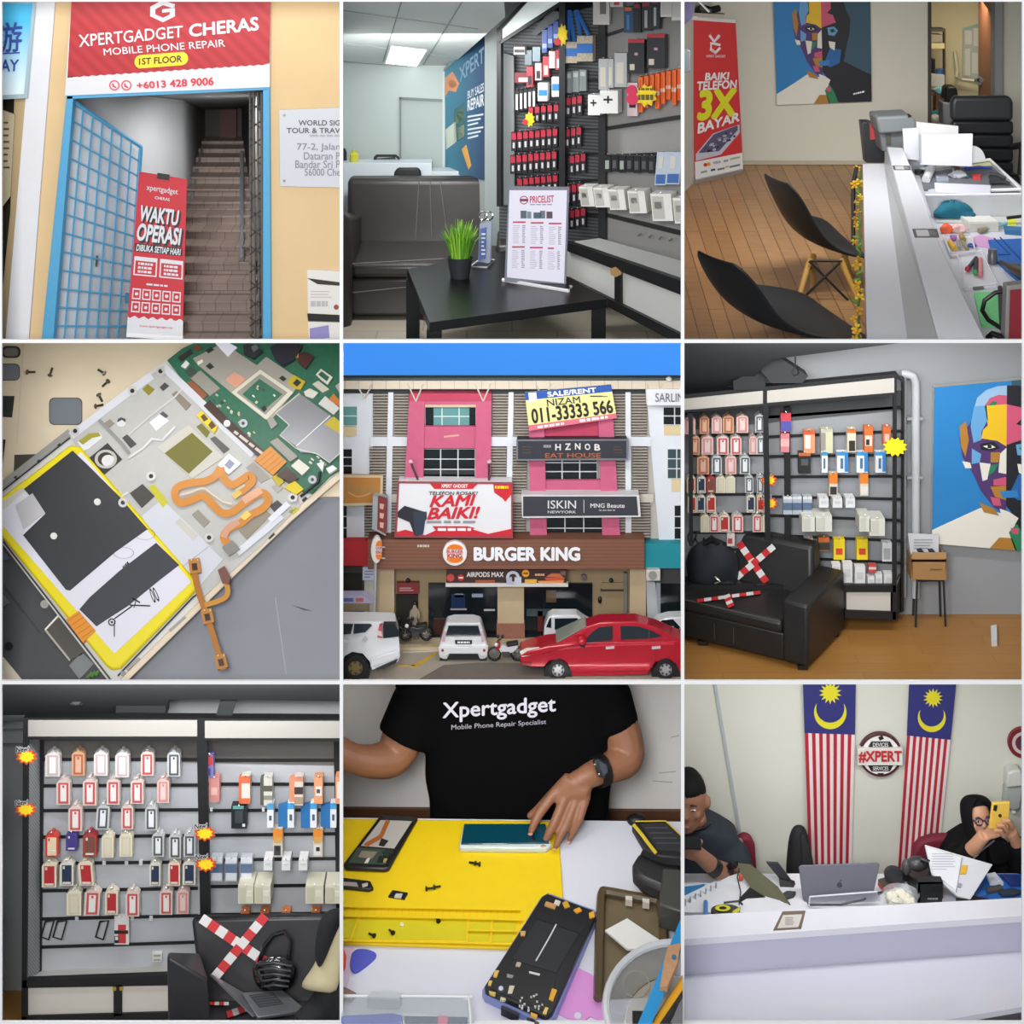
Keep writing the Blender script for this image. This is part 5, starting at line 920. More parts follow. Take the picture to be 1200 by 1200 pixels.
 for q,c,h in (([(380,497),(391,488),(406,500),(404,512)],'#b9a51c',.18),([(385,468),(391,461),(400,471),(400,478)],'#b46a22',.18),([(373,473),(381,464),(398,478),(391,486)],'#c4c2bd',.175),([(356,459),(363,455),(373,460),(367,467),(358,464)],'#c9c6b8',.17),([(366,450),(373,446),(386,456),(378,460)],'#bcb8a8',.17),([(393,452),(404,444),(406,462),(399,462)],'#a89f95',.17),([(312,490),(320,489),(325,497),(318,503)],'#97938a',.17),([(316,518),(325,513),(349,535),(340,541)],'#96928a',.17),([(341,546),(350,538),(363,548),(354,557)],'#d7d3c4',.18),([(371,543),(380,541),(378,553)],'#e6e4df',.19),([(382,549),(390,545),(395,549),(386,555)],'#e6e4df',.19)):
  bp('component',mat(c,.4),q,h)
 g=random.Random(4)
 for i in range(46):
  u,v=(g.uniform(285,328),g.uniform(448,478)) if i<18 else ((252+(i-18)*2.3+g.uniform(-6,6),468+(i-18)*2.0+g.uniform(-6,6)) if i<38 else (g.uniform(352,382),g.uniform(532,545)))
  if i<18 and not (abs(u-307)/20+abs(v-463)/18<.9):continue
  part('chip',mat(g.choice(('#c9bf96','#b5b09c','#3a3d38','#d8d4c0')),.4),rc(u,v,g.uniform(2,4),g.uniform(1.5,3),40),.178 if i<18 else .152,.13,bd)
 b=B();b.f(T,[(306,478),(310,475),(313,479),(309,483)],.18,.15);b.build('chip',BLACK,bd)
 for q in (((282,496),5),((363,562),5)):b=B();b.ring(T,q[0][0]+3,q[0][1],5,2,.17,.12,18);b.build('screw_boss',mat('#b9b9bd',.35),bd)
 ribbon(T,[(242,472),(262,492),(307,533)],10,.16,.12).build('brown_flex',mat('#3c2018',.4),t);text('~',[(276,504),(309,530),(306,533),(273,507)],T,mat('#c9bfb2'),t,.163,.005)
 b=B();b.disc(T,266,496,4,.168,.15,16);b.build('white_dot',mat('#dcdad6',.4),t,smooth=0)
 of=part('orange_flex','#cf8420',[(298,539),(317,523),(336,541),(320,557)],.17,.12,t,.35)
 for i in range(4):ribbon(T,[(301+i*4.4,543+i*3.6),(319+i*4.4,528+i*3.6)],.7,.173,.165).build('flex_crease',mat('#a5650f',.4),of)
 part('brown_chip','#3d1f16',[(324,557),(336,547),(350,560),(340,566)],.18,.12,t,.3);part('yellow_pad','#d8bf16',[(333,571),(345,563),(356,573),(346,580)],.165,.1,t);part('yellow_pad','#bca718',[(318,559),(325,556),(333,564),(327,570)],.155,.1,t)
 yp=part('yellow_frame','#dfc420',[(230,487),(236,481),(255,500),(251,508)],.165,.1,t);part('brown_pad','#553a14',[(235,488),(239,485),(244,491),(239,494)],.17,.15,yp);part('brown_pad','#553a14',[(244,498),(248,493),(253,499),(248,503)],.17,.15,yp)
 b=B();b.tube([T(375,553,.18),T(373,565,.19),T(363,573,.19),T(352,582,.18)],.014,6);b.build('black_wire',BLACK,t)
 for u,v,w in ((156,778,20),(208,731,25),(318,628,9),(357,585,6),(305,635,9),(285,647,6),(270,660,6)):part('frame_slot','#9a9792' if w>15 else '#2a2826',rc(u,v,w,3.2,-42),.125,.1,t)
 b=B();b.disc(T,144,789,3,.126,.1,12);b.build('screw_head',mat('#8d8a85',.3,.5),t)
 # loose button flex
 f=thing('button_flex','loose amber button flex cable hanging over the tablet edge','cable',T(262,790));am=mat('#a8691c',.3,noise=.1);dk=mat('#3c1d0c',.3)
 ribbon(T,smooth_path([(227,660),(229,678),(234,698),(239,712),(243,724),(249,742),(255,762),(262,785)]),7,.2,.16).build('strip',am,f)
 ribbon(T,smooth_path([(240,709),(254,705),(264,700),(267,693),(265,682)]),6,.205,.17).build('side_strip',mat('#c08428',.3),f);part('brown_end','#6d3f35',[(255,668),(263,663),(270,676),(268,685),(260,682)],.22,.15,f)
 for u,v,a in ((228,663,-8),(243,722,-12),(259,775,-14)):
  part('contact_pad','#b0752a',rc(u,v,13,17,a),.21,.16,f);part('button',dk,rc(u,v+1,6,8,a),.22,.2,f)
  for s in (-3.5,3.5):b=B();b.disc(T,u+s,v-7,.9,.222,.2,8);b.build('gold_dot',mat('#e5c27a',.3),f)
 lamp('fill_bench',200,409,17.0,2.4,.12,16,45)  # added fill over the bench, itself unseen
room4()
# ================= ROOM 5: shophouse street =================
def room5():
 CLIP[0]=(400,400,800,800);Z0=10.5-1000*17.5/F;YW=18.45
 G=lambda u,v:PZ(u,v,Z0)
 fw=FY(YW)
 def pt(n,c,q,h1,h0,par,r=.6,**k):
  b=B()
  if len(q)==4 and not isinstance(q[0],tuple):b.r(k.pop('fr',fw),*q,h1,h0)
  else:b.f(k.pop('fr',fw),q,h1,h0)
  bev=k.pop('bev',0)
  return b.build(n,mat(c,r,**k) if isinstance(c,str) else c,par,bevel=bev,smooth=30)
 sk=mat('#4a9dfb',1,emit=.75)
 b=B();b.r(FY(24),396,396,804,560,0,-.02);struct('sky',b,sk)
 b=B();b.poly([V((-2.0,17.2,Z0)),V((2.0,17.2,Z0)),V((2.0,18.7,Z0)),V((-2.0,18.7,Z0))]);struct('road',b,mat('#a39a8c',.9,noise=.08,scale=10))
 b=B();b.poly([G(478,804),G(520,780),G(560,777),G(640,778),G(655,804)],(0,0,.006));struct('road_tarmac',b,mat('#6c645c',.9,noise=.12,scale=20))
 b=B();b.poly([G(440,763),G(516,762),G(516,752),G(440,752)],(0,0,.03));b.poly([G(560,760),G(640,760),G(640,752),G(560,752)],(0,0,.03));struct('pavement',b,mat('#bba98a',.9,noise=.06,scale=9))
 for i,q in enumerate((((481,781),(487,783),(513,766),(510,765)),((466,779),(486,779.5),(486,781),(466,780.5)),((472,764),(514,762.5),(514,763.5),(472,765)))):b=B();b.poly([G(*p) for p in q],(0,0,.004));struct('road_marking' if i==0 else 'road_marking.00%d' % i,b,mat('#c9a13a' if i<2 else '#c9c4b8',.8))
 wht,pink,pink_shade=mat('#d5dae2',.85,noise=.06,scale=6),mat('#bd5b7b',.85,noise=.14,scale=9),mat('#b3405c',.85,noise=.08,scale=9)  # the second pink is the first darkened to paint shadow
 frame,glassd,glasst,beige=mat('#cfd3d6',.5),mat('#131b20',.15),mat('#5f9494',.2),mat('#d3c299',.8)
 def window(par,u0,v0,u1,v1,nx,ny,g,h=.015,dark_ends=False):
  w=pt('window',frame,(u0,v0,u1,v1),h,.0,par)
  dx,dy=(u1-u0)/nx,(v1-v0)/ny
  for i in range(nx):
   for j in range(ny):pt('pane',g,(u0+i*dx+.7,v0+j*dy+.7,u0+(i+1)*dx-.7,v0+(j+1)*dy-.7),h+.004,h-.004,w,.15)
  if dark_ends:pt('curtain_gap',glassd,(u0+.7,v0+.7,u0+10,v1-.7),h+.006,h,w);pt('curtain_gap',glassd,(u1-8,v0+.7,u1-.7,v1-.7),h+.006,h,w)
  return w
 lv_back,lv_slat=mat('#55483a',.9,noise=.35,scale=14),mat('#a09a92',.8,noise=.1,scale=14)
 def louvre(par,u0,v0,u1,v1,st=3.4,back=None):
  l=pt('louvre_panel',back or lv_back,(u0,v0,u1,v1),.0,-.03,par,.9)
  b=B();v=v0+1
  while v<v1-.5:b.r(fw,u0,v,u1,v+st*.42,.025,.0);v+=st
  b.build('louvre_slats',lv_slat,l,smooth=0)
 # --- neighbour at one side: white shophouse
 s=thing('shophouse','white shophouse with an orange sign beside the pink-framed building','building',P(420,660,YW))
 pt('wall',wht,[(396,455),(440,455),(432,632),(396,632)],0,-.2,s)
 window(s,398,476,419,499,1,2,glasst);pt('sill',beige,(398,500,418,511),.012,0,s);window(s,398,526,413,556,1,3,glassd);window(s,398,592,407,632,1,3,glassd)
 o=pt('shop_board','#b57b38',[(398,558),(447,559),(446,590),(398,591)],.12,.04,None,.5,bev=.01);tag(o,'orange brown shop board on the white shophouse','sign');b=B();b.band(fw,[(396,556),(449,557),(448,592),(396,593)],[(399,559.5),(446,560),(445,589),(399,590)],.13,.03);b.build('board_edge',mat('#c9b795',.5),o,smooth=0);text('~',[(406,566),(440,569),(438,580),(406,578)],fw,mat('#a8804a'),o,.124,.01)
 ribbon(fw,smooth_path([(408,577),(420,582),(434,578)]),1.2,.126,.12).build('swash',mat('#cda878',.5),o)
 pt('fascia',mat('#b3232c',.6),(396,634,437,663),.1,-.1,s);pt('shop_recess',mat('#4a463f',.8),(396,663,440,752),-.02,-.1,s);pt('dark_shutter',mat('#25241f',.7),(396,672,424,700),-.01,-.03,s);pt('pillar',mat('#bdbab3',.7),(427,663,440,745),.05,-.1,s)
 o=pt('notice_board','#c3c8d6',(425,665,440,680),.1,.07,None);tag(o,'small pale notice board under the red fascia','sign');lines(3,427,668,438,678,fw,mat('#6d7fb5'),o,2,1.2,h=.104)
 o=thing('street_stall_awning','blue white and red awning roof beside the white van','awning',P(420,712,18.2));pt('canopy','#b9b3cf',[(396,698),(425,698),(439,707),(396,707)],.0,-.12,o,fr=FY(18.2));pt('valance','#8a7a60',(396,707,432,716),.0,-.05,o,fr=FY(18.2))
 for u,w,c in ((402,12,'#5a6fb0'),(417,9,'#c06a6a')):pt('print',c,(u,701,u+w,705),.004,0,o,fr=FY(18.2))
 # --- neighbour at the other side
 s2=thing('shophouse','white shophouse with a teal fascia beside the pink-framed building','building',P(780,740,YW))
 pt('wall',wht,[(757,455),(804,455),(804,640),(773,640)],0,-.2,s2)
 window(s2,777,477,804,498,2,2,glassd);pt('sill',beige,(778,499,804,510),.012,0,s2);window(s2,782,526,804,561,2,3,mat('#3c4f52',.2));pt('sill',beige,(787,562,804,576),.012,0,s2);window(s2,790,592,804,632,1,3,glassd)
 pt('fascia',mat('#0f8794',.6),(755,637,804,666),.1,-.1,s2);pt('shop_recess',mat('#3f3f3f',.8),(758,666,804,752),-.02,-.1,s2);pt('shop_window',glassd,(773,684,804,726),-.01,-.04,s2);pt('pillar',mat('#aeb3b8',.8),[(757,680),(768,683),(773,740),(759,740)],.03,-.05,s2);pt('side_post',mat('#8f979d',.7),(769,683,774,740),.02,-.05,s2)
 o=pt('shop_board','#d6d8de',[(757,456),(804,456),(804,475),(758,475)],.14,.03,None,.5);tag(o,'white shop board high on the shophouse with the teal fascia','sign');text('SARLIN',[(768,461),(801,461),(801,471),(768,471)],fw,mat('#5d646e'),o,.145,.012)
 o=thing('air_conditioner','grey outdoor air conditioner below the teal fascia','air conditioner',P(765,681,YW));pt('case','#c5c3bd',(757,668,774,681),.16,.02,o,bev=.008);b=B();b.disc(fw,765,674.5,5,.166,.15,18);b.build('fan_grille',mat('#8d8d89',.6),o)
 # --- main building
 m=thing('shophouse','pink-framed shophouse with many shop signs, louvred walls and a burger restaurant below','building',P(600,752,YW))
 pt('wall',mat('#b8b4ad',.9,noise=.1,scale=8),[(440,455),(757,455),(775,640),(430,640)],-.03,-.25,m)
 for (a,c) in (((437,455),(480,480)),((576,455),(620,700)),((718,716),(759,800))):pass
 for u0,u1,um in ((437,479,457),(577,620,598),(717,758,735)):
  d=0 if u0<500 else (0 if u0<600 else 4)
  louvre(m,u0,461,um-2,511);louvre(m,um+5,461,u1,511);pt('band',wht,(u0-3,512,u1+1+d,523),.02,-.03,m)
  louvre(m,u0-4+d*1.5,524,um-5+d,578);louvre(m,um+2+d,524,u1-3+d,578);pt('mullion_post',wht,[(um-2,460),(um+4,460),(um+1+d,632),(um-6+d,632)],.03,-.03,m)
  louvre(m,u0-10+d*3,590,um-6+d,632);louvre(m,um+1+d,590,u1-4+d*2,632);pt('band',mat('#c3beb3',.9,noise=.15,scale=10),(u0-6+d*2,579,u1+d*2,589),.015,-.03,m)
 # pink frames
 pt('pink_pier',pink,[(480,461),(498,461),(496,566),(474,566)],.09,0,m);pt('pink_pier',pink,[(558,461),(576,461),(575,566),(557,566)],.09,0,m);pt('pink_lintel',pink_shade,(480,461,576,470),.1,0,m);pt('pink_lintel',pink,(498,470,558,474),.085,0,m)
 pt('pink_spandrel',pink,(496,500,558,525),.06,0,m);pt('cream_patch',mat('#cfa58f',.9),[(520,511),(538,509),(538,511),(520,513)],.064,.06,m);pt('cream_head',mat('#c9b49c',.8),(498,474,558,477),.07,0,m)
 window(m,498,477,558,499,3,2,glasst,dark_ends=True);window(m,496,526,557,562,3,3,glassd)
 for q in ([(620,461),(637,461),(641,632),(621,632)],[(700,461),(717,461),(727,632),(706,632)]):pt('pink_pier',pink,q,.09,0,m)
 pt('pink_spandrel',pink_shade,(636,490,701,516),.05,0,m);pt('pink_spandrel',pink,(638,563,704,582),.06,0,m);window(m,638,532,700,563,3,3,glassd);window(m,640,606,706,632,3,2,glassd)  # upper spandrel has its shadow painted as darker pink
 # roof
 rf=thing('roof_eave','long cream roof eave across the whole row of shophouses','roof',P(600,460,YW));fr2=FY(YW-.12)
 pt('soffit_board',mat('#cbbfae',.7,noise=.04),(396,446,804,456),0,-.1,rf,fr=fr2);pt('top_trim','#39484f',(396,443,804,446),.015,-.08,rf,fr=fr2);pt('eave_shade','#2a3036',(396,455,804,461),.0,-.1,rf,fr=FY(YW-.02))  # dark strip below the soffit paints the eave's shadow
 for k in range(26):pt('board_joint','#a89b89',(404+k*16,446,404.7+k*16,456),.004,0,rf,fr=fr2)
 st=mat('#c3bdb2',.6)
 for u in (427,487,566,637,767):
  b=B();b.tube([P(u-9,450,YW-.125),P(u,470 if u!=427 else 467,YW-.1)],.008,6);b.tube([P(u+9,450,YW-.125),P(u+.5,470 if u!=427 else 467,YW-.1)],.008,6);b.build('v_strut',st,rf)
 b=B();b.ell(P(784,444,YW-.15),(.03,.05,.02));o=tag(b.build('security_camera',mat('#d8d8d4',.4)),'tiny white camera on the roof eave above the white shop board','camera')
 # signs
 def sgn(n,lab,u,v):return thing(n,lab,'sign',P(u,v,YW-.15))
 o=sgn('sale_banner','yellow and blue sale or rent banner tied crookedly under the eave',670,505);q=[(615,460),(716,451),(723,490),(620,505)];X=lambda a,c:bil(q,a,c);Q=lambda a0,c0,a1,c1:[X(a0,c0),X(a1,c0),X(a1,c1),X(a0,c1)]
 pt('banner_sheet','#dcd893',q,.16,.14,o);pt('blue_band','#1f4fa0',Q(0,0,1,.2),.164,.15,o);pt('red_band','#cf6a7c',Q(0,.86,1,1),.164,.15,o);pt('white_patch',WHITE,Q(.04,.02,.13,.25),.167,.15,o)
 text('SALE/RENT',Q(.26,.04,.82,.17),fw,WHITE,o,.168,.03);text('NIZAM',Q(.24,.24,.62,.42),fw,mat('#2f2a22'),o,.168,.008);text('011-33333 566',Q(.05,.45,.97,.82),fw,mat('#23201b'),o,.168,.03);text('~',Q(.1,.9,.4,.97),fw,WHITE,o,.168,.01);text('~',Q(.58,.88,.9,.97),fw,WHITE,o,.168,.01);lines(2,*X(.74,.26),*X(.95,.34),fw,mat('#6d6a4a'),o,1,1,h=.168)
 o=sgn('shop_sign','dark signboard of an eat house between the sale banner and the grey salon board',670,538);q=[(606,516),(735,515.5),(735,538),(606,539)];pt('panel','#2c2e38',q,.18,.05,o,.5);b=B();b.band(fw,[(605,515),(736,514.5),(736,539),(605,540)],[(607,517),(734,516.5),(734,537),(607,538)],.19,.05);b.build('edge',mat('#6d6f78',.5),o,smooth=0)
 for i,ch in enumerate('HZNOB'):u=651+i*11.5;text(ch,[(u,519.5+abs(i-2)*.5),(u+6,519.5+abs(i-1.6)*.6),(u+6,526.5+abs(i-1.6)*.6),(u,526.5+abs(i-2)*.5)],fw,mat('#d3d2d0'),o,.186,.03)
 text('~',(637,521,646,525),fw,mat('#9a9a9c'),o,.186,.01)
 text('EAT HOUSE',(639,531,704,536.5),fw,mat('#a5562f'),o,.186,.02)
 for u in (612,719):lines(3,u,522,u+12,532,fw,mat('#4f4238'),o,u,1.2,h=.186)
 o=sgn('shop_sign','grey salon signboard with a white border above the restaurant fascia',680,607);q=[(611,580),(749,580),(751,606),(612,607)];pt('border','#cfcfd2',q,.2,.06,o,.5);pt('panel','#33353e',[(613,582),(746,582),(748,604),(613,605)],.206,.1,o,.5)
 wt=mat('#d8d9dc');text('ISKIN',(642,586.5,675,596),fw,wt,o,.212,.004);text('NEWYORK',(642,598.5,675,601.5),fw,wt,o,.212,.01);pt('divider',wt,(684,586,684.6,601),.212,.2,o);text('MNG Beaute',(692,590,732,595),fw,wt,o,.212,.012);text('~',(702,597,722,599),fw,mat('#9a9ba0'),o,.212)
 o=sgn('billboard','big white and red phone repair billboard below the pink-framed windows',530,630);q=[(467,565),(600,566),(600,630),(463,629)];pt('panel','#dcdde2',q,.22,.05,o,.5);b=B();b.band(fw,[(466,564),(601,565),(601,631),(462,630)],[(468,566.5),(599,567.5),(599,628.5),(465,627.5)],.23,.04);b.build('edge',mat('#8c4148',.5),o,smooth=0)
 dh=0;rd=mat('#c8202f',.5);dk=mat('#26272f',.5)
 for q,c in (([(503,566),(561,566),(554,573),(509,573)],rd),([(578,566.5),(599,567),(599,580),(592,588),(589,584),(579,577)],rd),([(464,624),(475,621),(500,628),(464,628.5)],rd),([(497,628),(515,620),(530,624),(548,619),(572,626),(599,620),(599,629),(497,629)],rd),([(507,617),(548,617),(556,619),(548,624),(513,624)],rd),([(466,600),(474,593),(500,601),(500,608),(486,628),(480,612),(466,606)],dk),([(484,600),(500,600),(496,626),(487,629),(485,612)],mat('#333b4d',.4))):dh+=.0008;pt('print',c,q,.226+dh,.2,o)
 text('XPERT GADGET',(517,567.5,548,571.5),fw,WHITE,o,.23,.02);text('TELEFON ROSAK?',(503,576,560,580),fw,dk,o,.23,.02,shear=.15)
 text('KAMI',[(506,581),(557,580),(556,592),(504,594)],fw,rd,o,.23,.035,shear=.2);text('BAIKI!',[(503,595.5),(562,594),(561,607),(501,608.5)],fw,rd,o,.23,.035,shear=.2);text('~',(500,610,560,613.5),fw,mat('#8d8e94'),o,.23,.01);text('~',(513,618.5,552,622.5),fw,WHITE,o,.232,.02);text('~',(580,569,596,573),fw,YEL,o,.23,.02)
 for u,v0,v1,du in ((481,541,563,9),(573,541,563,0)):b=B();b.tube([P(u,v0,YW-.3),P(u+du,v1,YW-.14)],.012,6);l=tag(b.build('lamp_arm',mat('#4a4046',.5)),'thin spotlight arm over the white billboard, '+('slanting one on the pink pier' if du else 'upright one'),'lamp');b=B();b.ell(P(u,v0,YW-.32),(.025,.025,.02));b.build('lamp_head',mat('#c9a0a8',.4),l)
 o=thing('side_sign','narrow dark red projecting sign beside the louvred wall','sign',P(443,625,YW));pt('box','#9aa3a6',[(437,582),(453,586),(452,628),(436,620)],.25,.1,o);pt('face','#7c2f2c',[(443,583),(453,586),(452,626),(442,620)],.256,.2,o)
 for k in range(3):pt('print','#c9a49a',[(445,590+k*11),(450,591+k*11),(449,597+k*11),(445,596+k*11)],.26,.25,o)
 # restaurant
 r=thing('restaurant_fascia','brown fascia with white raised letters of a burger restaurant','sign',P(590,667,YW));pt('board',pattern_mat('brown_boards','Z','#6f4837','#7d5340',.6,9),(431,632,755,667),.2,0,r)
 text('BURGER KING',(556,642,679,656.5),fw,mat('#e9ecf2',.4),r,.2,.05,.3);text('~',(489,638,503,641.5),fw,mat('#c9bdb3'),r,.205,.01)
 b=B();b.disc(fw,533,649,14.3,.26,.2,36);lg=b.build('round_logo',mat('#e8e6e6',.4),r,bevel=.006)
 oc=mat('#e27a1e',.4);bun=lambda s:[(533+9.5*math.cos(a),649+s*(5.2+(5.6 if True else 0)*max(0,math.sin(a)))) for a in [math.pi*i/14 for i in range(15)]]
 pt('bun',oc,bun(-1),.268,.255,lg);pt('bun',oc,bun(1),.268,.255,lg);text('BURGER',(523.5,644.5,542.5,648.3),fw,mat('#c22a2e'),lg,.268,.03);text('KING',(524.5,649,541.5,653.8),fw,mat('#c22a2e'),lg,.268,.04)
 o=thing('promo_banner','dark brown burger promotion banner hanging below the restaurant fascia','banner',P(594,688,YW));pt('sheet','#33201c',(523,668,664,685),.15,.12,o);pt('white_rail','#c9c6c2',(522,684,666,688),.17,.1,o,bev=.004)
 text('AIRPODS MAX',(547,670.5,590,676),fw,mat('#d8d2ce'),o,.156,.03);b=B();b.disc(fw,528,677,4.5,.156,.15,18);b.build('red_badge',mat('#b8403a'),o);b=B();b.disc(fw,540,677,3.8,.156,.15,18);b.build('red_badge',mat('#b52f37'),o);text('~',(537.5,676,542.5,678),fw,WHITE,o,.16,.01);pt('orange_strip','#a8522e',(557,680,580,682.5),.156,.15,o)
 b=B();b.ring(fw,601,677,8,4.6,.17,.15,24,1.0);b.build('headphone_picture',mat('#b9bac6',.4),o);pt('headphone_cup','#a5a9bd',(593.5,677,600,685),.172,.15,o);pt('headphone_cup','#c0c2cf',(603,677,611,685),.172,.15,o);b=B();b.disc(fw,616,672,4.3,.16,.15,18);b.build('orange_badge',mat('#e0962c'),o);text('~',(613.5,671,618.5,673),fw,BLACK,o,.164,.01);pt('yellow_strip','#d9a431',(615,679,629,683),.156,.15,o);text('~',(627,672,638,675),fw,mat('#d6a98d'),o,.156,.01)
 for q,c in ((([(640,676),(646,672),(656,672),(660,677)]),'#b5653a'),([(638,677),(662,677),(660,680),(640,680)],'#c64a32'),([(630,681),(661,680),(660,684),(632,684)],'#d08a50'),([(656,670),(663,669),(663,674),(658,674)],'#6f5a54')):pt('burger_picture',c,q,.156,.15,o)
 tan=mat('#b5a283',.85,noise=.05);gf=m
 pt('shop_back_wall',mat('#8f7d5f',.85),(440,667,760,752),-.06,-.12,gf)
 for q in ((440,667,462,752),(583,688,614,731),(738,667,757,752)):pt('pillar',tan,q,.06,-.1,gf)
 pt('brick_base',pattern_mat('brick_red','brick','#8f5442',('#7d4436','#a08a78'),.9,30,rot=(math.pi/2,0,0),bw=.5,rh=.22),(582,731,615,756),.07,-.1,gf)
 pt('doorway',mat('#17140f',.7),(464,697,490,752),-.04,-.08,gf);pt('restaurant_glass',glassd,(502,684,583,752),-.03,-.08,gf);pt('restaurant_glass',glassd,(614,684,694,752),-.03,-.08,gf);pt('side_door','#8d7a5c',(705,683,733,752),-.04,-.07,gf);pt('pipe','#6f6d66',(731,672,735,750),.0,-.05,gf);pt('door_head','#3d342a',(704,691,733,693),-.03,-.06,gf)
 for q,c in (((529,697,545,713),'#1f2f55'),((553,696,566,700),'#8fa0b8'),((533,696,543,700),'#7f8ea8'),((528,713,547,715),'#9a9a9c'),((567,714,580,716),'#b9b9b9'),((640,692,652,706),'#5a4a35'),((617,714,648,722),'#3c4a4d'),((630,716,636,740),'#5a1f1d'),((508,725,522,744),'#3a211a')):pt('glimpse_reflection',c,q,-.025,-.06,gf,.3)  # patches seen in the glass; the red one paints a reflection
 o=pt('door_sign','#7c2a2d',(465,683,491,696),.0,-.05,None);tag(o,'dark red sign over the shaded doorway of the restaurant block','sign');lines(2,468,688,488,693,fw,mat('#c09a9a'),o,3,1.2,h=.004)
 for u,v in ((478,680),(716,680)):b=B();b.ell(P(u,v,YW-.03),(.02,.02,.022));tag(b.build('ceiling_camera',BLACK),'small black dome camera, '+('above the dark red door sign' if u<600 else 'above the tan side door'),'camera')
 b=B();b.disc(fw,684,677,3.4,.0,-.03,18);tag(b.build('round_badge',mat('#6a5560',.5)),'round badge on the tan wall below the fascia','badge');b=B();b.ell(P(703,703,YW+.03),(.02,.02,.035));tag(b.build('wall_lantern',BLACK),'dark lantern on the tan wall by the side door','lantern')
 o=thing('pylon_sign','round burger sign on a white post beside the brown fascia','sign',P(441,716,18.2));f=FY(18.12);b=B();b.f(f,[(440+6.5*math.cos(a)+1,645+15.5*math.sin(a)) for a in [6.2832*i/28 for i in range(28)]],.04,-.03);b.build('disc',mat('#ddd9d2',.4),o,bevel=.006)
 for s_ in (-1,1):b=B();b.f(f,[(444+3.6*math.cos(a),645+s_*(5+6*max(0,math.sin(a)))) for a in [math.pi*i/10 for i in range(11)]],.046,.03);b.build('bun',oc,o)
 text('BURGER',(440.7,640.8,447.3,644),f,mat('#b5272b'),o,.046,.02);text('KING',(440.7,645.2,447.3,649),f,mat('#b5272b'),o,.046,.03)
 b=B();b.tube([P(440,660,18.15),P(438,735,18.15)],.015,8);b.build('post',mat('#a9b0b3',.5),o);b=B();b.tube([P(446,641,18.15),P(453,641.5,18.3)],.008,5);b.tube([P(446,654,18.15),P(453,654.5,18.3)],.008,5);b.build('bracket',WHITE,o)
 # --- vehicles
 blk,gls=mat('#17181a',.5),mat('#18232b',.08)
 def wheel(par,u,v,ru,y,w=.09,rim='#c9cbce',spokes=7,rv=None):
  c=P(u,v,y);R_=ru*y/F;t=B();t.lathe([(R_*.6,0),(R_*.98,0),(R_,.02),(R_,w-.02),(R_*.98,w),(R_*.6,w)],c,24,(0,1,0),False);o=t.build('tyre',blk,par)
  b=B();b.lathe([(0,.012),(R_*.68,.012),(R_*.7,.0),(R_*.62,.03),(0,.03)],c,20,(0,1,0),False);b.build('rim',mat(rim,.3,.5),o)
  for k in range(spokes):
   a=6.2832*k/spokes;d=V((math.cos(a),0,math.sin(a)));e=V((-math.sin(a+.45),0,math.cos(a+.45)));a2=a+.45;d2=V((math.cos(a2),0,math.sin(a2)))
   b=B();b.disc(FY(c.y-.004),u+ru*.46*math.cos(a2),v+ru*.46*math.sin(a2),ru*.11,.002,-.006,8);b.build('rim_gap',mat('#4a4d50',.5),o,smooth=0)
  return o
 # red sedan
 s=thing('car','shiny red sedan parked sideways in front of the white cars','car',G(705,797));yn=17.62;D=.26;fn=FY(yn);red=mat('#b3132b',.22,.15,coat=.6)
 low=[(609,770),(610,766),(617,763),(640,757),(664,754),(690,752),(760,752),(782,752),(804,750),(804,790),(796,791),(788,791),(780,776),(769,776),(762,786),(760,791),(668,793),(663,782),(654,774),(644,775),(638,782),(622,782),(611,779)]
 b=B();b.f(fn,low,0,-D);b.build('body',red,s,bevel=.012)
 b=B();b.f(fn,[(610,769),(618,763.5),(642,757.5),(664,755),(682,753),(682,755),(660,760),(630,768)],.02,-.05);b.build('bonnet_side',red,s,bevel=.008)
 gb=[(652,754),(688,736),(704,731),(745,730),(770,737),(796,750),(804,752),(804,756),(652,758)];top=[P(u,v,yn) for u,v in gb]
 gt=[V((p.x+(.02 if i<3 else-.01),yn+D,p.z)) for i,p in enumerate(top)];gn=[V((p.x,yn+(.03 if 1<=i<=4 else .005),p.z)) for i,p in enumerate(top)];gt=[V((p.x,yn+D-(.03 if 1<=i<=4 else .0),p.z)) for i,p in enumerate(top)]
 b=B();b.loft([gn,gt]);b.build('cabin',red,s,bevel=.012)
 fg=F3(P(660,752,yn),P(760,752,yn),V((top[3].x,yn+.05,top[3].z)))
 for n,q in (('front_window',[(683,753),(694,741),(702,735),(718,733.5),(718,750),(690,753)]),('rear_window',[(727,733.5),(748,734),(764,739),(776,746),(758,748.5),(728,749.5)])):pt(n,gls,q,.012,.0,s,.08,fr=fg)
 pt('window_bar','#22262a',(760,738,761.2,748),.016,0,s,fr=fg)
 b=B();b.poly([gn[0]+V((.01,-.002,.006)),gn[1]+V((-.004,0,.0)),gt[1]+V((-.004,-.0,0)),gt[0]+V((.01,0,.006))],(-.012,0,.01));b.build('windscreen',mat('#7d857a',.1),s)
 for n,q,c in (('headlamp',[(609,764),(617,760),(632,759),(626,767),(612,770)],'#d8d6cc'),('lower_grille',[(609,775),(624,776),(622,780),(611,779)],'#7d1020'),('sill_line',[(670,787),(760,786),(760,787.5),(670,788.5)],'#8a1022'),('crease',[(640,762),(700,756),(790,754),(790,755.2),(700,757.5),(640,763.5)],'#c93548')):pt(n,c,q,.006,-.01,s,.2,fr=fn)
 for u in (715,769):pt('door_handle','#3a1a1e' if u<0 else '#c9c3c3',[(u-5,758.5),(u+5,757.5),(u+5,760),(u-5,761)],.016,0,s,.2,fr=fn)
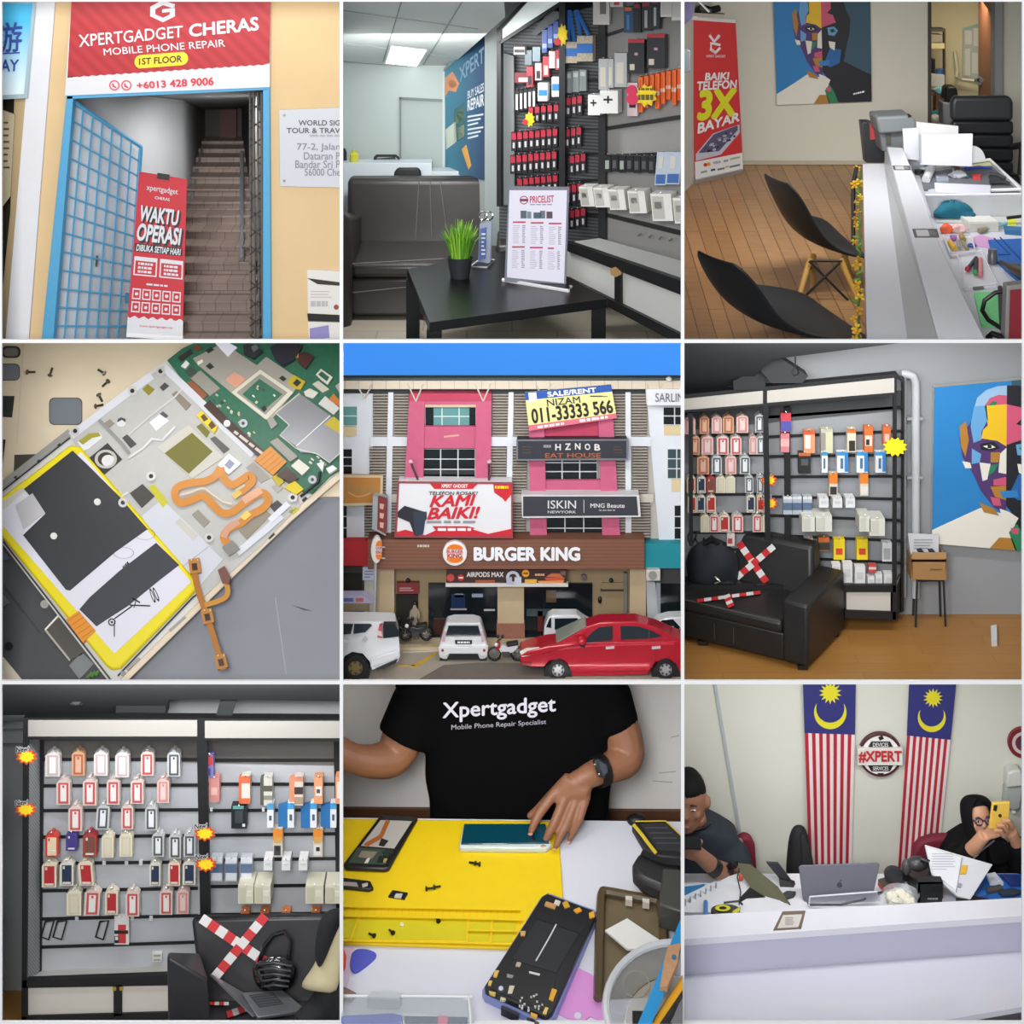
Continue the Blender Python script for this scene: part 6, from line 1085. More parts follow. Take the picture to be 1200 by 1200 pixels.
 for u in (723,765):ribbon(fn,[(u,750),(u+1,770),(u-1,788)],.6,.003,0).build('door_gap',mat('#6a0c1a',.4),s)
 b=B();b.ell(P(682,751,yn-.05),(.045,.04,.035));mm=b.build('door_mirror',red,s);pt('mirror_base',blk,[(677,752),(684,751),(686,759),(680,758)],.03,.0,s,fr=fn)
 for u,v in ((654,785.5),(780,785)):wheel(s,u,v,12,yn-.03,.1)
 for n,q in (('wheel_arch',[(637,797),(639,783),(646,775),(655,772.5),(665,777),(670,787),(671,797)]),('wheel_arch',[(763,797),(766,783),(773,774),(782,772.5),(792,777),(797,788),(798,797)])):pt(n,blk,q,.001,-.2,s,fr=fn)
 # white hatchback (rear)
 def rear_car(lab,u0,v0,u1,v1,y,grp=None):
  s=thing('car',lab,'car',G((u0+u1)/2,v1),grp);w,h=u1-u0,v1-v0;f=FY(y);wh=mat('#d3d5d8',.25,coat=.4);X=lambda a,c:(u0+a*w,v0+c*h);PP=lambda*l:[X(a,c) for a,c in l]
  b=B();ring=PP((.14,.06),(.3,.01),(.7,.01),(.86,.06),(.92,.3),(.98,.52),(1,.7),(.99,.86),(.9,.9),(.1,.9),(.01,.86),(0,.7),(.02,.52),(.08,.3))
  n=[P(a,c,y) for a,c in ring];cx=(n[1].x+n[2].x)/2;mid=[V((cx+(p.x-cx)*.97,y+.2,p.z)) for p in n];b.loft([n,mid]);b.build('body',wh,s,bevel=.018,seg=3)
  pt('rear_window',gls,PP((.2,.09),(.8,.09),(.86,.34),(.14,.34)),.006,-.01,s,.08,fr=f);pt('spoiler',wh,PP((.16,.02),(.84,.02),(.86,.08),(.14,.08)),.03,-.02,s,fr=f,bev=.004)
  pt('number_plate',blk,PP((.33,.44),(.68,.44),(.67,.53),(.34,.53)),.01,-.01,s,fr=f);text('~',[X(.38,.46),X(.63,.46),X(.63,.51),X(.38,.51)],f,WHITE,s,.013,.01)
  for a,q in (('tail_lamp',((.1,.2),(.15,.24),(.13,.48),(.06,.46))),('tail_lamp',((.9,.2),(.85,.24),(.87,.48),(.94,.46)))):pt(a,'#c0a3a6',PP(*q),.012,-.01,s,.2,fr=f)
  pt('bumper',wh,PP((.0,.6),(1,.6),(.99,.82),(.84,.83),(.8,.76),(.22,.76),(.16,.83),(.01,.82)),.03,-.02,s,fr=f,bev=.006);pt('diffuser',blk,PP((.22,.77),(.79,.77),(.84,.9),(.16,.9)),.012,-.02,s,fr=f)
  for a in (.08,.92):b=B();b.disc(f,*X(a,.68),1.6,.036,0,12);b.build('fog_lamp',mat('#8d2f2a',.4),s)
  for a in (.02,.82):c=P(*X(a,.86),y);b=B();b.box((P(*X(a+.08,.92),y).x,y+.06,Z0+.06),(.07,.1,.12));b.build('tyre',blk,s)
  return s
 rear_car('white hatchback seen from behind, standing alone in the middle of the bays',514,729,572,778,17.95)
 # small white car behind the red one
 s=thing('car','small white car half hidden behind the red sedan','car',G(660,756));f=FY(18.2);wh=mat('#d3d5d8',.25,coat=.4);pt('body',wh,[(637,750),(638,735),(642,724),(648,721),(676,721),(686,728),(700,736),(700,756),(637,756)],.0,-.16,s,fr=f,bev=.012);pt('side_window',gls,[(640,735),(644,725),(646,724),(646,736)],.006,0,s,fr=f);pt('rear_window',gls,[(650,725),(676,724.5),(684,731),(680,737),(650,738)],.006,0,s,fr=f)
 s=thing('car','white car just entering the frame behind the red sedan boot','car',G(790,752));pt('body',wh,[(766,733),(772,727),(784,724),(804,723),(804,752),(766,752)],.0,-.16,s,fr=f,bev=.012);pt('side_window',gls,[(770,733),(776,727),(789,726),(797,735),(794,741),(776,737)],.006,0,s,fr=f);b=B();b.ell(P(787.5,736.5,18.16),(.026,.02,.022));b.build('door_mirror',wh,s)
 # white van at the frame side
 s=thing('car','white people carrier with tinted rear windows entering beside the projecting sign','car',G(420,798));yn=17.58;f=FY(yn);wv=mat('#d6d9dd',.25,coat=.4)
 b=B();o_=[(396,729),(404,728),(460,729),(464,731),(467,745),(469,768),(466,776),(454,780),(436,785),(433,775),(425,766),(413,764),(404,769),(400,778),(396,780)];n=[P(a,c,yn+(.05 if c<732 else 0)) for a,c in o_];b.loft([n,[V((p.x-.02,yn+.27,p.z)) for p in n]]);b.build('body',wv,s,bevel=.014)
 pt('side_window',gls,[(396,731),(414,731),(411,743),(396,744)],.012,-.03,s,fr=F3(P(400,750,yn),P(430,750,yn),P(400,729,yn+.05)));pt('side_window',gls,[(415,731),(434,731),(436,733),(428,741),(414,743)],.012,-.03,s,fr=F3(P(400,750,yn),P(430,750,yn),P(400,729,yn+.05)))
 pt('rear_window',gls,[(449,732),(463,732),(467,746),(449,748)],.012,-.06,s,fr=f);pt('tail_lamp','#b9525c',[(444,734),(448,732),(448,748),(442,747)],.016,-.03,s,.2,fr=f);pt('lamp_base','#d8c6c2',[(442,739),(447,740),(448,746),(441,744)],.018,-.01,s,.2,fr=f);pt('fuel_cap','#b9bcc0',[(424,750),(428,746),(431,750),(428,753)],.004,-.01,s,fr=f);pt('bumper',wv,[(434,772),(468,762),(468,769),(460,774),(434,782)],.03,-.05,s,fr=f,bev=.006);pt('lower_lip',blk,[(440,784),(466,773),(464,777),(450,784)],.02,-.1,s,fr=f);pt('door_handle',wv,[(402,751),(410,750),(410,753),(402,754)],.018,0,s,fr=f)
 pt('wheel_arch',blk,[(400,797),(401,778),(408,768),(418,765),(428,770),(433,782),(432,797)],.001,-.15,s,fr=f);wheel(s,416.5,783,14,yn-.03,.1,'#a08a55',6)
 # motorbikes
 def bike(lab,u,v,k,y,c1,c2):
  s=thing('motorcycle',lab,'motorcycle',G(u,v+8*k));f=FY(y);X=lambda a,c:(u+a*k,v+c*k);PP=lambda*l:[X(a,c) for a,c in l]
  for a in (-13,13):
   b=B();b.lathe([(6.4*k*y/F,0),(8*k*y/F,.01),(8*k*y/F,.03),(6.4*k*y/F,.04)],P(*X(a,0),y),20,(0,1,0),False);w_=b.build('wheel',blk,s);b=B()
   for q in range(6):e=math.pi*q/6;b.tube([P(X(a,0)[0]+7*k*math.cos(e),X(a,0)[1]+7*k*math.sin(e),y+.02),P(X(a,0)[0]-7*k*math.cos(e),X(a,0)[1]-7*k*math.sin(e),y+.02)],.004,4)
   b.build('spokes',STEEL,w_);b=B();b.disc(f,*X(a,0),2.2*k,.0,-.04,12);b.build('hub',STEEL,w_)
  pt('body',c1,PP((-9,-8),(-4,-10),(2,-8),(12,-11),(14,-8),(8,-2),(-2,0),(-6,-2)),.01,-.05,s,.3,fr=f,bev=.006);pt('seat','#1a1a1c',PP((0,-11),(13,-13),(14,-10),(2,-8)),.015,-.06,s,fr=f,bev=.006);pt('front_fairing',c2,PP((-12,-10),(-8,-14),(-6,-8),(-10,-3)),.02,-.05,s,.3,fr=f,bev=.006);pt('engine','#3a3b3d',PP((-5,-3),(4,-3),(5,3),(-4,3)),.012,-.05,s,.4,fr=f)
  for p in (((-13,0),(-9,-13)),((-9,-13),(-5,-18)),((4,2),(17,-2)),((6,-4),(13,0))):b=B();b.tube([P(*X(*p[0]),y+.02),P(*X(*p[1]),y+.02)],.009,6);b.build('tube',STEEL,s)
  b=B();b.tube([P(*X(-9,-16),y-.04),P(*X(-6,-17),y+.02),P(*X(-8,-16),y+.09)],.007,5);b.build('handlebar',blk,s);b=B();b.ell(P(*X(-11,-11),y-.02),(.02,.02,.02));b.build('headlight',mat('#cfd2d6',.2),s)
  for a in (-9,-4):b=B();b.ell(P(*X(a,-20),y),(.016,.008,.02));b.build('mirror',blk,s)
  return s
 bike('red and white motorcycle parked between the white hatchback and the red sedan',593,767,1.05,17.9,'#c3c3c6','#a3222a');bike('dark motorcycle on the pavement in front of the shaded doorway',487,744,.95,18.22,'#2c2d30','#1c1d20');bike('black motorcycle parked further along beside the white van',470,742,.8,18.3,'#202123','#3a3b3d')
 # passer-by
 s=thing('person','person in pale clothes standing in the shade behind the dark motorcycle','person',G(486,750))
 body=skin_body([((486,716,18.36),.03),((486,722,18.36),.034),((486,730,18.36),.03),((483.5,740,18.36),.016),((483.5,750,18.36),.012),((488.5,740,18.36),.016),((488.5,750,18.36),.012),((486,711.5,18.36),.014),((486,708,18.36),.02),((481.5,717,18.36),.014),((481,726,18.33),.011),((490.5,717,18.36),.014),((491,726,18.33),.011)],[(0,1),(1,2),(2,3),(3,4),(2,5),(5,6),(0,7),(7,8),(0,9),(9,10),(0,11),(11,12)],2,'person_body',mat('#8a7f6c',.8),s)
 b=B();b.ell(P(486,707,18.37),(.022,.022,.022));b.build('hair',BLACK,s)
 strip('fill_street',410,790,402,22,(1,.97,.92),40)  # added hidden light standing in for sun on the facade
 strip('fill_street_low',410,790,402,17,(1,.97,.92),70)  # second added light, aimed lower at facade and cars
room5()
# ================= ROOMS 6 AND 7: black display racks with sofas =================
def case_pack(fr,u,v,w,h,st,lab,grp,d=.07,tilt=0,hook=1):
 """hanging card pack: rounded card with euro-hole tab, printed frame and a window or coloured case"""
 card,frame,win={'red':('#cbbdb5','#b64a4c','#d9d4d1'),'clear':('#b9bcbb','#4c5055','#d9dde0'),'foil':('#d0ccca','#b9a6a4','#e6e4e6'),'cream':('#d3cdb8','#c3bca4','#cbc4ac'),'case_red':('#d2c9b4','#a5282c','#b93236'),'case_navy':('#cfcabc','#22304a','#2a3850'),'case_orange':('#c43f31','#c43f31','#d8c3a5'),'case_brown':('#a2393c','#6f4438','#8a5a4c'),'case_violet':('#4a3d86','#3f3478','#c9a93c'),'pink':('#cdb3ab','#c08280','#d3bcb6'),'amber':('#c09a78','#a85a44','#c9a58c')}[st]
 q=[(u+.18*w+tilt,v+h*.1),(u+.36*w+tilt,v+h*.07),(u+.4*w+tilt,v),(u+.6*w+tilt,v),(u+.64*w+tilt,v+h*.07),(u+.82*w+tilt,v+h*.1),(u+w+tilt,v+h*.2),(u+w,v+h),(u,v+h),(u+tilt,v+h*.2)]
 b=B();b.f(fr,q,.06+d,.06);o=tag(b.build('case_pack',mat(card,.35),smooth=0,loc=fr(u+w/2,v+h,.06)),lab,'phone case',grp)
 z=.06+d;X=lambda a,c:(u+a*w+tilt*(1-c),v+h*(.12+.88*c));Q=lambda a0,c0,a1,c1:[X(a0,c0),X(a1,c0),X(a1,c1),X(a0,c1)]
 if st.startswith('case'):
  b=B();b.f(fr,Q(.16,.1,.86,.94),z+.006,z-.002);b.build('phone_case',mat(frame if st!='case_orange' else win,.5),o,smooth=0)
  b=B();b.f(fr,Q(.2,.84,.8,.92) if st!='case_orange' else Q(.3,.7,.7,.84),z+.01,z+.004);b.build('label',mat('#cfc8bc',.5),o,smooth=0)
  b=B();b.f(fr,Q(.22,.14,.36,.26),z+.01,z+.004);b.build('camera_hole',mat('#cfc8bc' if st!='case_orange' else '#c43f31',.5),o,smooth=0)
 else:
  b=B();b.band(fr,Q(.14,.06,.88,.95),Q(.28,.14,.74,.87),z+.004,z-.002);b.build('printed_frame',mat(frame,.45),o,smooth=0)
  b=B();b.f(fr,Q(.3,.16,.72,.85),z+.005,z-.001);b.build('window',mat(win,.2 if st=='foil' else .4),o,smooth=0)
  if st in ('red','pink','amber','clear'):b=B();b.f(fr,Q(.44,.18,.58,.28),z+.009,z+.003);b.build('camera_hole',mat(frame,.5),o,smooth=0)
 if hook:b=B();b.tube([fr(u+w/2+tilt,v+.4,-.02),fr(u+w/2+tilt,v+.8,z),fr(u+w/2+tilt,v-.8,z+.03)],.006,5);b.build('hook',STEEL,o)
 return o
def carton(fr,u,v,w,h,d,cols,lab,grp=None,name='accessory_box',cat='box',hook=1,side=0,h0=.05):
 """printed carton: cols = front colour, then (c0, c1, colour[, a0, a1]) bands; side > 0 shows a deep flank"""
 o=pack(name,lab,cat,grp,fr,u,v,w,h,d,mat(cols[0],.45),[((c[3] if len(c)>3 else 0),c[0],(c[4] if len(c)>4 else 1),c[1],mat(c[2],.45),'printed_band',.003+.001*i) for i,c in enumerate(cols[1:])],h0=h0,hook=hook)
 if side:b=B();b.f(fr,[(u-side,v+1.5),(u,v),(u,v+h),(u-side,v+h-.5)],h0+d*.7,h0);b.build('flank',mat(cols[1][2] if len(cols)>1 else cols[0],.5),o,smooth=0)
 return o
def new_burst(fr,u,v,lab,w=24,h=18,seed=1):
 t=burst('new_sticker',lab,'sticker',None,fr,u,v,w,h,mat('#d9482a',.5),mat('#f2cf1e',.5),None,10,.2,seed)
 q_=[(u-w*.45,v-h*.6),(u+w*.1,v-h*.66),(u+w*.1,v-h*.38),(u-w*.45,v-h*.28)];text('New!',q_,fr,WHITE,t,.222,.09)
 text('New!',[(u-w*.45,v-h*.6),(u+w*.1,v-h*.66),(u+w*.1,v-h*.38),(u-w*.45,v-h*.28)],fr,BLACK,t,.226,.03);return t
def tape(fr,p0,p1,w,lab,n=7,h=.02,first=0):
 """red and white barrier tape strip"""
 b=B()
 for i in range(n):
  a,c=i/n,(i+1)/n;b.m((i+first) % 2);ribbon(fr,[(p0[0]+(p1[0]-p0[0])*a,p0[1]+(p1[1]-p0[1])*a),(p0[0]+(p1[0]-p0[0])*c,p0[1]+(p1[1]-p0[1])*c)],w,h,h-.006,b)
 return tag(b.build('barrier_tape',[mat('#c3272c',.45),mat('#d6d3d2',.45)],smooth=0),lab,'tape')
def rotsofa(name,lab,o,a,d,zf,W,Dp,H,seat,back,armw,m,foot=.06):
 """sofa on a rotated footprint: o = front corner, a = direction along the front, d = towards the back"""
 t=thing(name,lab,'sofa',o)
 L=lambda x,y,z:V((o.x,o.y,zf))+a*x+d*y+V((0,0,z))
 bx=lambda n,x0,x1,y0,y1,z0,z1,bev:(lambda b:b.hexa([L(x0,y0,z0),L(x1,y0,z0),L(x1,y1,z0),L(x0,y1,z0)],[L(x0,y0,z1),L(x1,y0,z1),L(x1,y1,z1),L(x0,y1,z1)]).build(n,m,t,bevel=bev,seg=3))(B())
 bx('arm',0,armw,0,Dp,foot,H,.035);bx('seat_base',armw-.01,W,.02,Dp-.02,foot,seat-.12,.02);bx('seat_cushion',armw,W,.0,Dp-.18,seat-.13,seat,.045)
 b=B();b.hexa([L(armw-.05,Dp-.3,seat-.05),L(W,Dp-.3,seat-.05),L(W,Dp,seat-.05),L(armw-.05,Dp,seat-.05)],[L(armw,Dp-.18,back),L(W,Dp-.18,back),L(W,Dp,back),L(armw,Dp,back)]);b.build('backrest',m,t,bevel=.05,seg=4)
 for x in (.08,W*.5):
  for y in (.06,Dp-.1):b=B();b.box(L(x,y,foot/2),(.09,.09,foot));b.build('foot',BLACK,t)
 return t,L
def room6():
 CLIP[0]=(800,400,1200,800);Z=10.5-1000*17.2/F;yw=18.7;bk=mat('#151618',.5)
 b=B();b.poly([V((1.2,16.8,Z)),V((5.6,16.8,Z)),V((5.6,18.75,Z)),V((1.2,18.75,Z))]);struct('floor_showroom',b,pattern_mat('light_oak','brick','#a8783c',('#a07038','#8a5f2e'),.4,1,bw=1.3,rh=.2,mortar=.003,grain=.15))
 b=B();b.r(FY(yw),796,396,1206,740,0,-.06);struct('wall_showroom',b,mat('#8f9295',.9,noise=.03,scale=2))
 fc=F3(P(800,396,17.5),P(1000,396,17.5),P(850,466,18.69));cm=mat('#1c2022',.9)
 b=B();b.f(fc,[(796,394),(1066,394),(1055,402),(905,421),(880,445),(796,470)],0,-.03);struct('ceiling_showroom',b,cm)
 fb=FY(18.3);b=B();b.f(fb,[(855,398),(885,400),(947,441),(940,449),(905,449)],.1,-.1);struct('beam_duct',b,mat('#25292b',.8));b=B();b.f(fb,[(859,447),(894,430),(898,457),(860,457)],.05,-.1);struct('beam_duct.001',b,mat('#1a1d1f',.8))
 b=B();b.tube([fb(932,418,.1),fb(932,428,.1),fb(928,436,.1),fb(931,440,.1),fb(936,438,.1),fb(934,428,.1)],.008,5);tag(b.build('cable_loop',BLACK),'thin black cable loop hanging by the dark ceiling beam','cable')
 # rack
 R=FY(18.6);FRT=FY(18.3);k=thing('display_rack','black display rack with white light boxes behind the sofa, beside the white pipe','rack',P(925,726,18.3))
 pan=mat('#8c8f93',.6,noise=.04,scale=4)
 b=B();b.f(R,[(796,470),(1062,442),(1062,700),(796,700)],0,-.04);b.build('slat_panel',pan,k)
 b=B();b.f(R,[(796,482),(1058,458),(1058,480),(796,505)],.02,-.01);b.build('upper_panel',mat('#4b4d50',.7),k)
 for p,q in (((812,511),(895,509)),((812,534),(895,533)),((812,557),(895,557)),((812,580),(895,579)),((812,603),(895,602)),((812,624),(895,624)),((812,644),(895,644)),((900,489),(1058,477)),((900,512),(1058,505)),((900,535),(1058,533)),((900,559),(1058,558)),((900,582),(1058,585)),((900,604),(1058,610)),((900,627),(1058,634)),((900,652),(1058,660))):
  b=B();ribbon(R,[p,q],3.4,.02,-.02,b);b.build('slat_rail',bk,k,smooth=0)
 for q,h in (([(807,484),(812,484),(812,640),(808,640)],0),([(894,456),(900,456),(903,634),(897,634)],.0),([(919,478),(926,477),(927,642),(920,642)],-.2),([(1047,441),(1051,441),(1051,726),(1046,726)],.0),([(1057,441),(1060,443),(1059,716),(1056,718)],-.25)):
  b=B();b.f(FRT,q,h+.02,h-.02);b.build('post',bk,k,smooth=0)
 for q,h in (([(796,463),(1052,438),(1052,443),(796,468)],.03),([(796,480),(1052,459),(1052,463),(796,484)],.03),([(1050,438),(1060,446),(1060,450),(1050,443)],-.02)):
  b=B();b.f(FRT,q,h,h-.1);b.build('top_rail',bk,k,smooth=0)
 for v in (478,505,533,558,585,610,634,659):ribbon(FRT,[(1049,v),(1059,v-1)],2,-.05,-.2).build('side_rail',bk,k,smooth=0)
 lb=mat('#a5a199',.5)
 for q in ([(796,468),(894,458),(894,473),(796,481)],[(899,458),(1048,443),(1048,460),(899,472)]):b=B();b.f(FRT,q,.035,-.05);b.build('light_box',lb,k,smooth=0)
 b=B();b.poly([FRT(900,690),FRT(1048,690),R(1056,672),R(905,672)],(0,0,-.02));b.build('bottom_shelf',mat('#a9a9a7',.5),k)
 b=B();b.r(FRT,796,686,1050,694,.02,-.03);b.build('shelf_edge',bk,k);b=B();b.f(FRT,[(990,715),(1050,717),(1050,727),(990,724)],.02,-.03);b.build('plinth',bk,k);b=B();b.r(FRT,992,693,1046,719,.0,-.03);b.build('cabinet_door',mat('#c3bfb7',.5),k)
 b=B();b.poly([FRT(1046,690),R(1056,672),R(1056,716),FRT(1046,727)],(-.02,0,0));b.build('side_board',mat('#3a3b3c',.6),k)
 # hanging goods
 rn='of the portrait-wall rack';g1='phone case packs on the rack by the portrait wall'
 nm={'red':'red-framed','pink':'pinkish','amber':'amber','clear':'grey-framed clear','cream':'plain cream','case_red':'red','case_navy':'navy','case_brown':'brown','foil':'silver','case_orange':'orange','case_violet':'violet'}
 rows=[(485,22,[(802,13,'pink'),(820,11,'amber'),(834,12,'pink'),(847,13,'amber'),(863,14,'pink'),(885,10,'clear')]),(510,23,[(809,11,'amber'),(822,14,'pink'),(840,14,'red'),(856,13,'red'),(878,9,'pink'),(887,9,'clear')]),(533,23,[(817,14,'amber'),(834,12,'clear'),(850,13,'pink'),(867,12,'clear')]),(557,21,[(805,10,'case_red'),(817,10,'case_navy'),(828,10,'case_brown'),(839,11,'cream'),(850.5,11,'cream'),(873,10,'clear'),(887,8,'clear')]),(579,22,[(806,10,'case_red'),(816.5,10,'case_navy'),(828,11,'case_red'),(875,10,'case_navy'),(887,9,'case_red')]),(602,22,[(821,10,'cream'),(831.5,11,'red'),(843,12,'case_red'),(858,13,'red'),(882,11,'red'),(893.5,8,'cream')])]
 for r,(v,h,it) in enumerate(rows):
  for i,(u,w,st) in enumerate(it):case_pack(R,u,v+(2 if r==0 else 0)-(u-800)*(.03 if r==0 else .006),w,h,st,f'{nm[st]} phone case pack, {ORD[i]} in the {ORD[r]} row {rn}',g1,.08)
 new_burst(R,901,563,'red and yellow new sticker on the rack post by the portrait wall, upper of two',20,16,2);new_burst(R,902,590,'red and yellow new sticker on the rack post by the portrait wall, lower of two',20,16,3)
 t=burst('price_sticker','plain bright yellow starburst on the rack corner beside the white pipe','sticker',None,R,1049,524,29,23,mat('#e6d212',.5),mat('#f0dd18',.5),None,12,.36,5)
 C=lambda u,v,w,h,cols,lab,**q:carton(R,u,v,w,h,q.pop('d',.08),cols,lab,**q)
 C(915,484,12,22,['#b8404a',(.45,.95,'#4b4f9a')],'red and violet pack beside the dim rack post',name='cable_pack',cat='cable');C(915,508,10,22,['#c2787c',(.3,.7,'#d3a09c')],'pink pack under the red and violet one on the dim rack',name='cable_pack',cat='cable')
 for i,(u,v,w,h,cols) in enumerate(((942,505,13,26,['#cf8f6a',(0,.16,'#c9562f'),(.2,.8,'#d8cfc6',.1,.6)]),(962,503,14,28,['#c3c3a0',(0,.12,'#b9b4a4'),(.15,.9,'#8f8a86',0,.4)]),(993,503,10,27,['#cfc6b4',(0,.16,'#d06a2a'),(.5,.95,'#2f2a24',.2,.9)]),(1013,500,10,30,['#d2692f',(.35,.75,'#d8c9bc',.1,.9),(.5,.72,'#2f2a2a',.2,.6)]),(1035,500,9,22,['#cf6a3a',(.4,.8,'#d3b9ac',.2,.8)]))):C(u,v,w,h,cols,f'orange-topped cable carton, {ORD[i]} on the upper rail of the portrait-wall rack',grp='orange-topped cartons on the dim rack',name='cable_box',cat='box')
 C(936,531,14,24,['#232426',(0,.14,'#b8622f'),(.3,.6,'#4c4f52',.2,.8)],'black carton with an orange top on the rack by the portrait wall',name='charger_box')
 for i,(u,w) in enumerate(((963,7),(981,13),(1004,13),(1026,12))):C(u,530,w,24,['#d6d9dc',(0,.16,'#3f8fc4'),(.3,.8,'#4f6f8c',.3,.55),(.05,.95,'#2e7cbd',.68,1)] if w>8 else ['#d6d9dc',(0,.16,'#3f8fc4'),(.3,.8,'#4f6f8c',.3,.6)],f'white and blue charger carton, {ORD[i]} of four on the portrait-wall rack',grp='white and blue cartons on the dim rack',name='charger_box')
 for i,u in enumerate((972,1008)):C(u,555,9.5,26,['#d0c3b0',(0,.45,'#d97a28'),(.6,.95,'#2c2c2e' if i==0 else '#d5d0cb',.1,.9)],f'narrow orange cable carton below the white and blue ones, {("with dark base", "with white base")[i]}',name='cable_box')
 for i,u in enumerate((918,929,941)):C(u,582,10.5,21,['#a9b0b8',(0,.16,'#d3d6da'),(.35,.75,'#50657f')],f'clear blue-grey cable pouch, {ORD[i]} from the post on the dim rack',grp='clear pouches on the dim rack',name='cable_pouch',cat='cable')
 for i,u in enumerate((960,976,991)):C(u,584,11,11,['#d5d6d6',(.3,.6,'#c3c5c6',.2,.8)],f'small square white box, {ORD[i]} of three on the dim rack',grp='small white boxes on the dim rack',name='white_box',d=.14)
 for i,(u,v,w,h) in enumerate(((940,606,16,17),(955,605,20,18),(1007,605,13,18),(1019,608,18,20))):C(u,v,w,h,['#cfcfc4',(.1,.9,'#c0c0b2',.08,.6)],f'pale cream charger box, {ORD[i]} of four on the sixth rail of the dim rack',grp='cream charger boxes on the dim rack',name='charger_box',d=.22)
 C(943,631,10,10,['#c9b5b0',(.3,.8,'#5a2a2c',.2,.8)],'small white and dark red pack above the sofa back',name='small_pack',cat='pack');C(959,630,13,16,['#8a6a3a',(0,.3,'#cf6a2f'),(.4,.9,'#3b3a30')],'orange and olive carton half hidden by the sofa back',name='cable_box')
 for i,u in enumerate((977,1004)):C(u,632,13,24,['#e0c71c',(.45,.75,'#c8402c',.2,.8)],f'yellow carton with a red swoosh, {("nearer the sofa", "nearer the corner post")[i]}',name='cable_box')
 C(1034,636,11,22,['#cfd1d3',(.3,.9,'#9fa3a6',.15,.85)],'white and grey carton by the rack corner post',name='cable_box');C(852,625,9,15,['#cbbdb8',(.4,.8,'#a53a3c',.1,.7)],'small white and red pack above the sofa tape cross',name='small_pack',cat='pack')
 fs=FY(18.45)
 for i,(u,v,w,h) in enumerate(((975,661,10,10),(988,660,11,23),(1002,664,12,21),(1017,676,8,11),(1026,673,8,14),(1036,672,10,16))):carton(fs,u,v,w,h,.08,['#d8d8d6',(.3,.7,'#c5c6c6',.2,.8)],f'plain white box standing on the bottom shelf of the dim rack, {ORD[i]} from the sofa','white boxes on the bottom shelf','white_box',hook=0,h0=0)
 carton(fs,1018,662,9,9,.06,['#b8494a',(.3,.6,'#d8c3c0')],'small red box on the bottom shelf of the dim rack',None,'red_box',hook=0,h0=0)
 for i,u in enumerate((810,820)):b=B();b.tube([R(u+5*math.cos(a)*(1 if i else .8),630+7*math.sin(a),.06) for a in [6.2832*j/14 for j in range(13)]],.008,5);tag(b.build('cable',BLACK),'thin black looped cable hanging low on the dim rack','cable','looped cables on the dim rack')
 # pipe, portrait, box on stool
 b=B();b.tube([P(1056,438,18.62)]+[P(1064,438.5,18.62),P(1070,441,18.62),P(1072.5,447,18.62),P(1073,460,18.62),P(1073,700,18.62)],.042,12);pi=tag(b.build('white_pipe',mat('#b9bcc0',.5)),'white drain pipe running down the wall between rack and portrait','pipe')
 for v in (491,560):b=B();b.r(FY(18.66),1063,v-1.5,1082,v+1.5,.06,-.03);b.build('pipe_clip',mat('#9a9da0',.5),pi)
 t=thing('portrait_canvas','pop art face canvas cut by the frame edge beside the white pipe','painting',P(1150,640,18.6));q=[(1095,454),(1278,438),(1278,652),(1092,637)];fq=FY(18.62)
 b=B();b.f(fq,q,.01,-.06);b.build('canvas',mat('#b9b4a8',.7),t);popart(t,fq,q,.465,.16)
 s=thing('stool','small black stool with thin legs carrying the cardboard box','stool',PZ(1088,728,Z));ft=[PZ(1073,735,Z),PZ(1108,734,Z),PZ(1102,722,Z),PZ(1070,721,Z)];zt=P(0,679,ft[0].y).z;cen=sum(ft,V())/4
 for p in ft:q_=p+(cen-p)*.12;b=B();b.tube([p,V((q_.x,q_.y,zt))],.011,6);b.build('leg',bk,s)
 b=B();b.poly([V(((p+(cen-p)*.08).x,(p+(cen-p)*.08).y,zt)) for p in ft],(0,0,-.03));b.build('stool_top',bk,s)
 c=thing('cardboard_box','open cardboard box with a white sign card on the black stool','box',V((cen.x,cen.y,zt)));cb=mat('#9a7448',.8,noise=.06);f0=ft[0].y-.01;f=FY(f0)
 b=B();b.f(f,[(1068,653),(1109,653),(1108,680),(1069,679)],0,-.02);b.build('front_side',cb,c);b=B();b.f(f,[(1070,648),(1109,648),(1109,655),(1068,655)],.02,.0);b.build('front_flap',mat('#a88358',.8),c);lines(1,1090,666,1104,669,f,mat('#6d5132'),c,2,1.5)
 for u in (1068,1108):p0=f(u,653);p1=f(u,680);b=B();b.poly([p0,p0+V((0,.22,0)),p1+V((0,.22,0)),p1],(.012,0,0));b.build('side',cb,c)
 b=B();b.poly([f(1069,656)+V((0,0,0)),f(1108,656),f(1108,656)+V((0,.22,0)),f(1069,656)+V((0,.22,0))],(0,0,-.02));b.build('inner_tray',mat('#5d4630',.8),c)
 b=B();b.f(FY(f0+.12),[(1064,625),(1100,627),(1100,650),(1067,650)],0,-.012);cd=tag(b.build('sign_card',mat('#c9cacd',.6)),'white printed sign card standing in the cardboard box','card');lines(4,1071,631,1095,644,FY(f0+.12),mat('#8d8f95'),cd,6,1)
 for i,u in enumerate((1075,1088)):b=B();b.f(FY(f0+.05),[(u,646),(u+6,645),(u+11,651),(u+5,653)],.03,-.03);tag(b.build('phone',BLACK,bevel=.004),'dark phone lying in the cardboard box, '+('nearer the pipe' if i==0 else 'nearer the portrait'),'phone')
 b=B();b.poly([PZ(1161,739,Z),PZ(1168,738,Z),PZ(1168.5,757,Z),PZ(1162,757.5,Z)],(0,0,.05));tag(b.build('paper_slip',mat('#cdd0d2',.5)),'small white box lying alone on the oak floor','box')
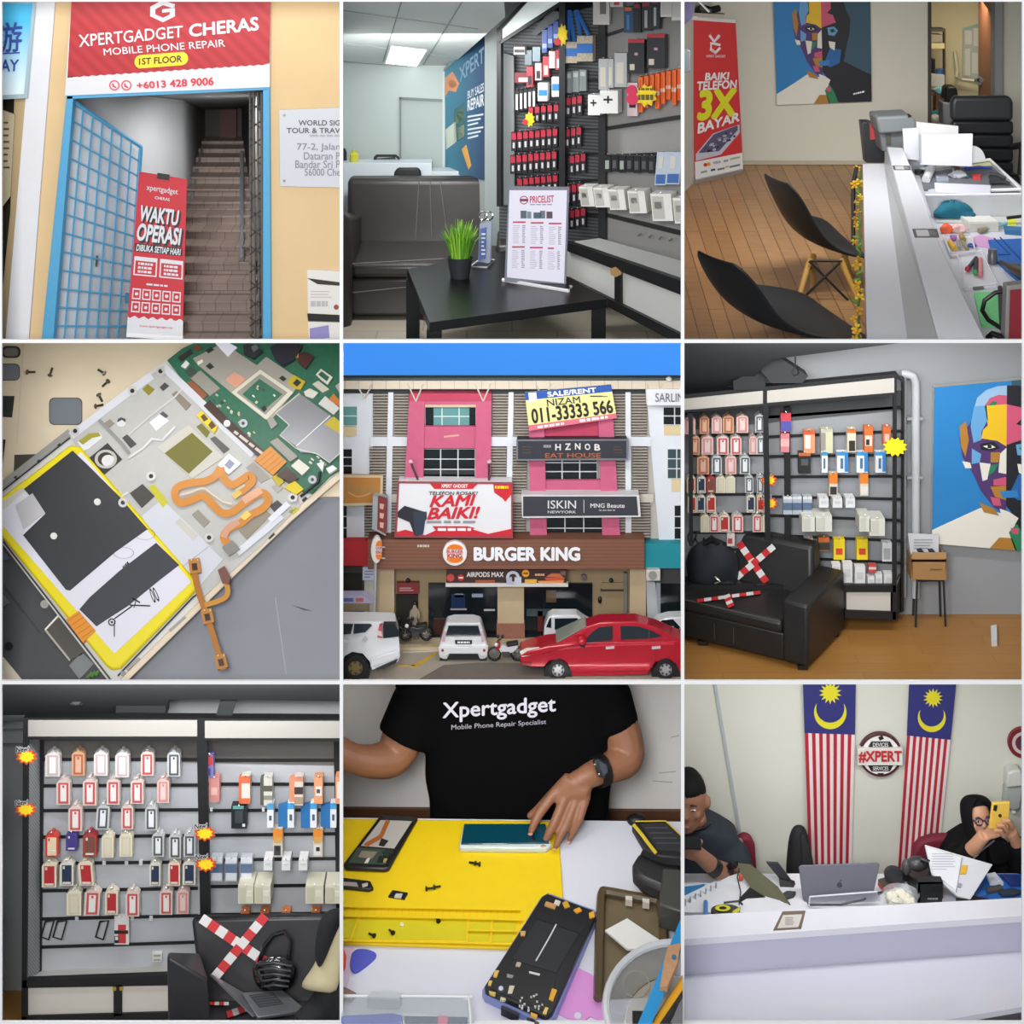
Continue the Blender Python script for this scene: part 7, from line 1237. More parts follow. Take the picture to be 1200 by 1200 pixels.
 # sofa
 A_,B_,C_=PZ(800,752,Z),PZ(947,788,Z),PZ(990,742,Z);a=(A_-B_).normalized();d=(C_-B_).normalized();lm=mat('#1d1c1c',.42,noise=.2,scale=8,bump=.12)
 s,L=rotsofa('sofa','black leather sofa with tape crosses on the oak floor, in front of the dim rack',B_,a,d,Z,2.2,(C_-B_).length,.62,.42,.86,.26,lm,.04)
 for x in (.75,.95):b=B();b.tube([L(x,-.004+.77*0+.0,.25),L(x,.0,.1)],.005,4);b.build('seam',mat('#3a3837',.6),s)
 b=B();b.tube([L(.27,-.005,.41),L(2.1,-.005,.41)],.006,5);b.build('seam',mat('#4a4846',.6),s)
 yb=(C_-B_).length;pb0,pb1,pb2=L(.5,yb-.3,.37),L(1.5,yb-.3,.37),L(.5,yb-.18,.86);FBk=F3(pb0,pb1,pb2);FSt=F3(L(0,0,.42),L(1,0,.42),L(0,.5,.42))
 tape(FBk,(866,636),(898,682),8,'red and white tape strip falling across the sofa back, beside the dark bag',7);tape(FBk,(907,640),(863,677),7.5,'red and white tape strip rising across the sofa back towards the rack',7,.027,1)
 tape(FSt,(817,704),(891,694),4,'long red and white tape strip lying across the sofa seat by the dark bag',9,.012);tape(FSt,(851,697),(857,711),8,'short red and white tape end lying on the sofa seat',4,.018,1)
 g=thing('backpack','dark navy backpack slumped on the taped sofa','bag',L(1.5,.4,.42));nv=mat('#141922',.8,noise=.2);p=FBk(835,668,.16)
 b=B();cloth(b,p,.26,.17,.3,5,24,14,.16);b.build('bag_body',nv,g);b=B();cloth(b,p+V((.02,-.08,-.17)),.22,.12,.14,8,20,10,.16);b.build('front_pocket',nv,g);b=B();b.tube([p+V((-.08,-.05,.28)),p+V((-.02,-.08,.36)),p+V((.06,-.05,.28))],.02,6);b.build('carry_loop',BLACK,g)
 pts=[FBk(838+(i % 3)*3,676+i*2.6,.3) for i in range(8)]
 b=B();b.tube(pts,.01,5);b.build('key_chain',mat('#a9a59a',.3,.7),g);b=B();b.ell(pts[-1],(.025,.015,.04));b.build('charm',mat('#b9ad96',.5),g)
 lamp('fill_showroom',1000,409,17.1,2.4,.12,46,55)  # added unseen fill aimed at rack and wall
room6()
def room7():
 CLIP[0]=(0,800,400,1200);Z=10.5-1400*17.9/F;bk=mat('#161719',.5)
 b=B();b.poly([V((-5.4,16.8,Z)),V((-1.2,16.8,Z)),V((-1.2,18.5,Z)),V((-5.4,18.5,Z))]);struct('floor_rack_room',b,mat('#9c7238',.5,noise=.1))
 b=B();b.r(FY(18.42),-6,796,406,1190,0,-.05);struct('wall_rack_room',b,mat('#96999a',.9,noise=.05,scale=2))
 fc=F3(P(0,796,17.3),P(200,796,17.3),P(100,842,18.35));b=B();b.f(fc,[(-6,794),(406,794),(406,822),(275,820),(198,820),(196,842),(-6,842)],0,-.03);struct('ceiling_rack_room',b,mat('#202527',.9))
 b=B();b.r(FY(18.1),136,794,194,841,.1,-.1);struct('beam_ceiling',b,mat('#191c1e',.8));b=B();b.f(FY(18.0),[(265,796),(284,796),(271,842),(252,842)],.06,-.06);struct('beam_ceiling.001',b,mat('#1e2224',.8));b=B();b.r(FY(18.3),-6,838,32,846,.05,-.05);struct('beam_ceiling.002',b,mat('#43484a',.8))
 b=B();cloth(b,P(90,817,17.95),.12,.06,.07,3,amp=.4);tag(b.build('cloth_bundle',mat('#3d4242',.8)),'dim grey bundle stuck under the dark ceiling','bundle');b=B();b.r(FY(18.38),-6,855,30,857,.02,0);b.r(FY(18.38),-6,872,30,874,.02,0);tag(b.build('wall_conduit',mat('#6f7375',.6)),'thin grey conduit lines high on the wall beside the mesh-sided rack','conduit')
 R=FY(18.2);FR_=FY(17.9);k=thing('display_rack','tall black mesh-sided display rack full of phone case packs','rack',P(200,1200,17.9));pan=mat('#adb0b5',.6,noise=.04,scale=4)
 b=B();b.r(R,33,845,404,1150,0,-.04);b.build('slat_panel',pan,k)
 b=B();b.f(R,[(48,868),(404,868),(404,897),(48,890)],.015,-.01);b.build('upper_panel',mat('#5f5c59',.7),k)
 rl=[(890,890),(921,920),(950,949),(981,979),(1012,1010),(1044,1041),(1077,1073),(1110,1104)]
 for v0,v1 in rl:b=B();ribbon(R,[(47,v0),(232,v1)],4,.02,-.02,b);b.build('slat_rail',bk,k,smooth=0)
 for v0,v1 in ((891,891),(919,919),(950,949),(979,977),(1008,1006),(1039,1037),(1072,1070)):b=B();ribbon(R,[(244,v0),(404,v1)],4,.02,-.02,b);b.build('slat_rail',bk,k,smooth=0)
 for i,u in enumerate((122,148,165,90,155,177)):v=1011 if i<3 else 1076;b=B();b.r(R,u-2,v-2,u+2,v+3,.03,0);b.build('rail_clip',mat('#c3c5c8',.4),k,smooth=0)
 for q,h in (([(27,842),(33,842),(31,1204),(25,1204)],.02),([(46,866),(51,866),(48,1140),(44,1140)],-.26),([(230,841),(242,841),(247,1100),(235,1100)],.02),([(391,866),(398,866),(400,1075),(394,1075)],-.26)):b=B();b.f(FR_,q,h,h-.05);b.build('post',bk,k,smooth=0)
 for q in ([(28,841),(404,843),(404,848),(28,845)],[(30,862),(404,864),(404,869),(30,867)]):b=B();b.f(FR_,q,.03,-.08);b.build('top_rail',bk,k,smooth=0)
 lb=mat('#9c9993',.5)
 for q in ((33,844,231,863),(240,845,404,865)):b=B();b.r(FR_,*q,.035,-.05);b.build('light_box',lb,k,smooth=0)
 b=B();b.poly([FR_(31,868,-.02),FR_(31,1149,-.02),R(47,1136),R(47,868)],(.015,0,0));b.build('mesh_side',pattern_mat('mesh_side_grey','DIAGONAL','#6f7375','#8f9395',.6,16),k)
 b=B();b.poly([FR_(31,1150),FR_(240,1146),R(240,1130),R(46,1137)],(0,0,-.02));b.build('bottom_shelf',mat('#b3b1ab',.5),k)
 b=B();b.f(FR_,[(26,1149),(240,1141),(240,1154),(26,1158)],.02,-.04);b.build('shelf_edge',bk,k);b=B();b.f(FR_,[(26,1191),(240,1185),(240,1204),(26,1204)],.02,-.04);b.build('plinth',bk,k)
 for q in ([(33,1158),(133,1155),(133,1188),(33,1193)],[(143,1155),(240,1152),(240,1184),(143,1187)]):b=B();b.f(FR_,q,.0,-.03);b.build('cabinet_door',mat('#c8c3ba',.5),k)
 b=B();b.f(FR_,[(133,1155),(143,1154),(143,1190),(133,1191)],.02,-.04);b.build('divider',bk,k)
 for u in (132,140):b=B();b.r(FR_,u,1157,u+4,1161,.03,.015);b.build('brass_catch',mat('#b89a3a',.4,.5),k,smooth=0)
 o=thing('power_outlet','white double power outlet low on the panel of the mesh-sided rack','outlet',R(184,1128));b=B();b.r(R,178,1116,190,1128,.03,0);b.build('plate',mat('#c9c8c3',.4),o,bevel=.006)
 for v in (1119,1124):b=B();b.r(R,180,v,188,v+2,.034,.03);b.build('socket',mat('#8f8f8b',.5),o,smooth=0)
 rn='of the mesh-sided rack';g1='phone case packs on the mesh-sided rack'
 nm={'red':'red-framed','pink':'pinkish','amber':'tan','clear':'grey-framed clear','cream':'plain cream','case_red':'red','case_navy':'navy','case_brown':'brown','foil':'shiny silver','case_orange':'orange red','case_violet':'violet'}
 rows=[(879,[(53,17,30,'foil'),(84,15,30,'amber'),(110,16,30,'foil'),(135,16,31,'foil'),(165,15,30,'red'),(196,15,31,'clear')]),(911,[(66,16,31,'red'),(97,16,33,'red'),(125,15,32,'red'),(153,15,30,'red'),(184,14,30,'pink')]),(942,[(80,16,31,'red'),(112,15,30,'clear'),(142,14,30,'red'),(170,14,30,'clear')]),(975,[(53,15,28,'case_orange'),(77,13,22,'case_violet'),(97,16,29,'case_brown'),(119,14,29,'cream'),(140,15,29,'cream'),(178,14,29,'clear'),(198,14,30,'clear'),(215,14,29,'clear')]),(1008,[(49,17,31,'case_red'),(70,16,30,'case_navy'),(93,17,30,'case_red'),(175,13,29,'case_navy'),(197,14,30,'case_red'),(214,15,29,'case_navy')]),(1041,[(78,17,31,'cream'),(98,18,32,'red'),(123,15,31,'case_red'),(147,16,32,'red'),(187,15,31,'red'),(207,14,30,'pink')])]
 for r,(v,it) in enumerate(rows):
  for i,(u,w,h,st) in enumerate(it):case_pack(R,u,v+(1 if i % 3==0 else 0),w,h,st,f'{nm[st]} phone case pack, {ORD[i]} in the {ORD[r]} row {rn}',g1,.09,(-2 if (r,i)==(4,2) else (1.5 if (r,i) in ((5,1),(2,1)) else 0)))
 for i,(u,w) in enumerate(((48,12),(62,13),(112,12))):b=B();b.tube([R(u+5,1080,.06),R(u+w+3,1079,.08),R(u+w-3,1101,.08),R(u,1098,.06),R(u+5,1080,.06)],.009,5);tag(b.build('case_bumper',BLACK),f'empty black phone bumper hanging tilted, {ORD[i]} along the seventh rail','phone case')
 carton(R,134,1074,17,33,.05,['#d0cdca',(.3,.95,'#b8353a',.25,.8),(.5,.62,'#1d1c1e',0,.95),(.7,.95,'#1d1c1e',0,.3),(.72,.84,'#d0cdca',.05,.25)],'white red and black case carton on the seventh rail of the mesh-sided rack',name='case_box')
 new_burst(FR_,31,887,'red and yellow new sticker on the mesh side of the rack, upper of two',26,19,2);new_burst(FR_,30,949,'red and yellow new sticker on the mesh side of the rack, lower of two',26,18,3)
 new_burst(FR_,240,977,'red and yellow new sticker on the wide black middle post, upper of two',26,19,4);new_burst(FR_,241,1013,'red and yellow new sticker on the wide black middle post, lower of two',26,19,5)
 C=lambda u,v,w,h,cols,lab,**q:carton(R,u,v,w,h,q.pop('d',.1),cols,lab,**q)
 C(241,885,9,26,['#7d78b5',(.05,.45,'#c0484c',.3,.95),(.6,.9,'#4a4796',.1,.6)],'violet and red pack at the top of the wide black post',name='cable_pack',cat='cable');C(245,912,12,28,['#cf8d88',(.4,.7,'#e0b5ae',.2,.8)],'pink pack below the violet one beside the wide black post',name='cable_pack',cat='cable')
 for i,(u,v,w,h,cols,sd) in enumerate(((283,910,10,32,['#d5cbc2',(0,.25,'#cf6a44'),(.8,1,'#cf6a44')],3),(309,911,10,33,['#c9c6bd',(.3,.5,'#5a564e'),(.65,.8,'#8b867a')],4),(345,911,10,33,['#cfc3bb',(0,.15,'#cf8a6a'),(.35,.6,'#3c3836'),(.7,.95,'#a58d76')],6),(368,911,10,31,['#d9976b',(.35,.7,'#dcd6cf',.2,.9),(.45,.6,'#4a4644',.3,.7)],0),(393,910,10,32,['#d78f68',(.2,.8,'#dcd2ca',.2,.9)],0))):C(u,v,w,h,cols,f'orange and white cable carton, {ORD[i]} along the upper rail past the wide black post',grp='orange and white cartons past the wide black post',name='cable_box',side=sd)
 C(271,945,18,26,['#1f2226',(0,.12,'#5fa39a',.1,.8),(.2,.75,'#3b4046',.25,.75),(.8,.92,'#cfcfcf',.72,.9)],'black carton with a teal strip past the wide black post',name='charger_box')
 C(313,942,7.5,28,['#dde0e3',(0,.25,'#4f9ac9'),(.5,.7,'#4a5a68',.3,.7)],'narrow white carton with a blue top past the wide black post',name='charger_box')
 for i,(u,w) in enumerate(((337,7.5),(363.5,7.5),(387,7))):C(u,942,w,28,['#dcdfe3',(0,.22,'#3f9ad0'),(.45,.7,'#4a5866',.3,.7)],f'deep blue-sided charger carton with a white front, {ORD[i]} of three past the wide black post',grp='blue-sided charger cartons',name='charger_box');b=B();b.f(R,[(u-11,945),(u,942),(u,970),(u-11,970)],.1,.05);b.build('blue_flank',mat('#2a6ea8',.5),bpy.data.objects[[o.name for o in SC.objects if o.name.startswith('charger_box') and o.parent is None][-1]],smooth=0)
 for i,u in enumerate((320,367)):C(u,972,11,32,['#cfc4b4',(0,.42,'#dd8a34'),(.3,.5,'#c9a05a',.1,.9),(.6,.95,'#3a4048' if i==0 else '#d9d6d2',.1,.8),(.65,.8,'#2c2c30',.3,.7)],f'narrow orange cable carton below the blue-sided ones, {("dark based", "white based")[i]}',name='cable_box')
 for i,u in enumerate((247,264,282)):C(u,1006,13.5,27,['#b9bdc4',(0,.2,'#d8dadd'),(.25,.62,'#5a6d8a'),(.66,.95,'#cfd3d9',.08,.92)],f'clear blue cable pouch, {ORD[i]} from the wide black post',grp='clear cable pouches past the wide black post',name='cable_pouch',cat='cable')
 for i,u in enumerate((309,330,350)):C(u,1008,10,12,['#dcdddd',(.3,.5,'#c9cbcb',.2,.8)],f'small square white box, {ORD[i]} of three past the clear cable pouches',grp='small white boxes past the clear cable pouches',name='white_box',d=.16)
 for i,(u,w) in enumerate(((279,18),(298,19),(358,21),(381,21))):C(u,1038,w,21,['#d2cfbb',(.08,.9,'#c3c0a9',.06,.5),(.3,.6,'#dedccb',.55,.9)],f'cream charger box, {ORD[i]} of four hanging above the taped sofa',grp='cream charger boxes above the taped sofa',name='charger_box',d=.24)
 for i,u in enumerate((282,305,330,365)):C(u,1068,10,10,['#cf7a4a',(.3,.8,'#b9582f',.2,.8)],f'orange pack top just showing above the sofa back, {ORD[i]} of four',name='cable_pack',cat='cable',grp='orange packs behind the sofa back')
 for u in (246,307):b=B();b.r(R,u,948,u+3,951,.03,0);tag(b.build('rail_hook_cap',WHITE),'tiny white hook cap on the rail past the wide black post','hook','white hook caps')
 # sofa
 s=thing('sofa','black leather sofa with a big red and white tape cross, below the mesh-sided rack','sofa',P(300,1199,17.3));lm=mat('#212124',.38,noise=.2,scale=8,bump=.12)
 fbk=F3(P(230,1075,17.7),P(400,1075,17.7),P(300,1160,17.5))
 b=B();b.f(fbk,[(224,1078),(228,1075),(404,1072),(404,1178),(236,1178)],0,-.16);b.build('backrest',lm,s,bevel=.05,seg=4)
 b=B();b.loft([[P(196,1120,16.75),P(244,1148,16.75),P(247,1206,16.75),P(197,1206,16.75)],[P(196,1116,17.3),P(234,1116,17.3),P(240,1160,17.3),P(200,1160,17.3)]]);b.build('arm',lm,s,bevel=.03,seg=3)
 b=B();b.poly([P(236,1172,17.5),P(404,1172,17.5),P(404,1206,16.75),P(240,1206,16.75)],(0,0,-.15));b.build('seat_cushion',lm,s,bevel=.03)
 b=B();b.tube([P(246,1200,16.76),P(404,1200,16.76)],.006,5);b.build('seam',mat('#55555a',.6),s);FS=F3(P(236,1172,17.5),P(404,1172,17.5),P(404,1206,16.75))
 tape(fbk,(236,1076),(321,1134),12,'wide red and white tape strip falling across the sofa back below the rack',9,.02,1);tape(fbk,(311,1073),(251,1146),11,'wide red and white tape strip rising across the sofa back below the rack',8,.027)
 tape(FS,(246,1166) if False else (246,1176),(268,1176),4,'small tape piece on the sofa seat beside the arm',4,.012);tape(FS,(266,1189),(293,1180),8,'tape piece on the sofa seat in front of the laptop',4,.012);tape(fbk,(314,1163),(330,1160),4,'little tape end at the foot of the sofa back under the handbag',3,.02)
 h=thing('handbag','shiny black handbag with an upright strap on the taped sofa','bag',fbk(322,1162,.2));hm=mat('#101013',.18,coat=.5);p=fbk(322,1142,.2)
 b=B();cloth(b,p,.2,.1,.16,12,24,12,.14);b.build('bag_body',hm,h)
 b=B();b.tube([fbk(304,1128,.16),fbk(309,1110,.16),fbk(320,1096,.16),fbk(333,1092,.16),fbk(340,1102,.16),fbk(338,1124,.16)],.022,8);b.build('strap',hm,h)
 for i in range(5):b=B();b.tube([fbk(303+i*1.5,1130+i*6.5,.3),fbk(321,1128+i*6.5,.33),fbk(342-i,1132+i*6,.3)],.012,5);b.build('pleat',mat('#2c2c31',.2,coat=.4),h)
 l=thing('laptop','open silver grey laptop tilted on the sofa seat','laptop',FS(320,1190));f1=F3(P(290,1160,17.25),P(358,1180,17.15),P(302,1191,16.95))
 b=B();b.f(f1,[(283,1163),(331,1160),(360,1184),(302,1192)],0,-.03);b.build('base',mat('#77797e',.35,.6),l,bevel=.006);b=B();b.f(f1,[(292,1166),(320,1163),(332,1176),(304,1180)],.004,0);b.build('keyboard',mat('#35363b',.5),l)
 for i in range(5):ribbon(f1,[(294+i*2.6,1167.5+i*2.7),(320+i*2.6,1164.5+i*2.7)],.6,.006,.003).build('key_row',mat('#5d5f66',.5),l)
 b=B();b.f(F3(P(248,1140,17.3),P(300,1191,16.98),P(284,1163,17.28)),[(247,1141),(285,1163),(302,1191),(297,1190)],0,-.015);b.build('screen',mat('#8a8d94',.3,.6),l)
 # person at the frame edge
 t=thing('person','person with a cream headscarf and dark clothes seen from behind at the sofa end','person',P(385,1199,17.0));y=17.0
 b=B();b.tube([P(412,1206,y),P(410,1170,y),P(404,1130,y),P(402,1105,y),P(400,1085,y)],[.26,.24,.18,.12,.1],16);b.tube([P(402,1150,y),P(376,1184,y-.05),P(350,1202,y-.15)],[.18,.14,.1],14);fuse(b.build('person_body',mat('#191a1d',.8),t),.02,3)
 er=lambda u,v,r,dy,ry:[P(u+r*math.cos(6.2832*q/14),v+r*.12*math.sin(6.2832*q/14+2),y+dy+ry*math.sin(6.2832*q/14)) for q in range(14)]
 b=B();b.loft([er(397,1077,3,0,.05),er(396,1083,11,0,.13),er(396,1100,17,0,.17),er(393,1125,21,0,.2),er(389,1142,27,0,.25),er(384,1156,33,0,.28),er(383,1164,30,0,.26)]);b.build('headscarf',mat('#c3b894',.85,noise=.1,scale=9),t,sub=1,smooth=80)
 b=B();b.loft([er(396,1064,3,-.1,.05),er(392,1069,12,-.1,.12),er(385,1084,13,-.14,.12),er(379,1104,10,-.16,.1),er(375,1122,7,-.18,.08),er(374,1134,2,-.18,.03)]);b.build('dark_hood',mat('#1a1b1d',.85),t,sub=1,smooth=80)
 lamp('fill_rack_room',200,809,17.0,2.6,.12,52,58)  # added unseen fill aimed at the mesh-sided rack
room7()
# ================= ROOMS 8 AND 9: repair bench and reception counter with people =================
def sring(cx,cy,z,rx,ry,n=28,e=.6):
 o=[]
 for k in range(n):
  a=6.2832*k/n;c,s=math.cos(a),math.sin(a)
  o.append(V((cx+rx*math.copysign(abs(c)**e,c),cy+ry*math.copysign(abs(s)**e,s),z)))
 return o
def head_parts(b,c,s,rot):
 """head with jaw, nose, ears added to a body mesh; c = chin centre, s = head height"""
 T=lambda x,y,z:V(c)+rot @ (V((x,y,z-.1))*s)
 pr=[(0,.1,.09,-.2),(.07,.18,.17,-.16),(.18,.25,.27,-.08),(.32,.295,.345,-.02),(.48,.32,.385,.02),(.64,.33,.4,.03),(.8,.295,.365,.04),(.92,.2,.26,.04),(.985,.08,.11,.04)]
 b.loft([[T(rx*math.cos(6.2832*k/24),cy+ry*math.sin(6.2832*k/24),z) for k in range(24)] for z,rx,ry,cy in pr])
 b.loft([[T(w*math.cos(q),-d+.03*math.sin(q),z) for q in [6.2832*k/8 for k in range(8)]] for z,w,d in ((.52,.03,.35),(.42,.045,.41),(.36,.065,.425),(.32,.04,.36))])
 for x in (-1,1):b.ell(T(x*.355,.03,.45),(.065*s,.09*s,.13*s),rot,10,6);b.ell(T(x*.18,-.26,.36),(.09*s,.07*s,.08*s),rot,10,6)
 b.ell(T(0,-.335,.19),(.1*s,.045*s,.03*s),rot,10,6)
 return T
def face(T,s,rot,par,lips='#8d5a4a',brow='#1d1614',lid=1):
 for x in (-.135,.135):
  b=B();b.ell(T(x,-.325,.5),(.052*s,.03*s,.024*s*lid),rot,12,7);e=b.build('eye',mat('#d8d4ce',.2),par);b=B();b.ell(T(x,-.35,.498),(.024*s,.012*s,.024*s*lid),rot,10,6);b.build('iris',mat('#1c1210',.1),e)
  b=B();b.tube([T(x-.07,-.335,.575),T(x,-.365,.6),T(x+.07,-.335,.58)],[.01*s,.018*s,.01*s],6);b.build('eyebrow',mat(brow,.8),par)
 b=B();b.ell(T(0,-.372,.19),(.085*s,.016*s,.022*s),rot,12,6);b.build('lips',mat(lips,.5),par)
def room8():
 CLIP[0]=(400,800,800,1200);yw=19.95
 T=F3(P(400,1200,16.6),P(800,1200,16.6),P(600,960,19.0));N=T.n
 b=B();b.r(FY(yw),394,796,806,990,0,-.05);struct('wall_bench',b,mat('#e9e4e0',.9,noise=.05,scale=3))
 for i,q in enumerate((((402,947),(506,948),(506,960),(402,960)),((704,950),(806,950),(806,962),(704,962)))):pass
 b=B();b.f(FY(yw-.02),[(394,948),(806,951),(806,975),(394,972)],.05,0);struct('baseboard_bench',b,mat('#5d3a26',.5,noise=.1))
 ib=[((772,906),(792,904)),((765,915),(788,917)),((786,864),(796,862))]
 for i,(p,q) in enumerate(ib):b=B();ribbon(FY(yw),[p,q],.8,.004,0,b);tag(b.build('wall_scuff',mat('#9c9792',.9)),'thin grey scuff on the white wall, '+('level with the watch','just below the other by the watch','beside the sleeve')[i],'scuff')
 def F_(n,c,q,h1,h0=0,par=None,r=.5,bev=0,fr=None,**k):
  b=B();b.f(fr or T,q,h1,h0);return b.build(n,mat(c,r,**k) if isinstance(c,str) else c,par,bevel=bev,smooth=30)
 t=F_('work_table',mat('#d4d5df',.35),[(394,958),(806,963),(806,1206),(394,1206)],0,-.08);tag(t,'white work table under the yellow repair mat','table')
 # yellow mat
 ym=mat('#e8c609',.55,noise=.04,scale=8);yd=mat('#cfc00e',.55)
 m=thing('repair_mat','bright yellow silicone repair mat on the white table','mat',T(530,1108));F_('sheet',ym,[(396,959),(654,962),(664,1112),(600,1111),(396,1105)],.03,0,m,bev=.01)
 for q in ([(396,1075),(419,1076),(410,1100),(396,1099)],[(422,1076),(547,1078),(546,1102),(412,1100)],[(551,1079),(575,1079),(574,1089),(550,1089)],[(579,1079),(606,1080),(604,1090),(578,1090)],[(549,1092),(574,1092),(573,1103),(548,1103)],[(577,1092),(603,1093),(600,1104),(576,1104)]):F_('compartment',yd,q,.034,.02,m)
 for p in ([(396,1073),(548,1076),(612,1078)],[(396,1102),(546,1105),(606,1107)],[(421,1073),(410,1103)],[(549,1076),(547,1105)],[(577,1077),(575,1106)],[(549,1090),(606,1091)],[(396,1062),(610,1066)]):ribbon(T,p,2.2,.06,.02).build('ridge',ym,m)
 for i in range(26):ribbon(T,[(400+i*8,1063+i*.15),(398.5+i*8,1071+i*.15)],.7,.04,.02).build('ruler_tick',yd,m)
 g=random.Random(2)
 for i,(u,v,n) in enumerate(((553,1011,'nearest the teal phone'),(558,1012,'beside the one nearest the teal phone'),(504,1041,'first of the pair in the mat middle'),(513,1039,'second of the pair in the mat middle'),(435,1095,'in the long mat compartment by its near edge'),(458,1091,'in the long mat compartment near its middle'),(512,1077,'on the ridge of the long mat compartment'))):
  a=g.uniform(0,3);s=thing('screw',f'tiny dark screw on the yellow mat, {n}','screw',T(u,v,.03),'loose screws on the yellow mat');p=T(u,v,.05);d=V((math.cos(a),math.sin(a),0))*.028
  b=B();b.lathe([(0,0),(.022,0),(.022,.015),(0,.02)],p-d,8,-d);b.build('head',mat('#2b2722',.4,.6),s);b=B();b.tube([p-d,p+d],.01,5);b.build('shank',mat('#2b2722',.4,.6),s)
 b=B();b.disc(T,471,1083,2.4,.045,.03,12);tag(b.build('washer',mat('#d8d3b0',.4)),'small pale disc in the long mat compartment','disc')
 # opened phone
 p=thing('opened_phone','opened phone with pale shield and green board at the far mat corner','phone',T(430,1014));F_('frame','#1b1b1d',[(446,954),(490,957),(456,1017),(450,1018),(405,1016),(402,1012)],.08,.03,p,.35,.015)
 F_('pale_shield','#b5b0aa',[(446,961),(483,962),(462,994),(423,991)],.085,.05,p);F_('circuit_board','#3b4a40',[(419,993),(460,996),(450,1013),(408,1011)],.085,.05,p);F_('camera_bar','#2d2e2f',[(449,955),(488,958),(485,962),(447,960)],.09,.05,p)
 ribbon(T,smooth_path([(455,961),(450,972),(446,980),(436,986),(428,991)]),5,.092,.05).build('brown_flex',mat('#a8622c',.4),p);F_('black_tape','#26241f',[(447,982),(455,985),(450,991),(444,990)],.094,.05,p)
 F_('shield_can','#8a7d70',[(424,997),(442,998),(436,1006),(420,1004)],.092,.05,p);F_('battery_tab','#26312b',[(448,998),(458,994),(461,998),(452,1004)],.094,.05,p);F_('white_label','#d8d3cc',[(430,1006),(434,1005),(431,1011),(427,1011)],.094,.05,p);F_('connector','#1d2320',[(444,1003),(456,1002),(453,1010),(442,1010)],.093,.05,p);F_('gold_chip','#b59a5a',[(450,1006),(454,1006),(452,1010),(449,1010)],.097,.05,p)
 p=thing('speaker_module','small black and silver module on the yellow mat by the frame edge','phone part',T(420,1041));F_('body','#1d1d1f',[(403,1028),(434,1032),(438,1040),(433,1042),(396,1038),(396,1028)],.07,.03,p,.4,.01);F_('silver_strip','#a9a19a',[(396,1033),(418,1034),(420,1039),(396,1037)],.074,.06,p,.3);F_('silver_dot','#b9b2aa',[(424,1036),(431,1034),(431,1038),(425,1040)],.074,.06,p,.3)
 p=thing('sim_tray','little black card holder with a silver patch on the yellow mat','phone part',T(466,1052));F_('body','#1a1a1c',[(460,1043),(478,1046),(474,1053),(455,1050)],.05,.03,p,.4);F_('silver_patch','#c3c0bb',[(464,1047),(472,1047),(470,1052),(462,1051)],.054,.04,p,.3)
 # teal phone
 p=thing('smartphone','glossy dark teal smartphone lying under the person\'s fingertips','phone',T(590,992));F_('body','#c9d3cf',[(543,966),(640,966),(646,990),(640,994),(539,993),(538,990)],.09,.03,p,.3,.015);F_('glass_back',mat('#0a4352',.06,coat=1),[(544,965),(639,965),(644,988),(540,989)],.1,.05,p,bev=.008)
 b=B();b.disc(T,626,982,2,.108,.1,12);b.build('camera_lens',BLACK,p)
 # gutted black phone
 p=thing('phone_chassis','black gutted phone frame with lavender edge lying slanted near the pink film','phone',T(630,1190));lav=mat('#8792c9',.3,.2)
 F_('frame',lav,[(642,1046),(697,1066),(700,1074),(650,1192),(641,1198),(632,1197),(568,1166),(565,1160),(634,1051)],.08,0,p,bev=.02);bkp=mat('#1c1d21',.35)
 F_('tray',bkp,[(641,1047),(696,1067),(698,1073),(647,1186),(640,1191),(569,1160),(568,1156),(635,1051)],.13,.07,p,bev=.006)
 F_('battery_bay','#2b2d31',[(630,1078),(678,1094),(652,1140),(600,1124)],.134,.12,p,.3);F_('battery_bay','#232428',[(632,1068),(686,1086),(680,1094),(628,1076)],.134,.12,p,.3);F_('lower_board','#15161a',[(598,1128),(652,1147),(642,1186),(574,1158)],.136,.12,p,.4)
 ribbon(T,smooth_path([(652,1083),(644,1098),(636,1112),(628,1126)]),1.6,.139,.13).build('glue_trace',mat('#c3c3c6',.5),p)
 for q,c in (([(640,1056),(652,1060),(650,1065),(638,1061)],'#b98d5a'),([(659,1058),(664,1055),(668,1062),(662,1064)],'#c79a2e'),([(672,1066),(679,1063),(682,1067),(676,1070)],'#d9982a'),([(690,1070),(696,1067),(697,1074),(691,1076)],'#d9a23a'),([(651,1054),(657,1056),(655,1061),(649,1059)],'#cfc8be'),([(610,1091),(616,1091),(615,1096),(610,1096)],'#c9a866'),([(580,1137),(585,1137),(582,1145),(578,1144)],'#d8b452'),([(573,1149),(577,1149),(575,1155),(572,1154)],'#e0bf5a'),([(573,1161),(581,1163),(580,1166),(574,1164)],'#d9b65a'),([(587,1168),(593,1170),(591,1172),(586,1171)],'#cfc6a0'),([(597,1155),(603,1155),(600,1164),(595,1164)],'#cfc6b0'),([(606,1127),(611,1128),(609,1133),(604,1132)],'#b5a58c'),([(647,1158),(653,1160),(648,1173),(643,1171)],'#dca22c'),([(639,1180),(643,1181),(640,1188),(636,1187)],'#e0c06a'),([(622,1186),(630,1189),(629,1192),(622,1190)],'#d8a632'),([(620,1138),(633,1141),(632,1143),(620,1140)],'#cfd0d4'),([(594,1141),(602,1143),(600,1146),(594,1145)],'#8d8d90')):F_('contact',c,q,.142,.12,p,.35)
 b=B();b.disc(T,587,1159,4.4,.14,.12,18);b.build('camera_ring',mat('#3a3b40',.3),p);b=B();b.disc(T,587,1158,2.6,.146,.12,16);b.build('camera_hole',mat('#c7cbe0',.3),p)
 g=random.Random(6)
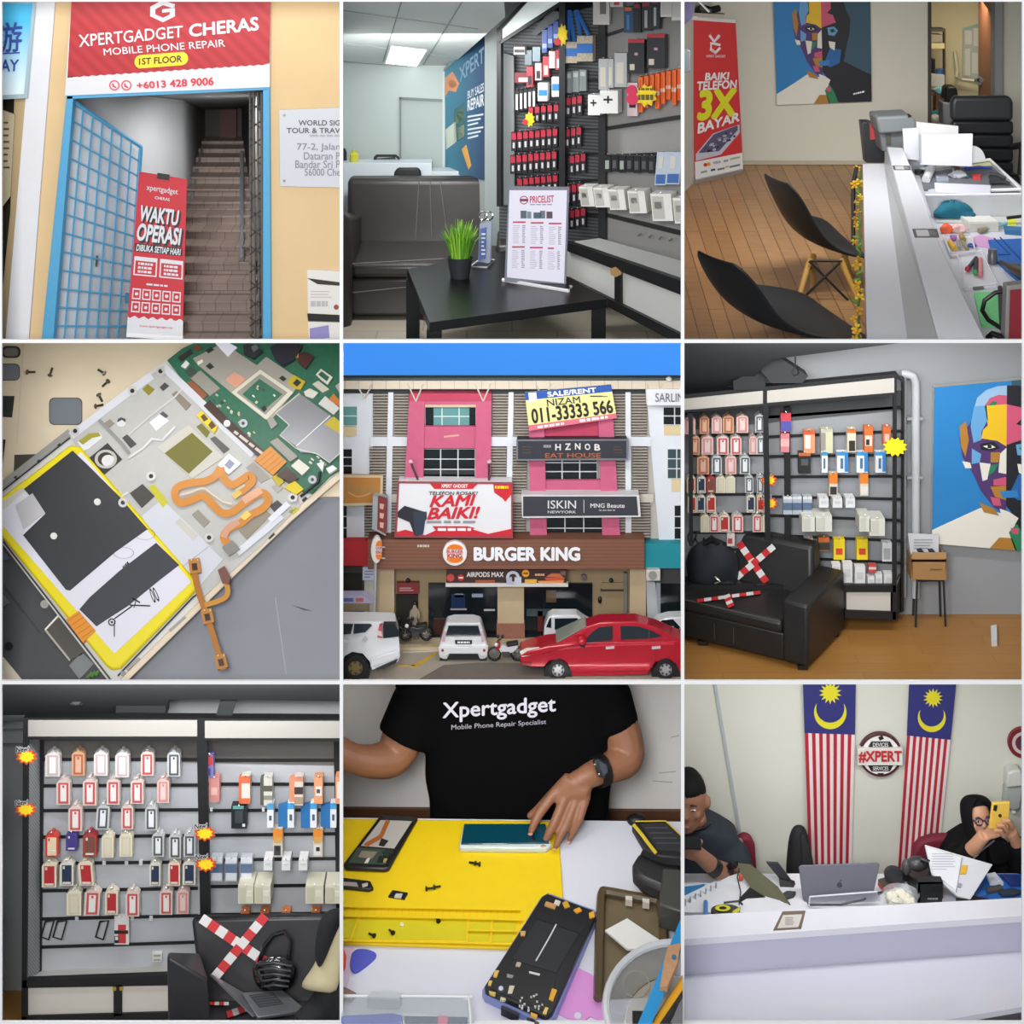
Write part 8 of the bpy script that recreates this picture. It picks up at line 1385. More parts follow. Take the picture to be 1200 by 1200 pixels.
 for i in range(16):u,v=g.uniform(608,636),g.uniform(1164,1184);F_('solder_pad','#c9c7c2',[(u,v),(u+g.uniform(1,3),v+.5),(u+2,v+g.uniform(1.5,3)),(u,v+2)],.142,.13,p)
 F_('port_slot','#22242c',[(588,1178),(608,1187),(607,1190),(587,1181)],.1,.02,p);F_('port_slot','#22242c',[(618,1192),(632,1198),(631,1200),(617,1195)],.1,.02,p)
 # pink film, case, card, tub, tools
 f=F_('pink_film','#d892d3',[(673,1132),(692,1141),(712,1158),(711,1185),(707,1197),(692,1191),(684,1196),(664,1193),(648,1184)],.012,0,None,.4);tag(f,'translucent pink film sheet under the black phone frame','film');b=B();b.disc(T,677,1190,4,.016,.01,14);b.build('round_hole',mat('#d4d5df',.4),f)
 c=thing('phone_case','smoky brown translucent phone case beside the black phone frame','phone case',T(740,1170));F_('back',mat('#6d6048',.25,noise=.15,scale=4),[(709,1046),(770,1056),(778,1105),(778,1165),(702,1170)],.02,0,c)
 b=B();b.tube([T(u,v,.07) for u,v in smooth_path([(701,1170),(702,1120),(704,1060),(706,1046),(712,1045),(740,1050),(768,1055),(774,1060),(778,1100),(780,1165)])],.045,8);b.build('rim',mat('#54462f',.2),c)
 for u in (737,757):F_('port_hole','#cfc9bb',[(u-4,1049.5+(u-737)*.15),(u+4,1050.5+(u-737)*.15),(u+4,1055+(u-737)*.15),(u-4,1054+(u-737)*.15)],.12,.05,c)
 cd=F_('paper_card','#d9d8d4',[(709,1090),(735,1076),(775,1103),(770,1112),(735,1112)],.1,.08,None,.6);tag(cd,'blank white paper card lying in the brown phone case','card')
 tb=thing('clear_tub','round clear plastic tub holding tools at the table corner','tub',T(785,1185));cl=mat('#ced0d2',.15,alpha=.42);el=lambda k,h,dv=0:[T(788+78*k*math.cos(a),1178+73*k*math.sin(a)+dv,h) for a in [6.2832*i/40 for i in range(40)]]
 b=B();b.loft([el(.72,.13,18),el(.86,.3,9),el(1,.45)],False);b.build('wall',cl,tb);b=B();b.tube(el(1,.46)+el(1,.46)[:1],.035,8);b.build('rim',mat('#d6d8da',.2,alpha=.8),tb)
 b=B();b.poly(el(.7,.14,18));b.build('base',mat('#bdb9ab',.3,alpha=.6),tb);b=B();b.ring(T,745,1153,16,15,.2,.19,30);b.build('moulded_ring',mat('#a59f90',.3),tb,smooth=0)
 tl=thing('pry_tool','bright blue pry tool with a tan worn plate leaning in the clear tub','tool',T(765,1190,.4));ribbon(T,[(753,1206),(772,1160),(790,1115),(806,1076)],15,.62,.5).build('blue_handle',mat('#1a8cc9',.4),tl,bevel=.015);F_('tan_plate',mat('#b98d66',.7,noise=.2,scale=20),[(783,1108),(798,1105),(794,1128),(782,1156),(773,1157),(778,1128)],.66,.6,tl);b=B();b.disc(T,790,1121,2.6,.67,.65,14);b.build('blue_rivet',mat('#1f6f9f',.4),tl)
 tl=thing('screwdriver','orange and black screwdriver leaning beside the blue pry tool','screwdriver',T(785,1195,.4));b=B();b.tube([T(768,1204,.5),T(806,1146,.56)],.05,10);b.build('orange_handle',mat('#d99a1c',.4),tl);b=B();b.tube([T(776,1206,.5),T(808,1158,.54)],.05,10);b.build('black_grip',BLACK,tl)
 b=B();b.tube([T(786,1206,.45),T(808,1172,.5)],.09,12);tag(b.build('grey_tool',mat('#77777a',.3,alpha=.8)),'grey translucent tool bundle in the clear tub corner','tool');b=B();b.box(T(748,1196,.3),(.1,.08,.12));tag(b.build('plastic_plug',BLACK),'small black cap at the bottom of the clear tub','cap')
 # black devices at the table edge
 d=thing('multimeter','black handheld device with a yellow rim at the far table corner','device',T(775,1000));F_('case','#232326',[(740,966),(745,962),(780,961),(806,986),(806,1006),(768,1003),(757,995)],.09,0,d,.5,.02);F_('key_field','#2e2f33',[(750,965),(779,964),(804,986),(804,998),(772,996)],.1,.08,d,.6);ribbon(T,smooth_path([(742,966),(752,978),(761,990),(769,1000)]),4,.11,.05).build('yellow_rim',mat('#d8bf3a',.4),d);ribbon(T,[(745,962.5),(780,962),(800,981)],1.5,.11,.05).build('yellow_rim',mat('#d8bf3a',.4),d)
 for i in range(4):ribbon(T,[(757+i*4,970+i*6),(783+i*5,970+i*6)],1.2,.108,.1).build('key_row',mat('#55565c',.5),d)
 b=B();b.ell(T(746,961,.03),(.1,.08,.06));tag(b.build('rubber_dome',BLACK),'small black dome behind the yellow-rimmed device','knob')
 d=thing('magnifier_clamp','black magnifier clamp with a square grey end at the table edge','clamp',T(780,1065));F_('arm','#2a2a2c',[(741,1010),(748,998),(760,997),(806,1012),(806,1046),(775,1040),(752,1030),(742,1020)],.3,.12,d,.4,.05);ribbon(T,smooth_path([(752,998),(775,1008),(806,1012)]),7,.34,.2).build('strap',mat('#1b1b1d',.4),d,bevel=.01);F_('square_end','#3f403d',[(776,1017),(806,1019),(806,1070),(772,1060),(774,1040)],.36,.1,d,.4,.02)
 # picks and clear case
 pk=F_('opening_pick','#4f55b8',smooth_path([(412,1117),(418,1112),(430,1112),(440,1116),(440,1121),(430,1130),(418,1138),(412,1136),(410,1128),(412,1117)],3)[:-1],.03,0,None,.45,.008);tag(pk,'rounded blue triangular opening pick on the white table','opening pick')
 pk=F_('opening_pick','#e8513a',[(394,1108),(402,1110),(406,1120),(405,1132),(400,1140),(394,1142)],.03,0,None,.45,.008);tag(pk,'orange red opening pick cut by the frame edge','opening pick');f=F_('pink_slip','#d9c3d8',[(394,1107),(412,1107),(418,1116),(406,1158),(394,1160)],.006,0);tag(f,'pale pink slip under the orange red pick','paper');f=F_('brown_scrap','#8f6f68',[(394,1153),(404,1156),(418,1163),(412,1170),(394,1168)],.05,0,None,.5,.01);tag(f,'brown pink scrap above the clear case','scrap')
 cc=thing('clear_case','long clear plastic tool case at the near table edge','case',T(470,1195));F_('lid',mat('#c6ccd0',.08,alpha=.3),[(394,1166),(542,1168),(550,1171),(553,1206),(394,1206)],.2,.0,cc,bev=.03);F_('hinge_tab',mat('#d0d4d6',.1,alpha=.7),[(436,1162),(471,1163),(468,1170),(430,1168)],.22,.1,cc);b=B();b.tube([T(u,v,.2) for u,v in smooth_path([(394,1167),(540,1168),(549,1171),(552,1204)])],.014,6);b.build('edge',mat('#dfe4e6',.1),cc)
 for nm,q,c,lab in (('hand_tool',[(394,1190),(460,1187),(471,1189),(473,1206),(394,1206)],'#4a57b5','blue tool handle inside the long clear case'),('hand_tool',[(474,1190),(548,1191),(548,1206),(474,1206)],'#3f5068','dark slate tool inside the long clear case'),('eraser',[(513,1189),(525,1190),(525,1206),(512,1206)],'#d86a86','pink tip inside the long clear case')):f=F_(nm,c,q,.15 if nm[0]=='h' else .17,.02,None,.4,.01);tag(f,lab,'tool')
 # --- the person
 sk=mat('#8d5f45',.5,noise=.06,scale=12);pe=thing('person','person in a black printed T-shirt pressing on the teal phone','person',P(605,990,19.35));y=19.4;s_=y/F
 b=B()
 tu=lambda pts,rr:b.tube([P(u,v,d) for u,v,d in smooth_path([p for p in pts],4)],[rr[min(int(i/4),len(rr)-2)]*(1-(i % 4)/4)+rr[min(int(i/4)+1,len(rr)-1)]*((i % 4)/4) for i in range((len(pts)-1)*4)]+[rr[-1]],14)
 b.loft([sring(P((l+r)/2,v,y).x,y,P(0,v,y).z,(r-l)/2*s_*.92,.3) for v,l,r in ((800,470,730),(860,500,716),(920,504,712),(985,506,712))])
 tu([(500,812,19.4),(478,850,19.3),(462,884,19.2),(440,892,19.05),(415,889,18.95),(392,880,18.9)],[.26,.23,.2,.165,.14,.16])
 tu([(700,812,19.4),(722,845,19.32),(734,884,19.2),(720,897,19.08),(704,903,18.98),(690,909,18.9),(674,917,18.84)],[.26,.22,.19,.155,.13,.12,.085])
 # palm and fingers
 b.loft([[P(u,v,d) for u,v,d in ring] for ring in ([(690,896,18.92),(704,906,18.88),(697,917,18.82),(683,906,18.88)],[(672,902,18.9),(696,919,18.84),(688,930,18.74),(666,914,18.78)],[(648,922,18.9),(690,934,18.86),(686,943,18.76),(650,936,18.76)])])
 tip=lambda u,v,h=.1:tuple(T(u,v,h))
 def finger(k1,mid,e,r0):
  a=P(*k1);c=V(e);m_=P(*mid);b.tube([a.lerp(P(690,910,18.88),.3),a,m_,m_.lerp(c,.55)+V((0,0,.01)),c],[r0,r0*1.06,r0*.95,r0*.85,r0*.62],12);b.ell(c,(r0*.62,)*3,None,10,6)
 finger((650,929,18.82),(632,953,18.72),tip(622,975,.14),.052);finger((662,935,18.8),(650,964,18.66),tip(638,988,.06),.052);finger((675,937,18.8),(664,966,18.66),tip(651,992,.05),.048);finger((687,935,18.8),(679,961,18.68),tip(667,984,.05),.042)
 a=P(668,912,18.84);b.tube([a,P(646,934,18.86),P(630,950,18.88),P(619,958,18.88)],[.07,.062,.05,.036],12)
 fuse(b.build('person_body',sk,pe),.017,3)
 for e in ((621.5,977.5,.17),(636.5,991.5,.09),(649.5,995,.08),(666,987,.08)):
  b=B();c=T(*e);b.ell(c,(.026,.02,.012),None,10,6);b.build('fingernail',mat('#c08a78',.3),pe)
 ts=mat('#08080a',.9,noise=.2,scale=12,spec=.08);b=B()
 b.loft([sring(P((l+r)/2,v,y).x,y,P(0,v,y).z,(r-l)/2*s_,.36,32,.5) for v,l,r in ((780,500,700),(797,462,735),(830,482,724),(868,499,718),(905,498,717),(930,503,714),(985,505,711))])
 b.tube([P(505,800,19.42),P(488,830,19.36),P(471,868,19.27)],[.3,.285,.275],20);b.tube([P(700,798,19.42),P(712,826,19.38),P(722,857,19.3)],[.3,.275,.255],20)
 fuse(b.build('tshirt',ts,pe),.03,6)
 fs=FY(y-.43);wt=mat('#cfcbd8',.6)
 text('Xpertgadget',[(519,824),(651,816),(651,839),(519,847)],fs,wt,pe,.01,.02);text('Mobile Phone Repair Specialist',[(529,849.5),(640,843),(640,850),(529,857)],fs,mat('#aba6b8',.6),pe,.01,.004)
 w=B();c0=P(704,903,18.98);ax=(P(720,897,19.08)-P(690,909,18.92)).normalized();q=V((0,0,1)).rotation_difference(ax);w.loft([[c0+q @ V((r*math.cos(6.2832*k/24),r*math.sin(6.2832*k/24),z)) for k in range(24)] for r,z in ((.135,-.055),(.155,-.05),(.155,.05),(.135,.055))],False);wo=w.build('watch_strap',BLACK,pe)
 f=F3(P(697,890,18.8),P(713,897,18.8),P(701,914,18.72));b=B();b.f(f,[(696,891),(701,888),(712,895),(714,904),(709,912),(702,910)],.02,-.06);b.build('watch_case',mat('#1c1d20',.3),pe,bevel=.012);b=B();b.f(f,[(702,892),(711,897),(712,904),(708,908),(704,902)],.026,0);b.build('watch_face',mat('#3c434a',.15),pe)
 for u,v in ((697,896),(702,907)):b=B();b.ell(f(u,v,.02),(.014,.014,.014),None,8,5);b.build('watch_stud',CHROME,pe)
 lamp('fill_bench_room',600,809,17.4,2.6,.14,34,55)  # added unseen fill for table and wall
room8()
def room9():
 CLIP[0]=(800,800,1200,1200);yw=19.9;fw=FY(yw)
 b=B();b.r(fw,794,794,1206,1060,0,-.05);struct('wall_reception',b,mat('#c9c9bd',.9,noise=.03,scale=2))
 b=B();ribbon(fw,[(837,796),(851,880),(867,975)],3.4,.02,0,b);struct('trim_wall_seam',b,mat('#a3a9ad',.7))
 # flags
 rd,wh,bl,ye=mat('#a3182a',.75),mat('#d6c6c6',.75),mat('#26286a',.75,noise=.08),mat('#cfc51f',.7)
 for lab,qb,qs,cx,cy,k,nn in (('striped flag with blue top hanging nearest the dark jacket',[(941,796),(1003,796),(1002,861),(943,859)],[(943,859),(1002,860),(998,1012),(948,1013)],973,829,1,14),('striped flag with blue top hanging above the person with the yellow phone',[(1066,796),(1121,796),(1114,867),(1063,862)],[(1063,862),(1114,866),(1100,1006),(1052,1024)],1092,836,.86,14)):
  f=thing('flag',lab,'flag',P(cx,1010,yw-.04),'flags on the reception wall')
  b=B();W=[]
  def wav(a,c,q,h=.05):p=bil(q,a,c);return fw(p[0],p[1],h+.02*math.sin(a*9+c*3)*c)
  for i in range(nn):
   b.m(i % 2);a0,a1=i/nn,(i+1)/nn
   b.loft([[wav(a0,c/8,qs),wav(a1,c/8,qs),wav(a1,c/8,qs,.04),wav(a0,c/8,qs,.04)] for c in range(9)])
  b.build('stripes',[rd,wh],f,smooth=0)
  b=B();b.f(fw,qb,.055,.04);b.build('blue_field',bl,f)
  star=[]
  sx,sy=(973,812) if k==1 else (1093.5,818)
  for i in range(28):a=math.pi*i/14-math.pi/2;r=(13.5 if i % 2==0 else 8)*k;star.append((sx+r*math.cos(a),sy+r*math.sin(a)))
  b=B()
  for i in range(28):b.poly([fw(sx,sy,.06),fw(*star[i],.06),fw(*star[(i+1) % 28],.06)])
  b.build('star',ye,f,smooth=0)
  cr=[];n=22
  for i in range(n+1):a=math.radians(-20+220*i/n);cr.append((cx+19*k*math.cos(a),cy+6*k+19.5*k*math.sin(a)))
  for i in range(n,-1,-1):a=math.radians(-20+220*i/n);cr.append((cx+16.6*k*math.cos(a),cy+1.2*k+17*k*math.sin(a)))
  b=B();b.f(fw,cr,.06,.05);b.build('crescent',ye,f,smooth=0)
 # round wall sign
 s=thing('round_sign','round black white and red sign between the two flags','sign',P(1032,911,yw));bk=mat('#1a1a1e',.45);w2=mat('#d9d8d6',.45)
 b=B();b.disc(fw,1032,885,25.5,.08,.02,44);b.build('outer_disc',mat('#4a1a20',.4),s,bevel=.006);b=B();b.disc(fw,1032,885,22.5,.086,.05,40);b.build('white_disc',w2,s)
 b=B();b.f(fw,[(1017,876),(1047,876),(1043,869),(1021,869)],.09,.06);b.build('dark_band',bk,s);b=B();b.f(fw,[(1017,897),(1047,897),(1043,904),(1021,904)],.09,.06);b.build('dark_band',bk,s)
 b=B();b.r(fw,1005,877,1058,897,.12,.05);b.build('cross_band',mat('#d2cfc8',.4),s,bevel=.004);text('#XPERT',(1006.5,880.5,1056.5,893.5),fw,mat('#b3202c',.4),s,.125,.03,.1)
 text('DEVICES',(1023,870.5,1041,875),fw,w2,s,.094,.01);text('SERVICES',(1023,898.3,1041,902.8),fw,w2,s,.094,.01);b=B();b.f(fw,[(1029,864),(1034,862),(1036,866),(1031,868)],.09,.08);b.build('emblem',bk,s);b=B();b.f(fw,[(1028,906),(1036,906),(1035,907.5),(1029,907.5)],.09,.08);b.build('emblem',bk,s)
 s=thing('round_plaque','round plaque of plain dark red and white rings at the frame edge','sign',P(1199,888,yw))
 for r,c,h in ((17.5,'#7c1f2a',.05),(12.8,'#c9c4c4',.056),(9,'#7c1f2a',.062),(6,'#3a3f52',.068)):b=B();b.disc(fw,1199,871,r,h,0,36);b.build('ring',mat(c,.35,.2),s,smooth=0)
 s=thing('soap_dispenser','white and clear wall dispenser under the ringed plaque','dispenser',P(1187,950,yw));b=B();b.f(fw,[(1181,906),(1187,903),(1197,903),(1199,922),(1179,924)],.16,0);b.build('white_top',mat('#c3c4be',.4),s,bevel=.02);b=B();b.f(fw,[(1178,923),(1199,922),(1196,948),(1190,951),(1176,948)],.12,0);b.build('clear_tank',mat('#a5aaa8',.15,alpha=.85),s,bevel=.02);b=B();b.f(fw,[(1185,945),(1191,945),(1190,953),(1186,953)],.1,.02);b.build('nozzle',WHITE,s)
 # counter
 Zt=10.5-1301*17.6/F;Zl=10.5-1345*17.6/F;cw=mat('#dcdce4',.3,coat=.3);ct=thing('reception_counter','long white two-level reception counter across the foreground','counter',PZ(1000,1198,Zl))
 near=[PZ(792,1101.5,Zt),PZ(1208,1072.5,Zt)];b=B();b.poly([near[0],near[1],PZ(1208,1051.5,Zt),PZ(792,1073.5,Zt)],(0,0,-.06));b.build('upper_top',cw,ct)
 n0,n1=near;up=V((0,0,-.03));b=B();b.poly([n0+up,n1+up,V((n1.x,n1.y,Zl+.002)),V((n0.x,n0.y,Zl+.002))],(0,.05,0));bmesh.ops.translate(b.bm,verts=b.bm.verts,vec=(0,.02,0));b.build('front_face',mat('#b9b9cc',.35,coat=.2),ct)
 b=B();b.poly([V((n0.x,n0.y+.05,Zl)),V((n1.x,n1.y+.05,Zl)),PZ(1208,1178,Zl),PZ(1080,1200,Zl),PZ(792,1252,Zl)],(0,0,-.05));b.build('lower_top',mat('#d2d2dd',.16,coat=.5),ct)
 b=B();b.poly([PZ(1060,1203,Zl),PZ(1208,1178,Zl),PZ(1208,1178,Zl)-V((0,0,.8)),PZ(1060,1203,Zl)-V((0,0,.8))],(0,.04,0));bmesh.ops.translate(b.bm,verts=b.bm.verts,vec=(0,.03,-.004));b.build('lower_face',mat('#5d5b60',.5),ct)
 FU=FZ(Zt);s=thing('counter_sticker','brown framed sticker on the white reception counter top','sticker',FU(920,1090));q=[(917,1068),(944,1067),(939,1088),(906,1090)];b=B();b.f(FU,q,.006,0);b.build('sticker_base',mat('#6d5d50',.5),s);b=B();b.f(FU,[bil(q,a,c) for a,c in ((.1,.2),(.9,.2),(.88,.9),(.12,.9))],.009,.004);b.build('pale_field',mat('#c9c4be',.5),s);lines(4,*bil(q,.22,.3),*bil(q,.82,.8),FU,mat('#9a938c'),s,4,1.2,h=.011)
 # desk
 Zd=Zt-.16;D=lambda u,v,h=0:PZ(u,v,Zd+h);FD=FZ(Zd)
 b=B();b.poly([V((1.6,18.32,Zd)),V((5.6,18.32,Zd)),V((5.6,19.0,Zd)),V((1.6,19.0,Zd))],(0,0,-.05));tag(b.build('work_desk',mat('#d6d7dc',.4)),'white work desk behind the reception counter','desk')
 def box(n,lab,cat,u0,u1,v0,v1,y,d,m,bev=.01,par=None,rot=0):
  b=B();b.r(FY(y),u0,v0,u1,v1,0,-d);o=b.build(n,m,par,bevel=bev)
  if par is None:tag(o,lab,cat)
  return o
 def slab(n,lab,cat,q,m,h1,h0=0,par=None,bev=0):
  b=B();b.f(FD,q,h1,h0);o=b.build(n,m,par,bevel=bev)
  if par is None:tag(o,lab,cat)
  return o
 slab('desk_mat','blue desk mat in front of the person in the navy T-shirt','mat',[(794,1040),(826,1036),(812,1049),(794,1060)],mat('#2f78a8',.5),.02)
 t=thing('file_tray','white perforated file tray standing near the counter edge','tray',D(830,1072));f9=F3(P(800,1070,18.45),P(845,1035,18.8),P(800,1050,18.45));b=B();b.poly([P(794,1055,18.42),P(842,1032,18.85),P(856,1040,18.85),P(850,1072,18.5),P(794,1076,18.42)],(0,.02,0));b.build('front_wall',mat('#c6cbd0',.5),t);b=B();b.poly([P(842,1032,18.86),P(880,1020,18.9),P(874,1050,18.7),P(850,1060,18.6)],(0,.02,0));b.build('back_wall',mat('#cdd0d4',.5),t)
 for i in range(7):b=B();b.box(P(803+i*6,1058-i*3.2,18.44+i*.05),(.012,.02,.07));b.build('slot',mat('#8f979d',.5),t)
 b=B();b.tube([D(827,1074,.02),P(827,1057,18.45)],.022,8);tag(b.build('marker',mat('#3f78b8',.4)),'blue marker standing in the white file tray','marker')
 t=thing('tape_measure','black and yellow round cable reel by the white file tray','reel',D(850,1070));b=B();b.f(FZ(Zd+.03),[(850+17*math.cos(a),1065+6*math.sin(a)) for a in [6.2832*i/24 for i in range(24)]],.06,0);b.build('case',mat('#33352c',.4),t,bevel=.01);b=B();b.ring(FZ(Zd+.09),847,1064,9,4.5,.012,0,20,.42);b.build('yellow_ring',mat('#c9c21f',.4),t);b=B();b.f(FZ(Zd+.09),[(858,1068),(868,1062),(866,1068),(860,1071)],.012,0);b.build('yellow_mark',mat('#b9b52a',.4),t)
 b=B();b.tube([D(866,1060,.04),P(868,1045,18.6),P(864,1028,18.75),P(866,1018,18.9)],.007,5);b.tube([D(848,1058,.06),D(866,1056,.08),D(870,1060,.04)],.01,5);tag(b.build('cord',BLACK),'thin black cord rising from the cable reel','cord')
 t=thing('coiled_headset','black and yellow coiled gadget beside the watch arm','gadget',P(855,1035,18.95));g=random.Random(9)
 for i in range(10):u,v=848+g.uniform(-8,12),1020+g.uniform(-8,12);b=B();b.tube([P(u-3,v+3,18.95),P(u,v-2,18.9),P(u+4,v+2,18.93)],.022,6);b.build('coil',mat('#c9a92a' if i in (2,5,8) else '#1d1d1f',.4),t)
 b=B();b.tube([P(858,1012,18.95),P(864,1009,18.95),P(864,1014,18.95),P(859,1017,18.95)],.012,6);b.build('hook',BLACK,t);box('red_tag','small red tag under the coiled gadget','tag',866,871,1026,1033,18.8,.03,mat('#c0452f',.5))
 t=thing('tablet_stand','olive tablet tilted on a black stand behind the counter sticker','tablet',D(900,1066));b=B();b.poly([P(862,1014,18.95),P(880,1016,18.9),P(912,1042,18.55),P(930,1067,18.4),P(922,1067,18.42),P(880,1041,18.7)],(0,.03,.01));b.build('olive_back',mat('#5b5a45',.4),t);b=B();b.poly([P(880,1041,18.69),P(922,1067,18.41),P(870,1066,18.41),P(866,1056,18.5)],(0,.05,-.01));b.build('black_stand',mat('#141415',.5),t)
 t=thing('phone_stand','black phone propped on a small stand in front of the jacket','phone',D(922,1040));b=B();b.poly([P(898,1011,18.9),P(912,1012,18.9),P(931,1037,18.8),P(926,1041,18.8),P(915,1032,18.8)],(0,.03,0));b.build('phone',mat('#1d1f24',.25),t);b=B();b.poly([P(913,1030,18.78),P(932,1036,18.78),P(930,1040,18.75),P(915,1044,18.75)],(0,.06,0));b.build('stand',BLACK,t);slab('mouse','small black mouse on the desk beside the grey laptop','mouse',[(916,1047),(922,1043),(933,1044),(930,1048),(920,1051)],mat('#2b2d30',.4),.04,bev=.01)
 # laptop
 t=thing('laptop','grey laptop seen from behind on a clear riser, in the middle of the desk','laptop',D(985,1060));fl=F3(P(936,1014,18.62),P(1031,1011,18.62),P(985,1056,18.5));al=mat('#6d6d78',.35,.5)
 b=B();b.f(fl,[(936,1016),(939,1014),(1028,1011),(1031,1013),(1023,1050),(943,1057),(941,1053)],0,-.025);b.build('lid',al,t,bevel=.006);b=B();b.poly([P(943,1056,18.5),P(1023,1049,18.5),P(1026,1044,18.8),P(950,1050,18.85)],(0,0,-.03));b.build('base',al,t)
 b=B();b.f(fl,[(984+3.2*math.cos(a)*(1 if abs(math.sin(a))<.9 else .8),1037+3.4*math.sin(a)) for a in [6.2832*i/18 for i in range(18)]],.003,0);lg=b.build('fruit_emblem',mat('#3d3d45',.2),t);b=B();b.f(fl,[(984,1033),(985,1031),(986.5,1030.5),(986,1032.5)],.003,0);b.build('emblem_leaf',mat('#3d3d45',.2),lg);b=B();b.disc(fl,987.3,1036,1.2,.004,0,10);b.build('emblem_bite',al,lg)
 rz=thing('laptop_riser','clear acrylic riser in front of the grey laptop','stand',D(990,1063));b=B();b.f(FY(18.42),[(949,1051),(1028,1045),(1031,1056),(948,1062)],0,-.02);b.build('front_lip',mat('#b9bac6',.05,alpha=.5),rz);b=B();b.tube([P(949,1051,18.41),P(1028,1045,18.41)],.008,6);b.tube([P(948,1062,18.41),P(949,1051,18.41)],.008,6);b.build('edge',mat('#dcdde6',.1),rz)
 b=B();b.tube([P(942,1056,18.6),P(950,1060,18.38),P(985,1060,18.38),P(1012,1054,18.4),P(1030,1046,18.6),P(1036,1045,18.7)],.01,6);tag(b.build('charging_cable',mat('#3d3e42',.4)),'dark cable curving along the clear riser','cable')
 slab('card_wallet','olive and red card wallet next to the grey laptop','wallet',[(1029,1030),(1040,1027),(1048,1036),(1034,1041)],mat('#4a463a',.5),.03,bev=.005);b=B();b.tube([D(1030,1036,.02),D(1034,1042,.02),D(1048,1038,.02)],.014,6);tag(b.build('red_strap',mat('#b02f35',.5)),'red strap along the olive card wallet','strap')
 t=thing('clear_bowl','clear bowl of crumpled white bits in front of the black box','bowl',D(1055,1060));b=B();b.lathe([(.12,0),(.17,.1),(.18,.12)],D(1056,1061),24,(0,0,1),False);b.build('bowl',mat('#c9ccd0',.08,alpha=.4),t)
 for i,(u,v) in enumerate(((1046,1048),(1055,1045),(1062,1050),(1050,1055),(1066,1055))):b=B();cloth(b,D(u,v+4,.06),.07,.05,.06,i+40);tag(b.build('tissue',mat('#d6d2c2',.8)),f'crumpled white bit in the clear bowl, {ORD[i]} of five','tissue','white bits in the clear bowl')
 t=thing('black_box','black oblong printer box between laptop and white folder','box',D(1090,1056));b=B();b.poly([P(1061,1022,18.9),P(1076,1034,18.45),P(1105,1033,18.45),P(1090,1016,18.95)],(0,0,-.02));b.build('top',mat('#26272a',.5),t);b=B();b.r(FY(18.45),1075.5,1033.5,1105,1062,0,-.1);b.build('front',mat('#1f2023',.45),t);b=B();b.poly([P(1061,1022,18.9),P(1076,1034,18.45),P(1076,1062,18.45),P(1060,1044,18.9)],(.02,0,0));b.build('side',mat('#19191c',.5),t);text('~',(1087,1052,1099,1054.5),FY(18.44),mat('#9a9ba0'),t,.004,.01)
 t=thing('headphones','black headphones lying on the black printer box','headphones',P(1080,1022,18.75));b=B();b.ell(P(1075,1012,18.8),(.11,.08,.07));b.build('ear_cup',mat('#3a3a3d',.35),t);b=B();b.tube([P(1080,1006,18.75),P(1088,1010,18.72),P(1092,1020,18.7),P(1090,1025,18.7)],.025,8);b.build('headband',BLACK,t);b=B();b.ell(P(1062,1016,18.8),(.05,.05,.08));b.build('ear_cup',mat('#4a484a',.4),t)
 t=thing('hot_air_gun','small dark gadget with a round front beside the black printer box','gadget',D(1052,1042));b=B();b.lathe([(0,0),(.09,0),(.1,.04),(.06,.1),(0,.1)],P(1047,1028,18.75),18,(.3,1,.1));b.build('round_front',mat('#2f2f33',.35),t);b=B();b.tube([P(1052,1030,18.8),P(1060,1026,18.85)],.05,8);b.build('body',mat('#222225',.4),t)
 t=thing('open_folder','open white folder of papers with a yellow sticker, standing on the desk','folder',D(1130,1052));ff=F3(P(1084,991,18.85),P(1162,1013,18.75),P(1137,1054,18.4));b=B();b.f(ff,[(1084,990),(1163,1013),(1137,1054),(1122,1050),(1092,1024)],0,-.02);b.build('cover',mat('#c9cbd0',.5),t);b=B();b.f(ff,[(1086,993),(1126,1005),(1121,1044),(1094,1023)],.006,0);b.build('sheet',mat('#d6d8dc',.6),t);b=B();b.f(ff,[(1127,1014),(1134,1014),(1132,1024),(1125,1024)],.01,0);b.build('yellow_sticker',mat('#d9a62c',.5),t);b=B();b.f(ff,[(1123,1034),(1128,1036),(1126,1040),(1122,1039)],.01,0);b.build('grey_stamp',mat('#8f9096',.5),t);b=B();b.f(ff,[(1127,1005),(1128,1005),(1121,1046),(1120,1045)],.008,0);b.build('spine',mat('#9a9ca3',.5),t)
 lines(7,1092,999,1120,1020,ff,mat('#a9acb5'),t,5,.9,h=.01)
 slab('grey_tray','pale grey tray at the foot of the open folder','tray',[(1105,1040),(1120,1046),(1138,1056),(1104,1058)],mat('#8f9199',.4),.06,.0)
 slab('desk_mat','blue repair mat under the phone parts, in front of the person with the yellow phone','mat',[(1140,1052),(1152,1024),(1206,1024),(1206,1054)],mat('#1f5aa8',.5),.02)
 for n,q,c,lab in (('phone_part',[(1156,1040),(1172,1036),(1176,1041),(1158,1045)],'#4a4640','brown phone part on the blue mat'),('cable',[(1170,1044),(1186,1040),(1200,1044),(1188,1048),(1174,1048)],'#22303f','dark coil on the blue mat'),('paper_sheet',[(1156,1024),(1166,1022),(1176,1034),(1160,1034)],'#c9ced9','white paper sheet beside the open folder'),('blue_pouch',[(1172,1024),(1200,1026),(1206,1036),(1184,1036)],'#1a2f6d','dark blue pouch on the blue mat'),('pcb_holder',[(1142,1046),(1154,1043),(1156,1048),(1144,1052)],'#2b66b0','small blue block at the mat corner')):slab(n,lab,'part',q,mat(c,.5),.05,.02)
 slab('black_strap','black strap at the counter edge below the open folder','strap',[(1120,1052),(1140,1049),(1158,1053),(1120,1057)],BLACK,.08)
